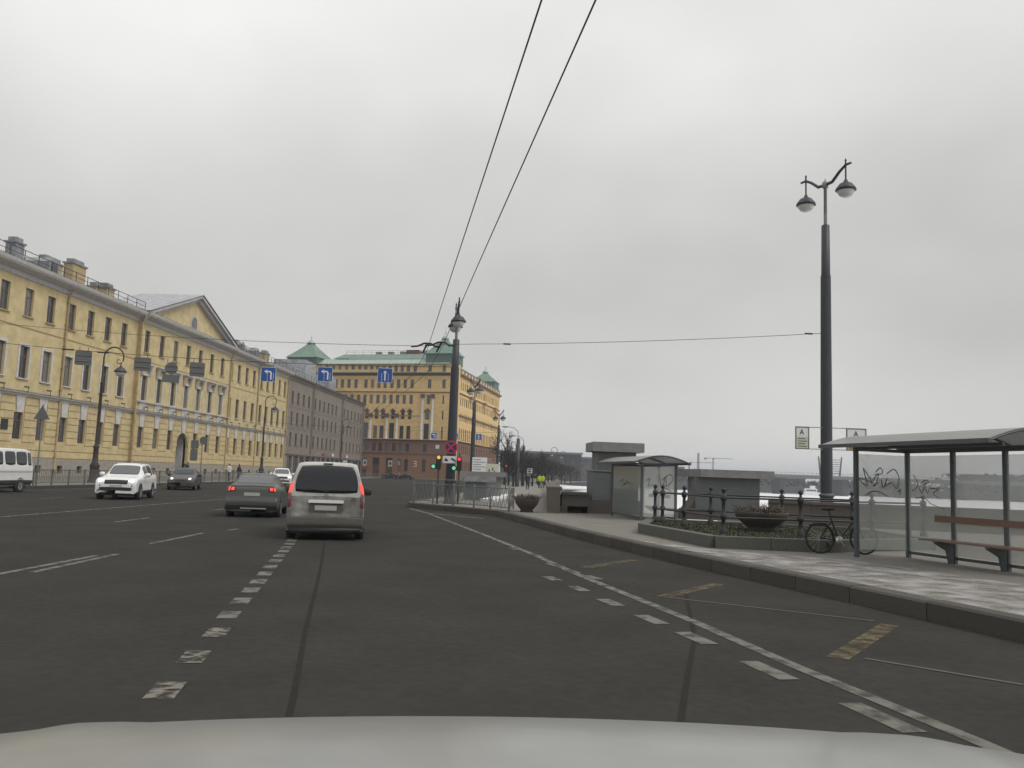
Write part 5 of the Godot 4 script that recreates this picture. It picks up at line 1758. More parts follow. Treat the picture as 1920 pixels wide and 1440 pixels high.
func bus_shelters():
	var dir := V(0.27, 0, -0.963)
	var t := shelter("glass bus shelter with bench and scrawled tags, beside the bicycle", V(8.72, KH, 18.75), dir, 3.9, 3, false, false, true)
	# scrawls on the side pane (u from the front post to the back post) and on the first back pane
	var f := func(p): return Vector3(0.012, 1.25 + p[1] * 0.75, 1.27 - p[0] * 1.22)
	scribble(t, [[[0.1, 0.85], [0.18, 0.35], [0.02, 0.55], [0.3, 0.45]], [[0.1, 0.85], [0.25, 0.55], [0.28, 0.4]], [[0.3, 0.5], [0.42, 0.72], [0.36, 0.4], [0.3, 0.35], [0.45, 0.5]], [[0.36, 0.75], [0.46, 0.88], [0.5, 0.72], [0.33, 0.68]],
		[[0.48, 0.55], [0.52, 0.3], [0.6, 0.6], [0.56, 0.35], [0.66, 0.5]], [[0.6, 0.72], [0.75, 0.85], [0.85, 0.6], [0.8, 0.3], [0.7, 0.45], [0.62, 0.4]], [[0.15, 0.08], [0.3, 0.2], [0.45, 0.18], [0.62, 0.05]], [[0.82, 0.2], [0.88, 0.28], [0.86, 0.12]]], f, 0.011)
	var g := func(p): return Vector3(0.08 + p[0] * 1.1, 1.15 + p[1] * 0.7, 0.012)
	scribble(t, [[[0.1, 0.9], [0.22, 0.6], [0.05, 0.4]], [[0.3, 0.65], [0.42, 0.75], [0.5, 0.68], [0.35, 0.62]], [[0.25, 0.55], [0.32, 0.35], [0.4, 0.55], [0.46, 0.35], [0.52, 0.5]], [[0.55, 0.5], [0.75, 0.5], [0.62, 0.35], [0.8, 0.2]], [[0.15, 0.2], [0.4, 0.2], [0.55, 0.05], [0.9, -0.1]]], g, 0.010)
	var t2 := shelter("smaller-looking glass bus shelter in front of the tall pavilion", V(5.5, KH, 35.05), V(0.2, 0, -0.98), 3.4, 2, true, true, false, 2.02, 0.25)
	var h := func(p): return Vector3(3.412, 0.95 + p[1] * 0.8, 1.27 - p[0] * 1.22)
	scribble(t2, [[[0.5, 0.9], [0.6, 0.3], [0.7, 0.85], [0.75, 0.4], [0.9, 0.6]], [[0.55, 0.2], [0.75, 0.3], [0.9, 0.15]], [[0.08, 0.6], [0.2, 0.75], [0.16, 0.4], [0.3, 0.5]], [[0.6, 0.7], [0.85, 0.95], [0.95, 0.7], [0.8, 0.5]]], h, 0.012)
	var h2 := func(p): return Vector3(0.4 + p[0] * 2.6, 1.0 + p[1] * 0.7, 1.332)
	scribble(t2, [[[0.2, 0.5], [0.35, 0.7], [0.4, 0.4], [0.55, 0.6], [0.7, 0.3]], [[0.3, 0.3], [0.6, 0.5], [0.8, 0.45]]], h2, 0.01)

# ------------------------------------------------------------------ flower bed, posts, planters, bicycle
func iron_post(parent: Node, at: Vector3, pair := false):
	var st := begin(SMOOTH)
	lathe(st, at, [[0.1, 0], [0.1, 0.1], [0.06, 0.15], [0.05, 0.35], [0.085, 0.38], [0.085, 0.46], [0.05, 0.5], [0.045, 0.8], [0.08, 0.84], [0.08, 0.95], [0.04, 0.98], [0.03, 1.02], [0.065, 1.07], [0.065, 1.11], [0, 1.17]], 10)
	put("post", st, "iron", parent)

func planter(label: String, at: Vector3, r: float, seed_no: int) -> Node3D:
	var t := thing("bowl_planter", label, "planter", Transform3D(Basis.IDENTITY, at), "round bowl planters")
	var st := begin(SMOOTH)
	lathe(st, Vector3.ZERO, [[0, 0], [r * 0.55, 0], [r * 0.5, 0.1], [r * 0.62, 0.16], [r * 0.9, 0.33], [r * 0.98, 0.45], [r, 0.52], [r * 0.94, 0.53], [r * 0.9, 0.46], [0, 0.45]], 24)
	put("bowl", st, "bowl_stone", t)
	var rg := RandomNumberGenerator.new()
	rg.seed = seed_no
	var pl := begin()
	for k in 420:
		var a := rg.randf() * TAU
		var q := sqrt(rg.randf()) * r * 0.9
		var p := Vector3(cos(a) * q, 0.45, sin(a) * q)
		var lean := Vector3(cos(a), 0, sin(a)) * rg.randf_range(0.0, 0.22) + Vector3(rg.randf_range(-0.1, 0.1), 0, rg.randf_range(-0.1, 0.1))
		var h := rg.randf_range(0.12, 0.34) * (1.15 - q / r * 0.6)
		tube(pl, [p, p + lean * 0.5 + Vector3(0, h * 0.7, 0), p + lean + Vector3(0, h, 0)], 0.009, 0.004, 3, false)
		for j in 2:
			var c := p + lean * rg.randf_range(0.4, 1.0) + Vector3(0, h * rg.randf_range(0.5, 1.0), 0)
			var u := Vector3(rg.randf_range(-1, 1), rg.randf_range(-0.4, 0.8), rg.randf_range(-1, 1)).normalized() * 0.05
			var v := u.cross(Vector3.UP).normalized() * 0.018
			tri(pl, c - v, c + v, c + u)
	put("dry_plants", pl, "dry_plant", t).set_meta("kind", "stuff")
	return t

func garden():
	# raised bed with stone edging
	var bed := thing("flower_bed", "raised grass bed with stone edging between pavement and bus shelter", "flower bed")
	var pts := [[3.78, 24.0], [4.7, 19.55], [7.15, 19.4], [10.6, 21.6], [10.6, 26.2], [4.55, 27.4]]
	for i in pts.size():
		var a: Array = pts[i]
		var b: Array = pts[(i + 1) % pts.size()]
		var p := Vector2(a[0], a[1])
		var q := Vector2(b[0], b[1])
		var n := int(maxf(1, round(p.distance_to(q) / 1.1)))
		for k in n:
			var u := p.lerp(q, (k + 0.005) / n)
			var v := p.lerp(q, (k + 0.995) / n)
			var dr := Vector3(v.x - u.x, 0, -(v.y - u.y)).normalized()
			put("edging_stone", unit_box(), "border_stone", bed, Transform3D(Basis(dr, Vector3.UP, dr.cross(Vector3.UP)), V((u.x + v.x) / 2, 0, (u.y + v.y) / 2)) * Transform3D(Basis.from_scale(Vector3(u.distance_to(v), 0.30, 0.28)), Vector3(0, KH + 0.12, 0)))
	var so := begin()
	slab(so, pts, KH, KH + 0.2)
	put("soil", so, "grass", bed)
	var rg := RandomNumberGenerator.new()
	rg.seed = 9
	var gs := begin()
	var poly := PackedVector2Array()
	for p in pts: poly.append(Vector2(p[0], p[1]))
	for k in 9000:
		var p := Vector2(rg.randf_range(3.8, 10.6), rg.randf_range(19.4, 27.4))
		if not Geometry2D.is_point_in_polygon(p, poly): continue
		var c := V(p.x, KH + 0.2, p.y)
		var a := rg.randf() * TAU
		var w := Vector3(cos(a), 0, sin(a)) * 0.018
		tri(gs, c - w, c + w, c + Vector3(rg.randf_range(-0.04, 0.04), rg.randf_range(0.015, 0.045), rg.randf_range(-0.04, 0.04)))
	put("grass_blades", gs, "grass", bed).set_meta("kind", "stuff")
	# iron posts with two rails
	var f := thing("iron_railing", "dark cast iron railing with knobbed posts round the grass bed", "railing")
	var runs := [[[4.62, 27.0], [5.1, 24.9], [5.45, 21.75], [7.4, 21.75], [9.35, 22.1], [11.2, 23.2]], [[4.78, 26.6], [6.2, 26.3], [8.15, 25.6], [10.0, 25.0]]]
	for r in runs:
		for i in r.size():
			iron_post(f, V(r[i][0], KH + 0.2, r[i][1]))
			if i:
				for y in [0.40, 0.9]:
					var st := begin(SMOOTH)
					tube(st, [V(r[i - 1][0], KH + 0.2 + y, r[i - 1][1]), V(r[i][0], KH + 0.2 + y, r[i][1])], 0.024, 0.024, 8)
					put("rail", st, "iron", f)
	planter("wide stone bowl planter with dry plants inside the iron railing", V(6.95, KH + 0.19, 23.6), 0.72, 4)
	planter("round stone bowl planter with dry shrubs standing alone on the walkway", V(0.78, KH, 35.4), 0.5, 6)
	bicycle()

func bicycle():
	var t := thing("bicycle", "dark bicycle parked against the bus shelter end", "bicycle", Transform3D(Basis(Vector3.UP, deg_to_rad(8)) * Basis(Vector3.RIGHT, deg_to_rad(-6)), V(7.4, KH, 19.02)))
	for x in [-0.52, 0.52]:
		var st := begin(SMOOTH)
		var ring := []
		for k in 25: ring.append(Vector3(x + cos(TAU * k / 24) * 0.32, 0.34 + sin(TAU * k / 24) * 0.32, 0))
		tube(st, ring, 0.024, 0.024, 6, false)
		var w := put("wheel", st, "rubber", t)
		var sp := begin()
		for k in 14:
			tube(sp, [Vector3(x, 0.34, 0), Vector3(x + cos(TAU * k / 14) * 0.3, 0.34 + sin(TAU * k / 14) * 0.3, 0)], 0.003, 0.003, 3, false)
		put("spokes", sp, "chrome", w).set_meta("kind", "stuff")
	var fr := begin(SMOOTH)
	var bb := Vector3(-0.08, 0.3, 0)
	var seat := Vector3(-0.25, 0.82, 0)
	var head := Vector3(0.36, 0.8, 0)
	for p in [[bb, seat], [bb, head], [seat, head], [bb, Vector3(-0.52, 0.34, 0)], [seat + Vector3(0.03, -0.1, 0), Vector3(-0.52, 0.34, 0)], [head + Vector3(-0.02, 0.1, 0), Vector3(0.42, 0.6, 0)], [Vector3(0.42, 0.6, 0), Vector3(0.52, 0.34, 0)]]:
		tube(fr, p, 0.02, 0.018, 6)
	put("frame", fr, "black", t)
	var sd := begin(SMOOTH)
	tube(sd, [seat, seat + Vector3(-0.03, 0.12, 0)], 0.014, 0.014, 6)
	lathe(sd, seat + Vector3(-0.04, 0.15, 0), [[0, -0.03], [0.1, -0.02], [0.12, 0.01], [0, 0.035]], 12, Basis.IDENTITY, 1.3)
	put("saddle", sd, "black", t)
	var hb := begin(SMOOTH)
	tube(hb, [head + Vector3(-0.03, 0.1, 0), head + Vector3(-0.05, 0.22, 0)], 0.015, 0.015, 6)
	tube(hb, [head + Vector3(-0.12, 0.24, -0.28), head + Vector3(-0.04, 0.22, 0), head + Vector3(-0.12, 0.24, 0.28)], 0.014, 0.016, 6)
	put("handlebar", hb, "black", t)
	var cr := begin(SMOOTH)
	lathe(cr, bb + Vector3(0, 0, 0.03), [[0, -0.01], [0.09, -0.01], [0.09, 0.01], [0, 0.01]], 14, Basis(Vector3.RIGHT, PI / 2))
	tube(cr, [bb + Vector3(0, 0, 0.05), bb + Vector3(0.1, -0.13, 0.05)], 0.012, 0.012, 6)
	put("crank", cr, "chrome", t)
	var bg := begin()
	soft_box(bg, Vector3(-0.72, 0.6, -0.09), Vector3(-0.38, 0.66, 0.09), 0.02)
	put("rear_rack", bg, "black", t)

# ------------------------------------------------------------------ trees
func branch(st: SurfaceTool, tw: SurfaceTool, rg: RandomNumberGenerator, p: Vector3, dir: Vector3, len: float, r: float, lvl: int):
	var q := p + dir * len * 0.5 + Vector3(rg.randf_range(-1, 1), rg.randf_range(-0.3, 0.6), rg.randf_range(-1, 1)) * len * 0.06
	var e := p + dir * len + Vector3(rg.randf_range(-1, 1), rg.randf_range(-0.3, 0.6), rg.randf_range(-1, 1)) * len * 0.08
	tube(st if lvl < 2 else tw, [p, q, e], r, r * 0.62, 5 if lvl < 2 else 3, false)
	if lvl >= 4: return
	var n := 4 if lvl < 3 else 3
	for k in n:
		var a := rg.randf() * TAU
		var side := dir.cross(Vector3(cos(a), 0.3, sin(a))).normalized()
		var nd := (dir * rg.randf_range(0.5, 0.9) + side * rg.randf_range(0.45, 0.85) + Vector3(0, 0.18, 0)).normalized()
		var s := p.lerp(e, rg.randf_range(0.45, 1.0))
		branch(st, tw, rg, s, nd, len * rg.randf_range(0.55, 0.78), maxf(r * 0.58, 0.009), lvl + 1)

func bare_tree(label: String, at: Vector3, h: float, sd: int, m := "bark") -> Node3D:
	var t := thing("bare_tree", label, "tree", Transform3D(Basis.IDENTITY, at), "bare trees along the walkway")
	var rg := RandomNumberGenerator.new()
	rg.seed = sd
	var st := begin(SMOOTH)
	var tw := begin()
	tube(st, [Vector3.ZERO, Vector3(0.05, h * 0.15, 0.02), Vector3(0.0, h * 0.32, 0.05)], h * 0.028, h * 0.02, 7)
	for k in 6:
		var a := TAU * k / 6 + rg.randf()
		branch(st, tw, rg, Vector3(0, h * rg.randf_range(0.2, 0.32), 0.03), Vector3(cos(a) * 0.75, 0.9, sin(a) * 0.75).normalized(), h * 0.27, h * 0.013, 1)
	branch(st, tw, rg, Vector3(0, h * 0.3, 0.04), Vector3.UP, h * 0.3, h * 0.016, 1)
	put("trunk", st, m, t)
	put("crown", tw, m, t)
	return t

func trees():
	var a := bare_tree("dark bare tree closest to the red traffic light", V(0.6, KH, 118.0), 6.0, 11)
	var b := bare_tree("dark bare tree second along the walkway", V(2.0, KH, 124.0), 6.2, 22)
	var c := bare_tree("tall thin bare tree rising beside the corner building", V(-0.6, KH, 135.0), 9.8, 33)
	var spots := [[3.6, 131.0, 0], [0.0, 128.0, 1], [4.9, 140.0, 1], [2.6, 150.0, 0], [6.4, 152.0, 0], [5.6, 168.0, 1], [8.4, 166.0, 0], [8.0, 190.0, 1], [11.4, 186.0, 0], [12.6, 215.0, 1], [16.5, 228.0, 0], [10.0, 236.0, 0], [20.0, 300.0, 1], [26.0, 330.0, 0], [1.4, 136.0, 1], [3.4, 160.0, 0], [4.6, 176.0, 1], [6.6, 180.0, 0], [9.4, 205.0, 1], [14.0, 250.0, 0]]
	var words := ["third", "fourth", "fifth", "sixth", "seventh", "eighth", "ninth", "tenth", "eleventh", "twelfth", "thirteenth", "fourteenth", "fifteenth", "sixteenth", "seventeenth", "eighteenth", "nineteenth", "twentieth", "twenty-first", "twenty-second"]
	for k in spots.size():
		var s: Array = spots[k]
		again(a if s[2] == 0 else b, "bare_tree", "dark bare tree, %s along the walkway row" % words[k], Transform3D(Basis(Vector3.UP, k * 1.7).scaled(Vector3.ONE * (0.95 + 0.05 * (k % 4))), V(s[0], KH, s[1])), "bare trees along the walkway")
	# wooded far bank
	var st := begin()
	var rg := RandomNumberGenerator.new()
	rg.seed = 99
	for k in 5200:
		var x := rg.randf_range(80, 560)
		var d := 640.0 + rg.randf_range(-8, 40) - maxf(0, x - 300) * 0.12
		var top := 4.2 + 1.2 * sin(x * 0.05) + 0.8 * sin(x * 0.17) + (11.0 if x > 330 and x < 480 else 0.0) * (0.7 + 0.3 * sin(x * 0.31))
		var y := rg.randf() * maxf(top, 3.0) + 1.2
		var s := rg.randf_range(0.8, 2.4)
		var u := Vector3(rg.randf_range(-1, 1), rg.randf_range(-1, 1), rg.randf_range(-1, 1)).normalized() * s
		var v := u.cross(Vector3(rg.randf_range(-1, 1), 1, rg.randf_range(-1, 1))).normalized() * s
		tri(st, V(x, y, d) + u, V(x, y, d) + v, V(x, y, d) - u * 0.8 - v * 0.6)
	var o := put("far_wood", st, "far_wood")
	tag(o, "dark leafless wood along the far bank of the river", "wood", "", "stuff")
# ------------------------------------------------------------------ vehicles
# local axes: front towards -z, rear towards +z. A station is [z, top, half width at top, half width at belt, half width at sill, belt height, bottom]
func ring_point(s: Array, v: float) -> Vector3:
	var yt: float = s[1]
	var yb: float = minf(s[5], yt - 0.03)
	var y0: float = minf(s[6], yb - 0.02)
	var p := [Vector2(s[4] * 0.88, y0), Vector2(s[4], lerpf(y0, yb, 0.14)), Vector2(maxf(s[3], s[4]) * 1.004, lerpf(y0, yb, 0.58)), Vector2(s[3], yb), Vector2(lerpf(s[3], s[2], 0.86), lerpf(yb, yt, 0.83)), Vector2(s[2] * 0.93, lerpf(yb, yt, 0.975)), Vector2(s[2] * 0.58, yt + 0.004), Vector2(0, yt + 0.012)]
	var i := clampi(int(v), 0, 6)
	var f := v - i
	var a: Vector2 = p[maxi(i - 1, 0)]
	var d: Vector2 = p[i + 2] if i + 2 < 8 else Vector2(-p[6].x, p[6].y)
	var q: Vector2 = p[i].cubic_interpolate(p[i + 1], a, d, f) if i > 0 else p[i].lerp(p[i + 1], f)
	return Vector3(q.x, q.y, s[0])

func body_point(S: Array, t: float, v: float) -> Vector3:
	var i := clampi(int(t), 0, S.size() - 2)
	var f := t - i
	return ring_point(S[i], v).lerp(ring_point(S[i + 1], v), f)

func body_off(S: Array, t: float, v: float, off: float) -> Vector3:
	var p := body_point(S, t, v)
	var dt := body_point(S, minf(t + 0.05, S.size() - 1.0), v) - body_point(S, maxf(t - 0.05, 0.0), v)
	var dv := body_point(S, t, minf(v + 0.05, 7.0)) - body_point(S, t, maxf(v - 0.05, 0.0))
	return p + dv.cross(dt).normalized() * off

func car_body(parent: Node, S: Array, m: String, called := "body"):
	var st := begin(SMOOTH)
	var nt := (S.size() - 1) * 2
	var nv := 28
	for sgn in [1.0, -1.0]:
		for i in nt:
			for j in nv:
				var q := []
				for k in [[0, 0], [1, 0], [1, 1], [0, 1]]:
					var p := body_point(S, (i + k[0]) / 2.0, (j + k[1]) * 7.0 / nv)
					q.append(Vector3(p.x * sgn, p.y, p.z))
				if sgn > 0: quad(st, q[0], q[3], q[2], q[1])
				else: quad(st, q[0], q[1], q[2], q[3])
		# closed nose and tail
		for e in [0.0, float(S.size() - 1)]:
			for j in nv:
				var a := body_point(S, e, j * 7.0 / nv)
				var b := body_point(S, e, (j + 1) * 7.0 / nv)
				quad(st, Vector3(a.x * sgn, a.y, a.z), Vector3(b.x * sgn, b.y, b.z), Vector3(0, b.y, b.z), Vector3(0, a.y, a.z))
	return put(called, st, m, parent)

# a panel that follows the body a few millimetres proud of it
func panel(parent: Node, called: String, S: Array, t0: float, t1: float, v0: float, v1: float, m: String, off := 0.006, slant := 0.0, round_by := 0.22):
	var nt := 8
	var nv := 8
	var sides := [1.0, -1.0]
	for sgn in sides:
		var st := begin(SMOOTH)
		var g := []
		for i in range(-1, nt + 2):
			var row := []
			for j in range(-1, nv + 2):
				var edge := i < 0 or j < 0 or i > nt or j > nv
				var fv := clampf(float(j) / nv, 0, 1)
				var ft := clampf(float(i) / nt, 0, 1)
				var a := ft * 2.0 - 1.0
				var b := fv - 1.0 if v1 >= 7.0 else fv * 2.0 - 1.0
				var a2 := a * sqrt(1.0 - b * b * round_by)
				var b2 := b * sqrt(1.0 - a * a * round_by)
				fv = b2 + 1.0 if v1 >= 7.0 else (b2 + 1.0) / 2.0
				ft = (a2 + 1.0) / 2.0
				var v := lerpf(v0, v1, fv)
				var t := lerpf(t0 + slant * fv, t1 - slant * fv, ft)
				var p := body_off(S, t, v, -0.006 if edge and not (v1 >= 7.0 and j > nv) else off)
				row.append(Vector3(p.x * sgn, p.y, p.z))
			g.append(row)
		for i in g.size() - 1:
			for j in g[0].size() - 1:
				if sgn > 0: quad(st, g[i][j], g[i][j + 1], g[i + 1][j + 1], g[i + 1][j])
				else: quad(st, g[i][j], g[i + 1][j], g[i + 1][j + 1], g[i][j + 1])
		if v1 >= 7.0 and sgn > 0:
			# one panel across the middle
			for i in g.size() - 1:
				for j in g[0].size() - 1:
					var w := func(p): return Vector3(-p.x, p.y, p.z)
					quad(st, w.call(g[i][j]), w.call(g[i + 1][j]), w.call(g[i + 1][j + 1]), w.call(g[i][j + 1]))
		put(called, st, m, parent)
		if v1 >= 7.0: break

func wheel(parent: Node, x: float, z: float, r: float, arch := true):
	var s := signf(x)
	var B := Basis(Vector3(0, 0, 1), -s * PI / 2)   # lathe axis points outwards
	var st := begin(SMOOTH)
	lathe(st, Vector3(x, r, z), [[r * 0.62, -0.2], [r * 0.95, -0.19], [r, -0.15], [r, 0.0], [r * 0.94, 0.03], [r * 0.66, 0.035]], 24, B)
	var w := put("wheel", st, "rubber", parent)
	st = begin(SMOOTH)
	lathe(st, Vector3(x, r, z), [[r * 0.66, 0.032], [r * 0.6, 0.015], [r * 0.2, 0.01], [r * 0.16, 0.02], [0, 0.02]], 20, B)
	st.set_smooth_group(FLAT)
	for k in 5:
		cbox(st, Vector3(r * 0.36, 0.02, 0), Vector3(r * 0.5, 0.03, r * 0.13), Transform3D(B * Basis(Vector3.UP, TAU * k / 5), Vector3(x, r, z)))
	put("rim", st, "rim_metal", w)
	if arch:
		st = begin(SMOOTH)
		lathe(st, Vector3(x, r + 0.02, z), [[r * 1.02, 0.006], [r * 1.18, 0.012], [r * 1.2, -0.06]], 24, B)
		put("wheel_arch", st, "plastic", parent)
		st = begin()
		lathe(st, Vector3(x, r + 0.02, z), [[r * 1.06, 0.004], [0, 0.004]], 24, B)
		put("arch_shade_disc", st, "black", parent)  # flat black disc painting the shade of an arch that is not cut out

func mirrors(parent: Node, x: float, y: float, z: float, m: String):
	for s in [-1, 1]:
		var st := begin(SMOOTH)
		lathe(st, Vector3(s * (x + 0.1), y, z), [[0, -0.1], [0.1, -0.09], [0.13, 0.0], [0.11, 0.09], [0, 0.11]], 12)
		tube(st, [Vector3(s * (x - 0.05), y - 0.08, z - 0.02), Vector3(s * (x + 0.06), y - 0.06, z)], 0.03, 0.03, 6)
		put("mirror", st, m, parent)

const VAN := [[-2.19, 0.55, 0.55, 0.70, 0.72, 0.50, 0.28], [-2.15, 0.78, 0.70, 0.80, 0.82, 0.74, 0.22], [-1.95, 0.92, 0.74, 0.86, 0.88, 0.88, 0.2], [-1.35, 1.05, 0.72, 0.89, 0.9, 1.0, 0.2], [-1.05, 1.12, 0.70, 0.90, 0.9, 1.02, 0.2], [-0.35, 1.70, 0.66, 0.90, 0.905, 1.05, 0.2], [0.1, 1.79, 0.68, 0.90, 0.905, 1.06, 0.2], [1.2, 1.81, 0.69, 0.90, 0.905, 1.07, 0.2], [1.88, 1.80, 0.70, 0.90, 0.905, 1.07, 0.2], [2.02, 1.765, 0.71, 0.895, 0.905, 1.07, 0.22], [2.07, 1.70, 0.73, 0.89, 0.905, 1.06, 0.22], [2.11, 1.50, 0.79, 0.89, 0.905, 1.06, 0.22], [2.14, 1.28, 0.84, 0.89, 0.905, 1.04, 0.22], [2.16, 1.10, 0.875, 0.895, 0.905, 0.98, 0.22], [2.175, 0.84, 0.885, 0.90, 0.905, 0.76, 0.22], [2.18, 0.60, 0.885, 0.90, 0.905, 0.52, 0.22], [2.21, 0.52, 0.885, 0.90, 0.90, 0.46, 0.22], [2.22, 0.36, 0.88, 0.89, 0.89, 0.32, 0.22], [2.15, 0.25, 0.85, 0.86, 0.86, 0.24, 0.21]]
const SEDAN := [[-2.2, 0.5, 0.5, 0.68, 0.7, 0.45, 0.25], [-2.15, 0.68, 0.62, 0.76, 0.8, 0.62, 0.2], [-1.8, 0.82, 0.66, 0.82, 0.85, 0.78, 0.18], [-1.0, 0.95, 0.66, 0.85, 0.86, 0.9, 0.18], [-0.75, 1.0, 0.64, 0.855, 0.86, 0.93, 0.18], [0.0, 1.42, 0.57, 0.855, 0.86, 0.96, 0.18], [0.45, 1.47, 0.57, 0.855, 0.86, 0.97, 0.18], [0.95, 1.43, 0.57, 0.855, 0.86, 0.98, 0.18], [1.55, 1.13, 0.64, 0.85, 0.86, 0.99, 0.18], [1.72, 1.07, 0.70, 0.845, 0.86, 0.99, 0.2], [2.06, 1.06, 0.73, 0.835, 0.85, 0.98, 0.22], [2.13, 1.0, 0.76, 0.835, 0.85, 0.93, 0.22], [2.15, 0.80, 0.80, 0.84, 0.85, 0.73, 0.22], [2.16, 0.66, 0.82, 0.845, 0.85, 0.6, 0.22], [2.21, 0.60, 0.82, 0.845, 0.85, 0.54, 0.22], [2.21, 0.42, 0.82, 0.84, 0.845, 0.38, 0.22], [2.15, 0.26, 0.8, 0.82, 0.83, 0.25, 0.2]]
const SUV := [[-2.12, 0.40, 0.66, 0.76, 0.78, 0.36, 0.3], [-2.13, 0.62, 0.72, 0.82, 0.83, 0.56, 0.28], [-2.11, 0.78, 0.74, 0.85, 0.86, 0.72, 0.26], [-2.04, 0.90, 0.75, 0.87, 0.875, 0.85, 0.25], [-1.85, 0.97, 0.75, 0.88, 0.88, 0.92, 0.25], [-1.12, 1.05, 0.73, 0.89, 0.89, 0.97, 0.25], [-0.92, 1.08, 0.71, 0.89, 0.89, 0.98, 0.25], [-0.18, 1.58, 0.63, 0.885, 0.89, 1.0, 0.25], [0.3, 1.66, 0.63, 0.885, 0.89, 1.01, 0.25], [1.3, 1.65, 0.63, 0.885, 0.89, 1.04, 0.25], [1.78, 1.57, 0.62, 0.88, 0.89, 1.08, 0.25], [2.02, 1.2, 0.7, 0.87, 0.89, 1.06, 0.27], [2.1, 0.9, 0.8, 0.86, 0.88, 0.85, 0.3], [2.13, 0.6, 0.82, 0.86, 0.87, 0.5, 0.3], [2.1, 0.32, 0.8, 0.84, 0.85, 0.29, 0.28]]
const BUS := [[-2.75, 0.55, 0.6, 0.74, 0.78, 0.5, 0.32], [-2.72, 0.9, 0.68, 0.85, 0.87, 0.84, 0.3], [-2.3, 1.12, 0.7, 0.9, 0.92, 1.05, 0.3], [-1.9, 1.25, 0.72, 0.96, 0.97, 1.15, 0.3], [-1.45, 1.95, 0.8, 0.99, 1.0, 1.2, 0.3], [-1.1, 2.12, 0.84, 1.0, 1.0, 1.22, 0.3], [0.0, 2.2, 0.86, 1.0, 1.0, 1.22, 0.3], [2.2, 2.2, 0.86, 1.0, 1.0, 1.22, 0.3], [2.55, 2.14, 0.84, 0.99, 1.0, 1.22, 0.3], [2.66, 1.9, 0.88, 0.98, 1.0, 1.2, 0.32], [2.72, 1.3, 0.95, 0.98, 0.99, 1.2, 0.32], [2.74, 0.8, 0.96, 0.98, 0.98, 0.7, 0.32], [2.72, 0.36, 0.94, 0.96, 0.96, 0.33, 0.3]]

func rear_plate(parent: Node, y: float, z: float):
	var st := begin()
	soft_box(st, Vector3(-0.26, y - 0.056, z), Vector3(0.26, y + 0.056, z + 0.012), 0.01)
	put("number_plate", st, "plate", parent)

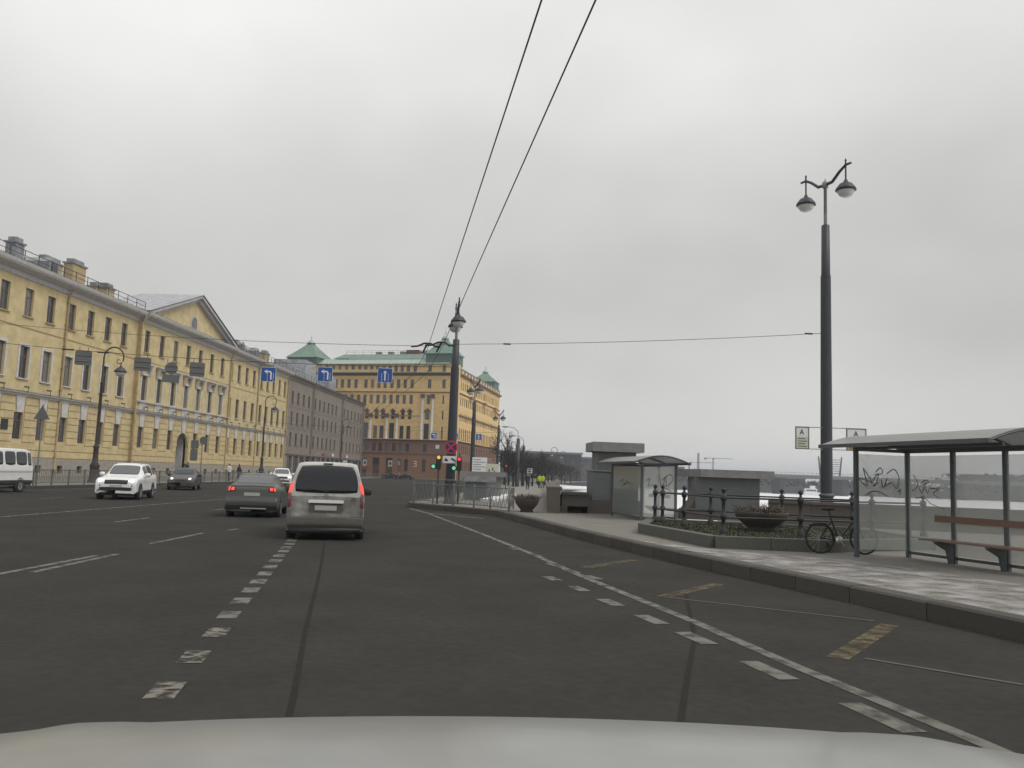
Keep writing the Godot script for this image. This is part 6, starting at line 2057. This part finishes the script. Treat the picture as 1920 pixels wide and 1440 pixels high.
func vehicles():
	own_car()
	# white van ahead, seen from behind
	var t := thing("white_van", "dirty white family van ahead with dark rear window and lit brake lights", "van", turned(V(-4.78, 0, 22.95), 10.4).scaled_local(Vector3(1.0, 1.035, 1.0)))
	car_body(t, VAN, "van_white")
	panel(t, "rear_window", VAN, 9.72, 13.1, 5.15, 7.0, "car_glass", 0.008, 0.0, 0.22)
	panel(t, "side_window", VAN, 5.3, 6.9, 3.15, 4.1, "car_glass")
	panel(t, "side_window", VAN, 7.0, 7.85, 3.15, 4.1, "car_glass")
	panel(t, "quarter_window", VAN, 7.95, 8.9, 3.15, 4.1, "car_glass")
	panel(t, "windscreen", VAN, 4.15, 4.92, 5.0, 7.0, "car_glass")
	panel(t, "brake_light", VAN, 11.7, 13.05, 3.6, 5.0, "brake_lit", 0.016)
	panel(t, "tail_light", VAN, 13.05, 13.7, 3.6, 5.0, "tail_dull", 0.016)
	panel(t, "tail_light", VAN, 13.7, 14.35, 3.6, 5.0, "tail_red", 0.016)
	panel(t, "bumper_corner", VAN, 14.4, 15.7, 3.3, 5.0, "plastic_grey", 0.012)
	panel(t, "rear_bumper", VAN, 15.8, 17.95, 1.5, 7.0, "van_grime", 0.012, 0.0, 0.0)
	panel(t, "road_grime", VAN, 13.35, 15.75, 3.4, 7.0, "road_dirt", 0.005, 0.0, 0.0)
	var st := begin()
	soft_box(st, Vector3(-0.42, 0.86, 2.175), Vector3(0.42, 0.93, 2.225), 0.02)
	put("plate_trim", st, "sign_white", t)
	st = begin()
	soft_box(st, Vector3(-0.40, 0.64, 2.165), Vector3(0.40, 0.857, 2.19), 0.03)
	put("plate_recess", st, "van_grime", t)
	rear_plate(t, 0.745, 2.192)
	block("high_brake_light", "plastic", t, Vector3(-0.11, 1.762, 2.0), Vector3(0.11, 1.785, 2.06))
	st = begin(SMOOTH)
	tube(st, [Vector3(0.02, 1.12, 2.185), Vector3(-0.2, 1.16, 2.19), Vector3(-0.42, 1.2, 2.185)], 0.012, 0.008, 6)
	put("rear_wiper", st, "plastic", t)
	# maker's double chevron
	st = begin()
	for k in 2:
		var y := 1.0 + k * 0.055
		extrude(st, PackedVector2Array([Vector2(-0.06, y - 0.05), Vector2(0, y), Vector2(0.06, y - 0.05), Vector2(0.06, y - 0.025), Vector2(0, y + 0.028), Vector2(-0.06, y - 0.025)]), 2.165, 2.19)
	put("badge", st, "chrome", t)
	block("reflector", "plastic_grey", t, Vector3(0.6, 0.93, 2.165), Vector3(0.7, 1.0, 2.18))
	for s in [-1, 1]:
		st = begin(SMOOTH)
		tube(st, [Vector3(s * 0.62, 1.81, 1.85), Vector3(s * 0.62, 1.87, 1.7), Vector3(s * 0.62, 1.88, 0.2), Vector3(s * 0.61, 1.8, -0.05)], 0.022, 0.022, 8)
		put("roof_rail", st, "plastic", t)
	for x in [-0.905, 0.905]:
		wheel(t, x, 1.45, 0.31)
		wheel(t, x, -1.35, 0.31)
	mirrors(t, 0.93, 1.08, -0.75, "plastic")
	st = begin()
	box(st, Vector3(-0.72, 0.17, -1.9), Vector3(0.72, 0.26, 2.0))
	tube(st, [Vector3(0.3, 0.22, 1.6), Vector3(0.32, 0.24, 2.2)], 0.03, 0.03, 8)
	box(st, Vector3(-0.86, 0.16, 1.95), Vector3(0.86, 0.285, 2.238))
	put("underbody", st, "black", t)
	# silver sedan beside it
	t = thing("silver_sedan", "dull silver sedan ahead with lit red tail lights beside the van", "car", turned(V(-8.95, 0, 31.1), 9.0))
	car_body(t, SEDAN, "car_silver")
	panel(t, "rear_window", SEDAN, 7.12, 8.1, 5.05, 7.0, "car_glass_pale", 0.006, 0.05)
	panel(t, "side_window", SEDAN, 5.1, 6.1, 3.15, 4.1, "car_glass")
	panel(t, "side_window", SEDAN, 6.2, 7.3, 3.15, 4.1, "car_glass")
	panel(t, "windscreen", SEDAN, 4.15, 4.92, 5.0, 7.0, "car_glass")
	panel(t, "tail_light", SEDAN, 10.75, 11.75, 4.3, 5.15, "tail_red", 0.010)
	panel(t, "tail_light", SEDAN, 10.85, 11.65, 5.15, 5.75, "tail_red", 0.010)
	panel(t, "lit_lamp", SEDAN, 10.95, 11.6, 4.5, 5.05, "brake_lit", 0.018)
	panel(t, "lit_lamp", SEDAN, 11.0, 11.5, 5.22, 5.6, "brake_lit", 0.018)
	panel(t, "boot_lip", SEDAN, 9.9, 10.5, 5.0, 7.0, "car_silver", 0.02)
	panel(t, "lower_bumper", SEDAN, 15.05, 15.95, 2.0, 7.0, "plastic", 0.008)
	panel(t, "bumper_groove", SEDAN, 13.1, 13.6, 4.9, 7.0, "car_dark", 0.003)
	rear_plate(t, 0.78, 2.155)
	block("exhaust_trim", "chrome", t, Vector3(-0.35, 0.29, 2.19), Vector3(0.5, 0.33, 2.22))
	block("underbody", "black", t, Vector3(-0.7, 0.15, -1.9), Vector3(0.7, 0.25, 2.0))
	st = begin(SMOOTH)
	tube(st, [Vector3(0, 1.45, 0.75), Vector3(0.02, 1.62, 0.95)], 0.008, 0.004, 5)
	put("aerial", st, "black", t)
	for x in [-0.862, 0.862]:
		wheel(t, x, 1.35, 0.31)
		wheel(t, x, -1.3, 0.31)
	mirrors(t, 0.87, 1.0, -0.5, "car_silver")
	# oncoming white SUV
	suv("white crossover car coming on with bright headlights near the minibus", V(-18.15, 0, 41.0), 191.0)
	suv("distant white crossover with one lit headlight beyond the sedan", V(-21.4, 0, 81.0), 196.0)
	# dark car behind the SUV
	t = thing("dark_car", "dark grey sedan coming on behind the white crossover", "car", turned(V(-22.0, 0, 58.5), 193.0))
	car_body(t, SEDAN, "car_dark")
	panel(t, "windscreen", SEDAN, 4.1, 4.95, 4.95, 7.0, "car_glass")
	panel(t, "rear_window", SEDAN, 7.12, 8.1, 5.05, 7.0, "car_glass")
	panel(t, "side_window", SEDAN, 5.05, 6.1, 3.15, 4.1, "car_glass")
	panel(t, "side_window", SEDAN, 6.2, 7.3, 3.15, 4.1, "car_glass")
	panel(t, "headlight", SEDAN, 1.15, 1.9, 4.6, 5.6, "head_lit", 0.012)
	panel(t, "grille", SEDAN, 0.5, 1.05, 6.0, 7.0, "black", 0.008)
	for x in [-0.862, 0.862]:
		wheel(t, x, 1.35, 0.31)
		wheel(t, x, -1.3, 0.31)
	mirrors(t, 0.87, 1.0, -0.5, "car_dark")
	block("underbody", "black", t, Vector3(-0.7, 0.15, -1.9), Vector3(0.7, 0.25, 2.0))
	# minibus
	t = thing("white_minibus", "white minibus with dark side windows at the picture edge", "minibus", turned(V(-25.85, 0, 42.3), 181.5))
	car_body(t, BUS, "car_white")
	panel(t, "windscreen", BUS, 3.1, 3.95, 4.9, 7.0, "car_glass")
	panel(t, "side_window", BUS, 3.7, 4.9, 3.2, 4.05, "car_glass")
	panel(t, "side_window", BUS, 5.1, 5.95, 3.2, 4.05, "car_glass")
	panel(t, "side_window", BUS, 6.05, 6.48, 3.2, 4.05, "car_glass")
	panel(t, "side_window", BUS, 6.52, 6.97, 3.2, 4.05, "car_glass")
	panel(t, "side_window", BUS, 7.05, 8.3, 3.2, 4.05, "car_glass")
	panel(t, "rear_window", BUS, 8.6, 9.9, 5.0, 7.0, "car_glass")
	panel(t, "side_stripe", BUS, 3.0, 9.8, 2.5, 2.75, "van_white", 0.004)
	panel(t, "skirt", BUS, 2.2, 9.8, 0.6, 1.5, "plastic", 0.008)
	for x in [-1.003, 1.003]:
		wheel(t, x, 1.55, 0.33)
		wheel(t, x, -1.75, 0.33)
	mirrors(t, 1.0, 1.4, -1.6, "plastic")
	block("underbody", "black", t, Vector3(-0.8, 0.2, -2.4), Vector3(0.8, 0.33, 2.5))
	# far parked things
	t = thing("grey_van", "small distant grey van parked at the end of the walkway", "van", turned(V(5.0, KH, 172.0), 0.0))
	car_body(t, VAN, "van_white")
	panel(t, "rear_window", VAN, 9.72, 13.1, 5.15, 7.0, "car_glass", 0.008, 0.0, 0.22)
	for x in [-0.905, 0.905]:
		wheel(t, x, 1.45, 0.31, false)
		wheel(t, x, -1.35, 0.31, false)
	for q in [[-28.5, 207.0, "dark parked car by the corner building doors"], [-25.0, 206.0, "dark parked car near the pedestrian in pink"]]:
		t = thing("parked_car", q[2], "car", turned(V(q[0], 0.0, q[1]), 74.0), "cars parked by the corner building")
		car_body(t, SEDAN, "car_dark")
		panel(t, "side_window", SEDAN, 5.05, 7.3, 3.15, 4.1, "car_glass")
		for x in [-0.862, 0.862]:
			wheel(t, x, 1.35, 0.31, false)
			wheel(t, x, -1.3, 0.31, false)

func suv(label: String, at: Vector3, yaw: float):
	var t := thing("white_crossover", label, "car", turned(at, yaw), "white crossover cars")
	car_body(t, SUV, "car_white")
	panel(t, "windscreen", SUV, 6.08, 6.96, 4.9, 7.0, "car_glass_pale", 0.006, 0.02)
	panel(t, "side_window", SUV, 6.75, 7.95, 3.15, 4.1, "car_glass", 0.006, 0.12)
	panel(t, "side_window", SUV, 8.05, 8.9, 3.15, 4.1, "car_glass")
	panel(t, "quarter_window", SUV, 9.0, 9.8, 3.2, 4.0, "car_glass", 0.006, 0.1)
	panel(t, "rear_window", SUV, 10.1, 10.9, 5.0, 7.0, "car_glass")
	panel(t, "headlight", SUV, 2.0, 3.15, 4.1, 5.35, "head_lit", 0.012)
	panel(t, "headlight_inner", SUV, 2.3, 2.95, 5.3, 5.75, "head_lit", 0.012)
	panel(t, "grille", SUV, 1.5, 2.85, 5.8, 7.0, "plastic", 0.010, 0.0, 0.05)
	block("number_plate", "plate", t, Vector3(-0.26, 0.56, -2.15), Vector3(0.26, 0.67, -2.135))
	panel(t, "lower_grille", SUV, 0.05, 0.75, 4.4, 7.0, "plastic", 0.010)
	panel(t, "fog_lamp", SUV, 0.9, 1.35, 4.7, 5.1, "plastic_grey", 0.010)
	panel(t, "sill_cladding", SUV, 3.2, 12.5, 0.3, 1.25, "plastic", 0.012)
	panel(t, "tail_light", SUV, 11.1, 11.8, 3.9, 4.9, "tail_red", 0.01)
	for x in [-0.893, 0.893]:
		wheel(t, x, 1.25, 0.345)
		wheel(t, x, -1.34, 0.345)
	mirrors(t, 0.91, 1.12, -0.55, "car_white")
	block("underbody", "black", t, Vector3(-0.7, 0.18, -1.9), Vector3(0.7, 0.3, 1.95))
	for s in [-1, 1]:
		var st := begin(SMOOTH)
		tube(st, [Vector3(s * 0.55, 1.6, 1.5), Vector3(s * 0.55, 1.67, 1.3), Vector3(s * 0.55, 1.68, 0.2), Vector3(s * 0.54, 1.6, -0.05)], 0.018, 0.018, 6)
		put("roof_rail", st, "rim_metal", t)

func own_car():
	# the pale bonnet of the car that the camera rides in
	var t := thing("own_car", "pale silver car bonnet filling the bottom of the view", "car", turned(V(0.12, 0, 0), 4.0))
	var f := func(x: float, d: float) -> Vector3:
		var a := absf(x) / 1.15
		var y := 1.403 - 0.06 * d - 0.25 * pow(maxf(0.0, d - 1.2), 2.0) - 0.5 * pow(maxf(0.0, d - 1.75), 2.0) * 2.0
		y -= 0.06 * a * a + 0.035 * pow(a, 6.0)
		y += 0.007 * exp(-pow((absf(x) - 0.72) / 0.05, 2.0))
		return Vector3(x, y, -d)
	var st := begin(SMOOTH)
	var NX := 40
	var ND := 26
	var hx := 0.98
	for i in NX:
		for j in ND:
			var q := []
			for k in [[0, 0], [1, 0], [1, 1], [0, 1]]:
				var x := lerpf(-hx, hx, float(i + k[0]) / NX)
				var d := lerpf(0.45, 2.05 - 0.12 * x * x, float(j + k[1]) / ND)
				q.append(f.call(x, d))
			quad(st, q[0], q[1], q[2], q[3])
	put("bonnet", st, "own_paint", t)
	for s in [-1.0, 1.0]:
		st = begin(SMOOTH)
		for i in 14:
			for j in ND:
				var q := []
				for k in [[0, 0], [1, 0], [1, 1], [0, 1]]:
					var u := float(i + k[0]) / 14.0
					var x := lerpf(hx + 0.006, 1.16, minf(u * 1.6, 1.0))
					var d := lerpf(0.45, 2.0 - 0.1 * x * x, float(j + k[1]) / ND)
					var p: Vector3 = f.call(x * 1.0, d)
					p.y -= 0.008 + maxf(0.0, u - 0.5) * 1.1
					p.x *= s
					q.append(p)
				if s > 0: quad(st, q[0], q[1], q[2], q[3])
				else: quad(st, q[0], q[3], q[2], q[1])
		put("front_wing", st, "own_paint", t)
		wheel(t, s * 1.02, -1.45, 0.36, false)
	st = begin()
	soft_box(st, Vector3(-0.92, 0.3, -2.12), Vector3(0.92, 0.72, -1.9), 0.08)
	put("front_bumper", st, "own_paint", t)
	block("grille", "plastic", t, Vector3(-0.6, 0.722, -2.04), Vector3(0.6, 0.98, -1.97))
	block("chassis", "black", t, Vector3(-0.75, 0.25, -1.9), Vector3(0.75, 0.6, -0.5))

# ------------------------------------------------------------------ people
# bones: [from, to, radius from, radius to, colour]; one closed surface by surface nets
func figure_mesh(bones: Array, cell: float) -> ArrayMesh:
	var lo := Vector3.ONE * 99
	var hi := -lo
	for b in bones:
		var r: float = maxf(b[2], b[3]) + cell * 2
		for p in [b[0], b[1]]:
			lo = lo.min(p - Vector3.ONE * r)
			hi = hi.max(p + Vector3.ONE * r)
	var n := Vector3i(((hi - lo) / cell).ceil()) + Vector3i.ONE
	var F := PackedFloat32Array()
	F.resize(n.x * n.y * n.z)
	var idx := 0
	for z in n.z:
		for y in n.y:
			for x in n.x:
				var p := lo + Vector3(x, y, z) * cell
				var d := 9.0
				for b in bones:
					var ab: Vector3 = b[1] - b[0]
					var t := clampf((p - b[0]).dot(ab) / maxf(ab.length_squared(), 1e-6), 0, 1)
					var e: float = p.distance_to(b[0] + ab * t) - lerpf(b[2], b[3], t)
					var h := maxf(0.035 - absf(d - e), 0.0) / 0.035
					d = minf(d, e) - h * h * 0.035 * 0.25
				F[idx] = d
				idx += 1
	var at := func(x, y, z): return F[x + n.x * (y + n.y * z)]
	var vid := {}
	var verts := []
	for z in n.z - 1:
		for y in n.y - 1:
			for x in n.x - 1:
				var sum := Vector3.ZERO
				var cnt := 0
				for e in EDGES:
					var a: Vector3i = e[0]
					var b: Vector3i = e[1]
					var fa: float = at.call(x + a.x, y + a.y, z + a.z)
					var fb: float = at.call(x + b.x, y + b.y, z + b.z)
					if (fa < 0) != (fb < 0):
						sum += Vector3(a).lerp(Vector3(b), fa / (fa - fb))
						cnt += 1
				if cnt:
					vid[Vector3i(x, y, z)] = verts.size()
					verts.append(lo + (Vector3(x, y, z) + sum / cnt) * cell)
	var st := begin(SMOOTH)
	var cols := []
	for p in verts:
		var best := 9.0
		var c := Color.WHITE
		for b in bones:
			var ab: Vector3 = b[1] - b[0]
			var t := clampf((p - b[0]).dot(ab) / maxf(ab.length_squared(), 1e-6), 0, 1)
			var e: float = p.distance_to(b[0] + ab * t) - lerpf(b[2], b[3], t)
			if e < best:
				best = e
				c = b[4]
		cols.append(c)
	var emit_quad := func(k: Array, flip: bool):
		for q in k:
			if not vid.has(q): return
		var o := [0, 1, 2, 0, 2, 3] if not flip else [0, 2, 1, 0, 3, 2]
		for j in o:
			st.set_color(cols[vid[k[j]]])
			st.add_vertex(verts[vid[k[j]]])
	for z in range(1, n.z - 1):
		for y in range(1, n.y - 1):
			for x in range(1, n.x - 1):
				var f0: float = at.call(x, y, z)
				var s0 := f0 < 0
				if s0 != (at.call(x + 1, y, z) < 0):
					emit_quad.call([Vector3i(x, y - 1, z - 1), Vector3i(x, y, z - 1), Vector3i(x, y, z), Vector3i(x, y - 1, z)], s0)
				if s0 != (at.call(x, y + 1, z) < 0):
					emit_quad.call([Vector3i(x - 1, y, z - 1), Vector3i(x - 1, y, z), Vector3i(x, y, z), Vector3i(x, y, z - 1)], not s0 if false else s0)
				if s0 != (at.call(x, y, z + 1) < 0):
					emit_quad.call([Vector3i(x - 1, y - 1, z), Vector3i(x, y - 1, z), Vector3i(x, y, z), Vector3i(x - 1, y, z)], s0)
	return done(st)

const EDGES := [[Vector3i(0, 0, 0), Vector3i(1, 0, 0)], [Vector3i(0, 1, 0), Vector3i(1, 1, 0)], [Vector3i(0, 0, 1), Vector3i(1, 0, 1)], [Vector3i(0, 1, 1), Vector3i(1, 1, 1)], [Vector3i(0, 0, 0), Vector3i(0, 1, 0)], [Vector3i(1, 0, 0), Vector3i(1, 1, 0)], [Vector3i(0, 0, 1), Vector3i(0, 1, 1)], [Vector3i(1, 0, 1), Vector3i(1, 1, 1)], [Vector3i(0, 0, 0), Vector3i(0, 0, 1)], [Vector3i(1, 0, 0), Vector3i(1, 0, 1)], [Vector3i(0, 1, 0), Vector3i(0, 1, 1)], [Vector3i(1, 1, 0), Vector3i(1, 1, 1)]]

func walker(stride: float, coat: Color, legs: Color, hair: Color, long_coat: bool) -> Array:
	var skin := Color(0.42, 0.27, 0.2)
	var shoe := Color(0.02, 0.02, 0.02)
	var b := []
	for s in [-1.0, 1.0]:
		var k: float = stride * s
		var hip := Vector3(s * 0.09, 0.92, 0)
		var knee := Vector3(s * 0.1, 0.5, -0.18 * k - 0.04)
		var ankle := Vector3(s * 0.1, 0.09, -0.28 * k + (0.1 if k < 0 else 0.0))
		b.append([hip, knee, 0.095, 0.065, legs])
		b.append([knee, ankle, 0.065, 0.05, legs])
		b.append([ankle - Vector3(0, 0.04, 0), ankle + Vector3(0, -0.05, -0.15), 0.05, 0.04, shoe])
		var sh := Vector3(s * 0.19, 1.42, 0)
		var el := Vector3(s * 0.25, 1.14, 0.1 * k + 0.03)
		var wr := Vector3(s * 0.23, 0.92, 0.16 * k - 0.1)
		b.append([sh, el, 0.07, 0.058, coat])
		b.append([el, wr, 0.056, 0.045, coat])
		b.append([wr, wr + Vector3(0, -0.07, -0.02), 0.036, 0.034, skin])
		for q in 4:
			b.append([wr + Vector3(-0.012 * s + 0.0, -0.07, -0.05 + q * 0.02), wr + Vector3(-0.02 * s, -0.15 + 0.008 * absf(q - 1), -0.055 + q * 0.018), 0.011, 0.009, skin])
		b.append([wr + Vector3(-0.02 * s, -0.03, -0.05), wr + Vector3(-0.03 * s, -0.1, -0.075), 0.012, 0.01, skin])
	b.append([Vector3(0, 0.96, 0), Vector3(0, 1.2, 0), 0.155, 0.14, coat])
	b.append([Vector3(0, 1.2, 0), Vector3(0, 1.42, 0.01), 0.14, 0.15, coat])
	b.append([Vector3(-0.13, 1.42, 0.01), Vector3(0.13, 1.42, 0.01), 0.08, 0.08, coat])
	if long_coat: b.append([Vector3(0, 0.95, 0), Vector3(0, 0.72, 0.01), 0.16, 0.17, coat])
	b.append([Vector3(0, 1.46, 0.01), Vector3(0, 1.56, -0.01), 0.055, 0.052, skin])
	b.append([Vector3(0, 1.62, -0.02), Vector3(0, 1.68, -0.005), 0.08, 0.088, skin])
	b.append([Vector3(0, 1.62, -0.095), Vector3(0, 1.645, -0.1), 0.018, 0.012, skin])
	for s in [-1.0, 1.0]: b.append([Vector3(s * 0.082, 1.63, 0), Vector3(s * 0.084, 1.66, 0), 0.016, 0.018, skin])
	b.append([Vector3(0, 1.70, 0.0), Vector3(0, 1.66, 0.045), 0.085, 0.078, hair])
	return b

func people():
	var dark := Color(0.025, 0.025, 0.03)
	var list := [
		[V(-28.3, 0.15, 75.5), 120.0, walker(0.8, dark, dark, dark, true), "person in a long black coat walking by the archway"],
		[V(-29.3, 0.15, 90.0), 60.0, walker(0.5, Color(0.62, 0.60, 0.58), dark, Color(0.05, 0.03, 0.02), false), "person in a pale jacket walking along the far pavement"],
		[V(-28.6, 0.15, 91.0), 75.0, walker(0.6, dark, Color(0.03, 0.03, 0.05), dark, false), "person in a dark jacket next to the one in the pale jacket"],
		[V(2.1, KH, 95.0), 180.0, walker(0.4, dark, dark, dark, true), "person in dark clothes walking on the pale walkway"],
		[V(3.95, KH, 110.0), 10.0, walker(0.15, Color(0.45, 0.60, 0.03), dark, dark, false), "worker in a yellow-green vest, the slightly nearer of the pair"],
		[V(4.45, KH, 111.5), -20.0, walker(0.3, Color(0.50, 0.62, 0.04), dark, dark, false), "worker in a yellow-green vest standing beside the parapet"],
		[V(-25.9, 0.0, 203.0), 80.0, walker(0.6, Color(0.55, 0.08, 0.10), dark, dark, true), "person in a pink-red coat before the corner building"]]
	for q in list:
		var key := str(q[2].hash())
		var t := put("person", figure_mesh(q[2], 0.038), "figure", null, turned(q[0], q[1]))
		tag(t, q[3], "person", "people on foot")
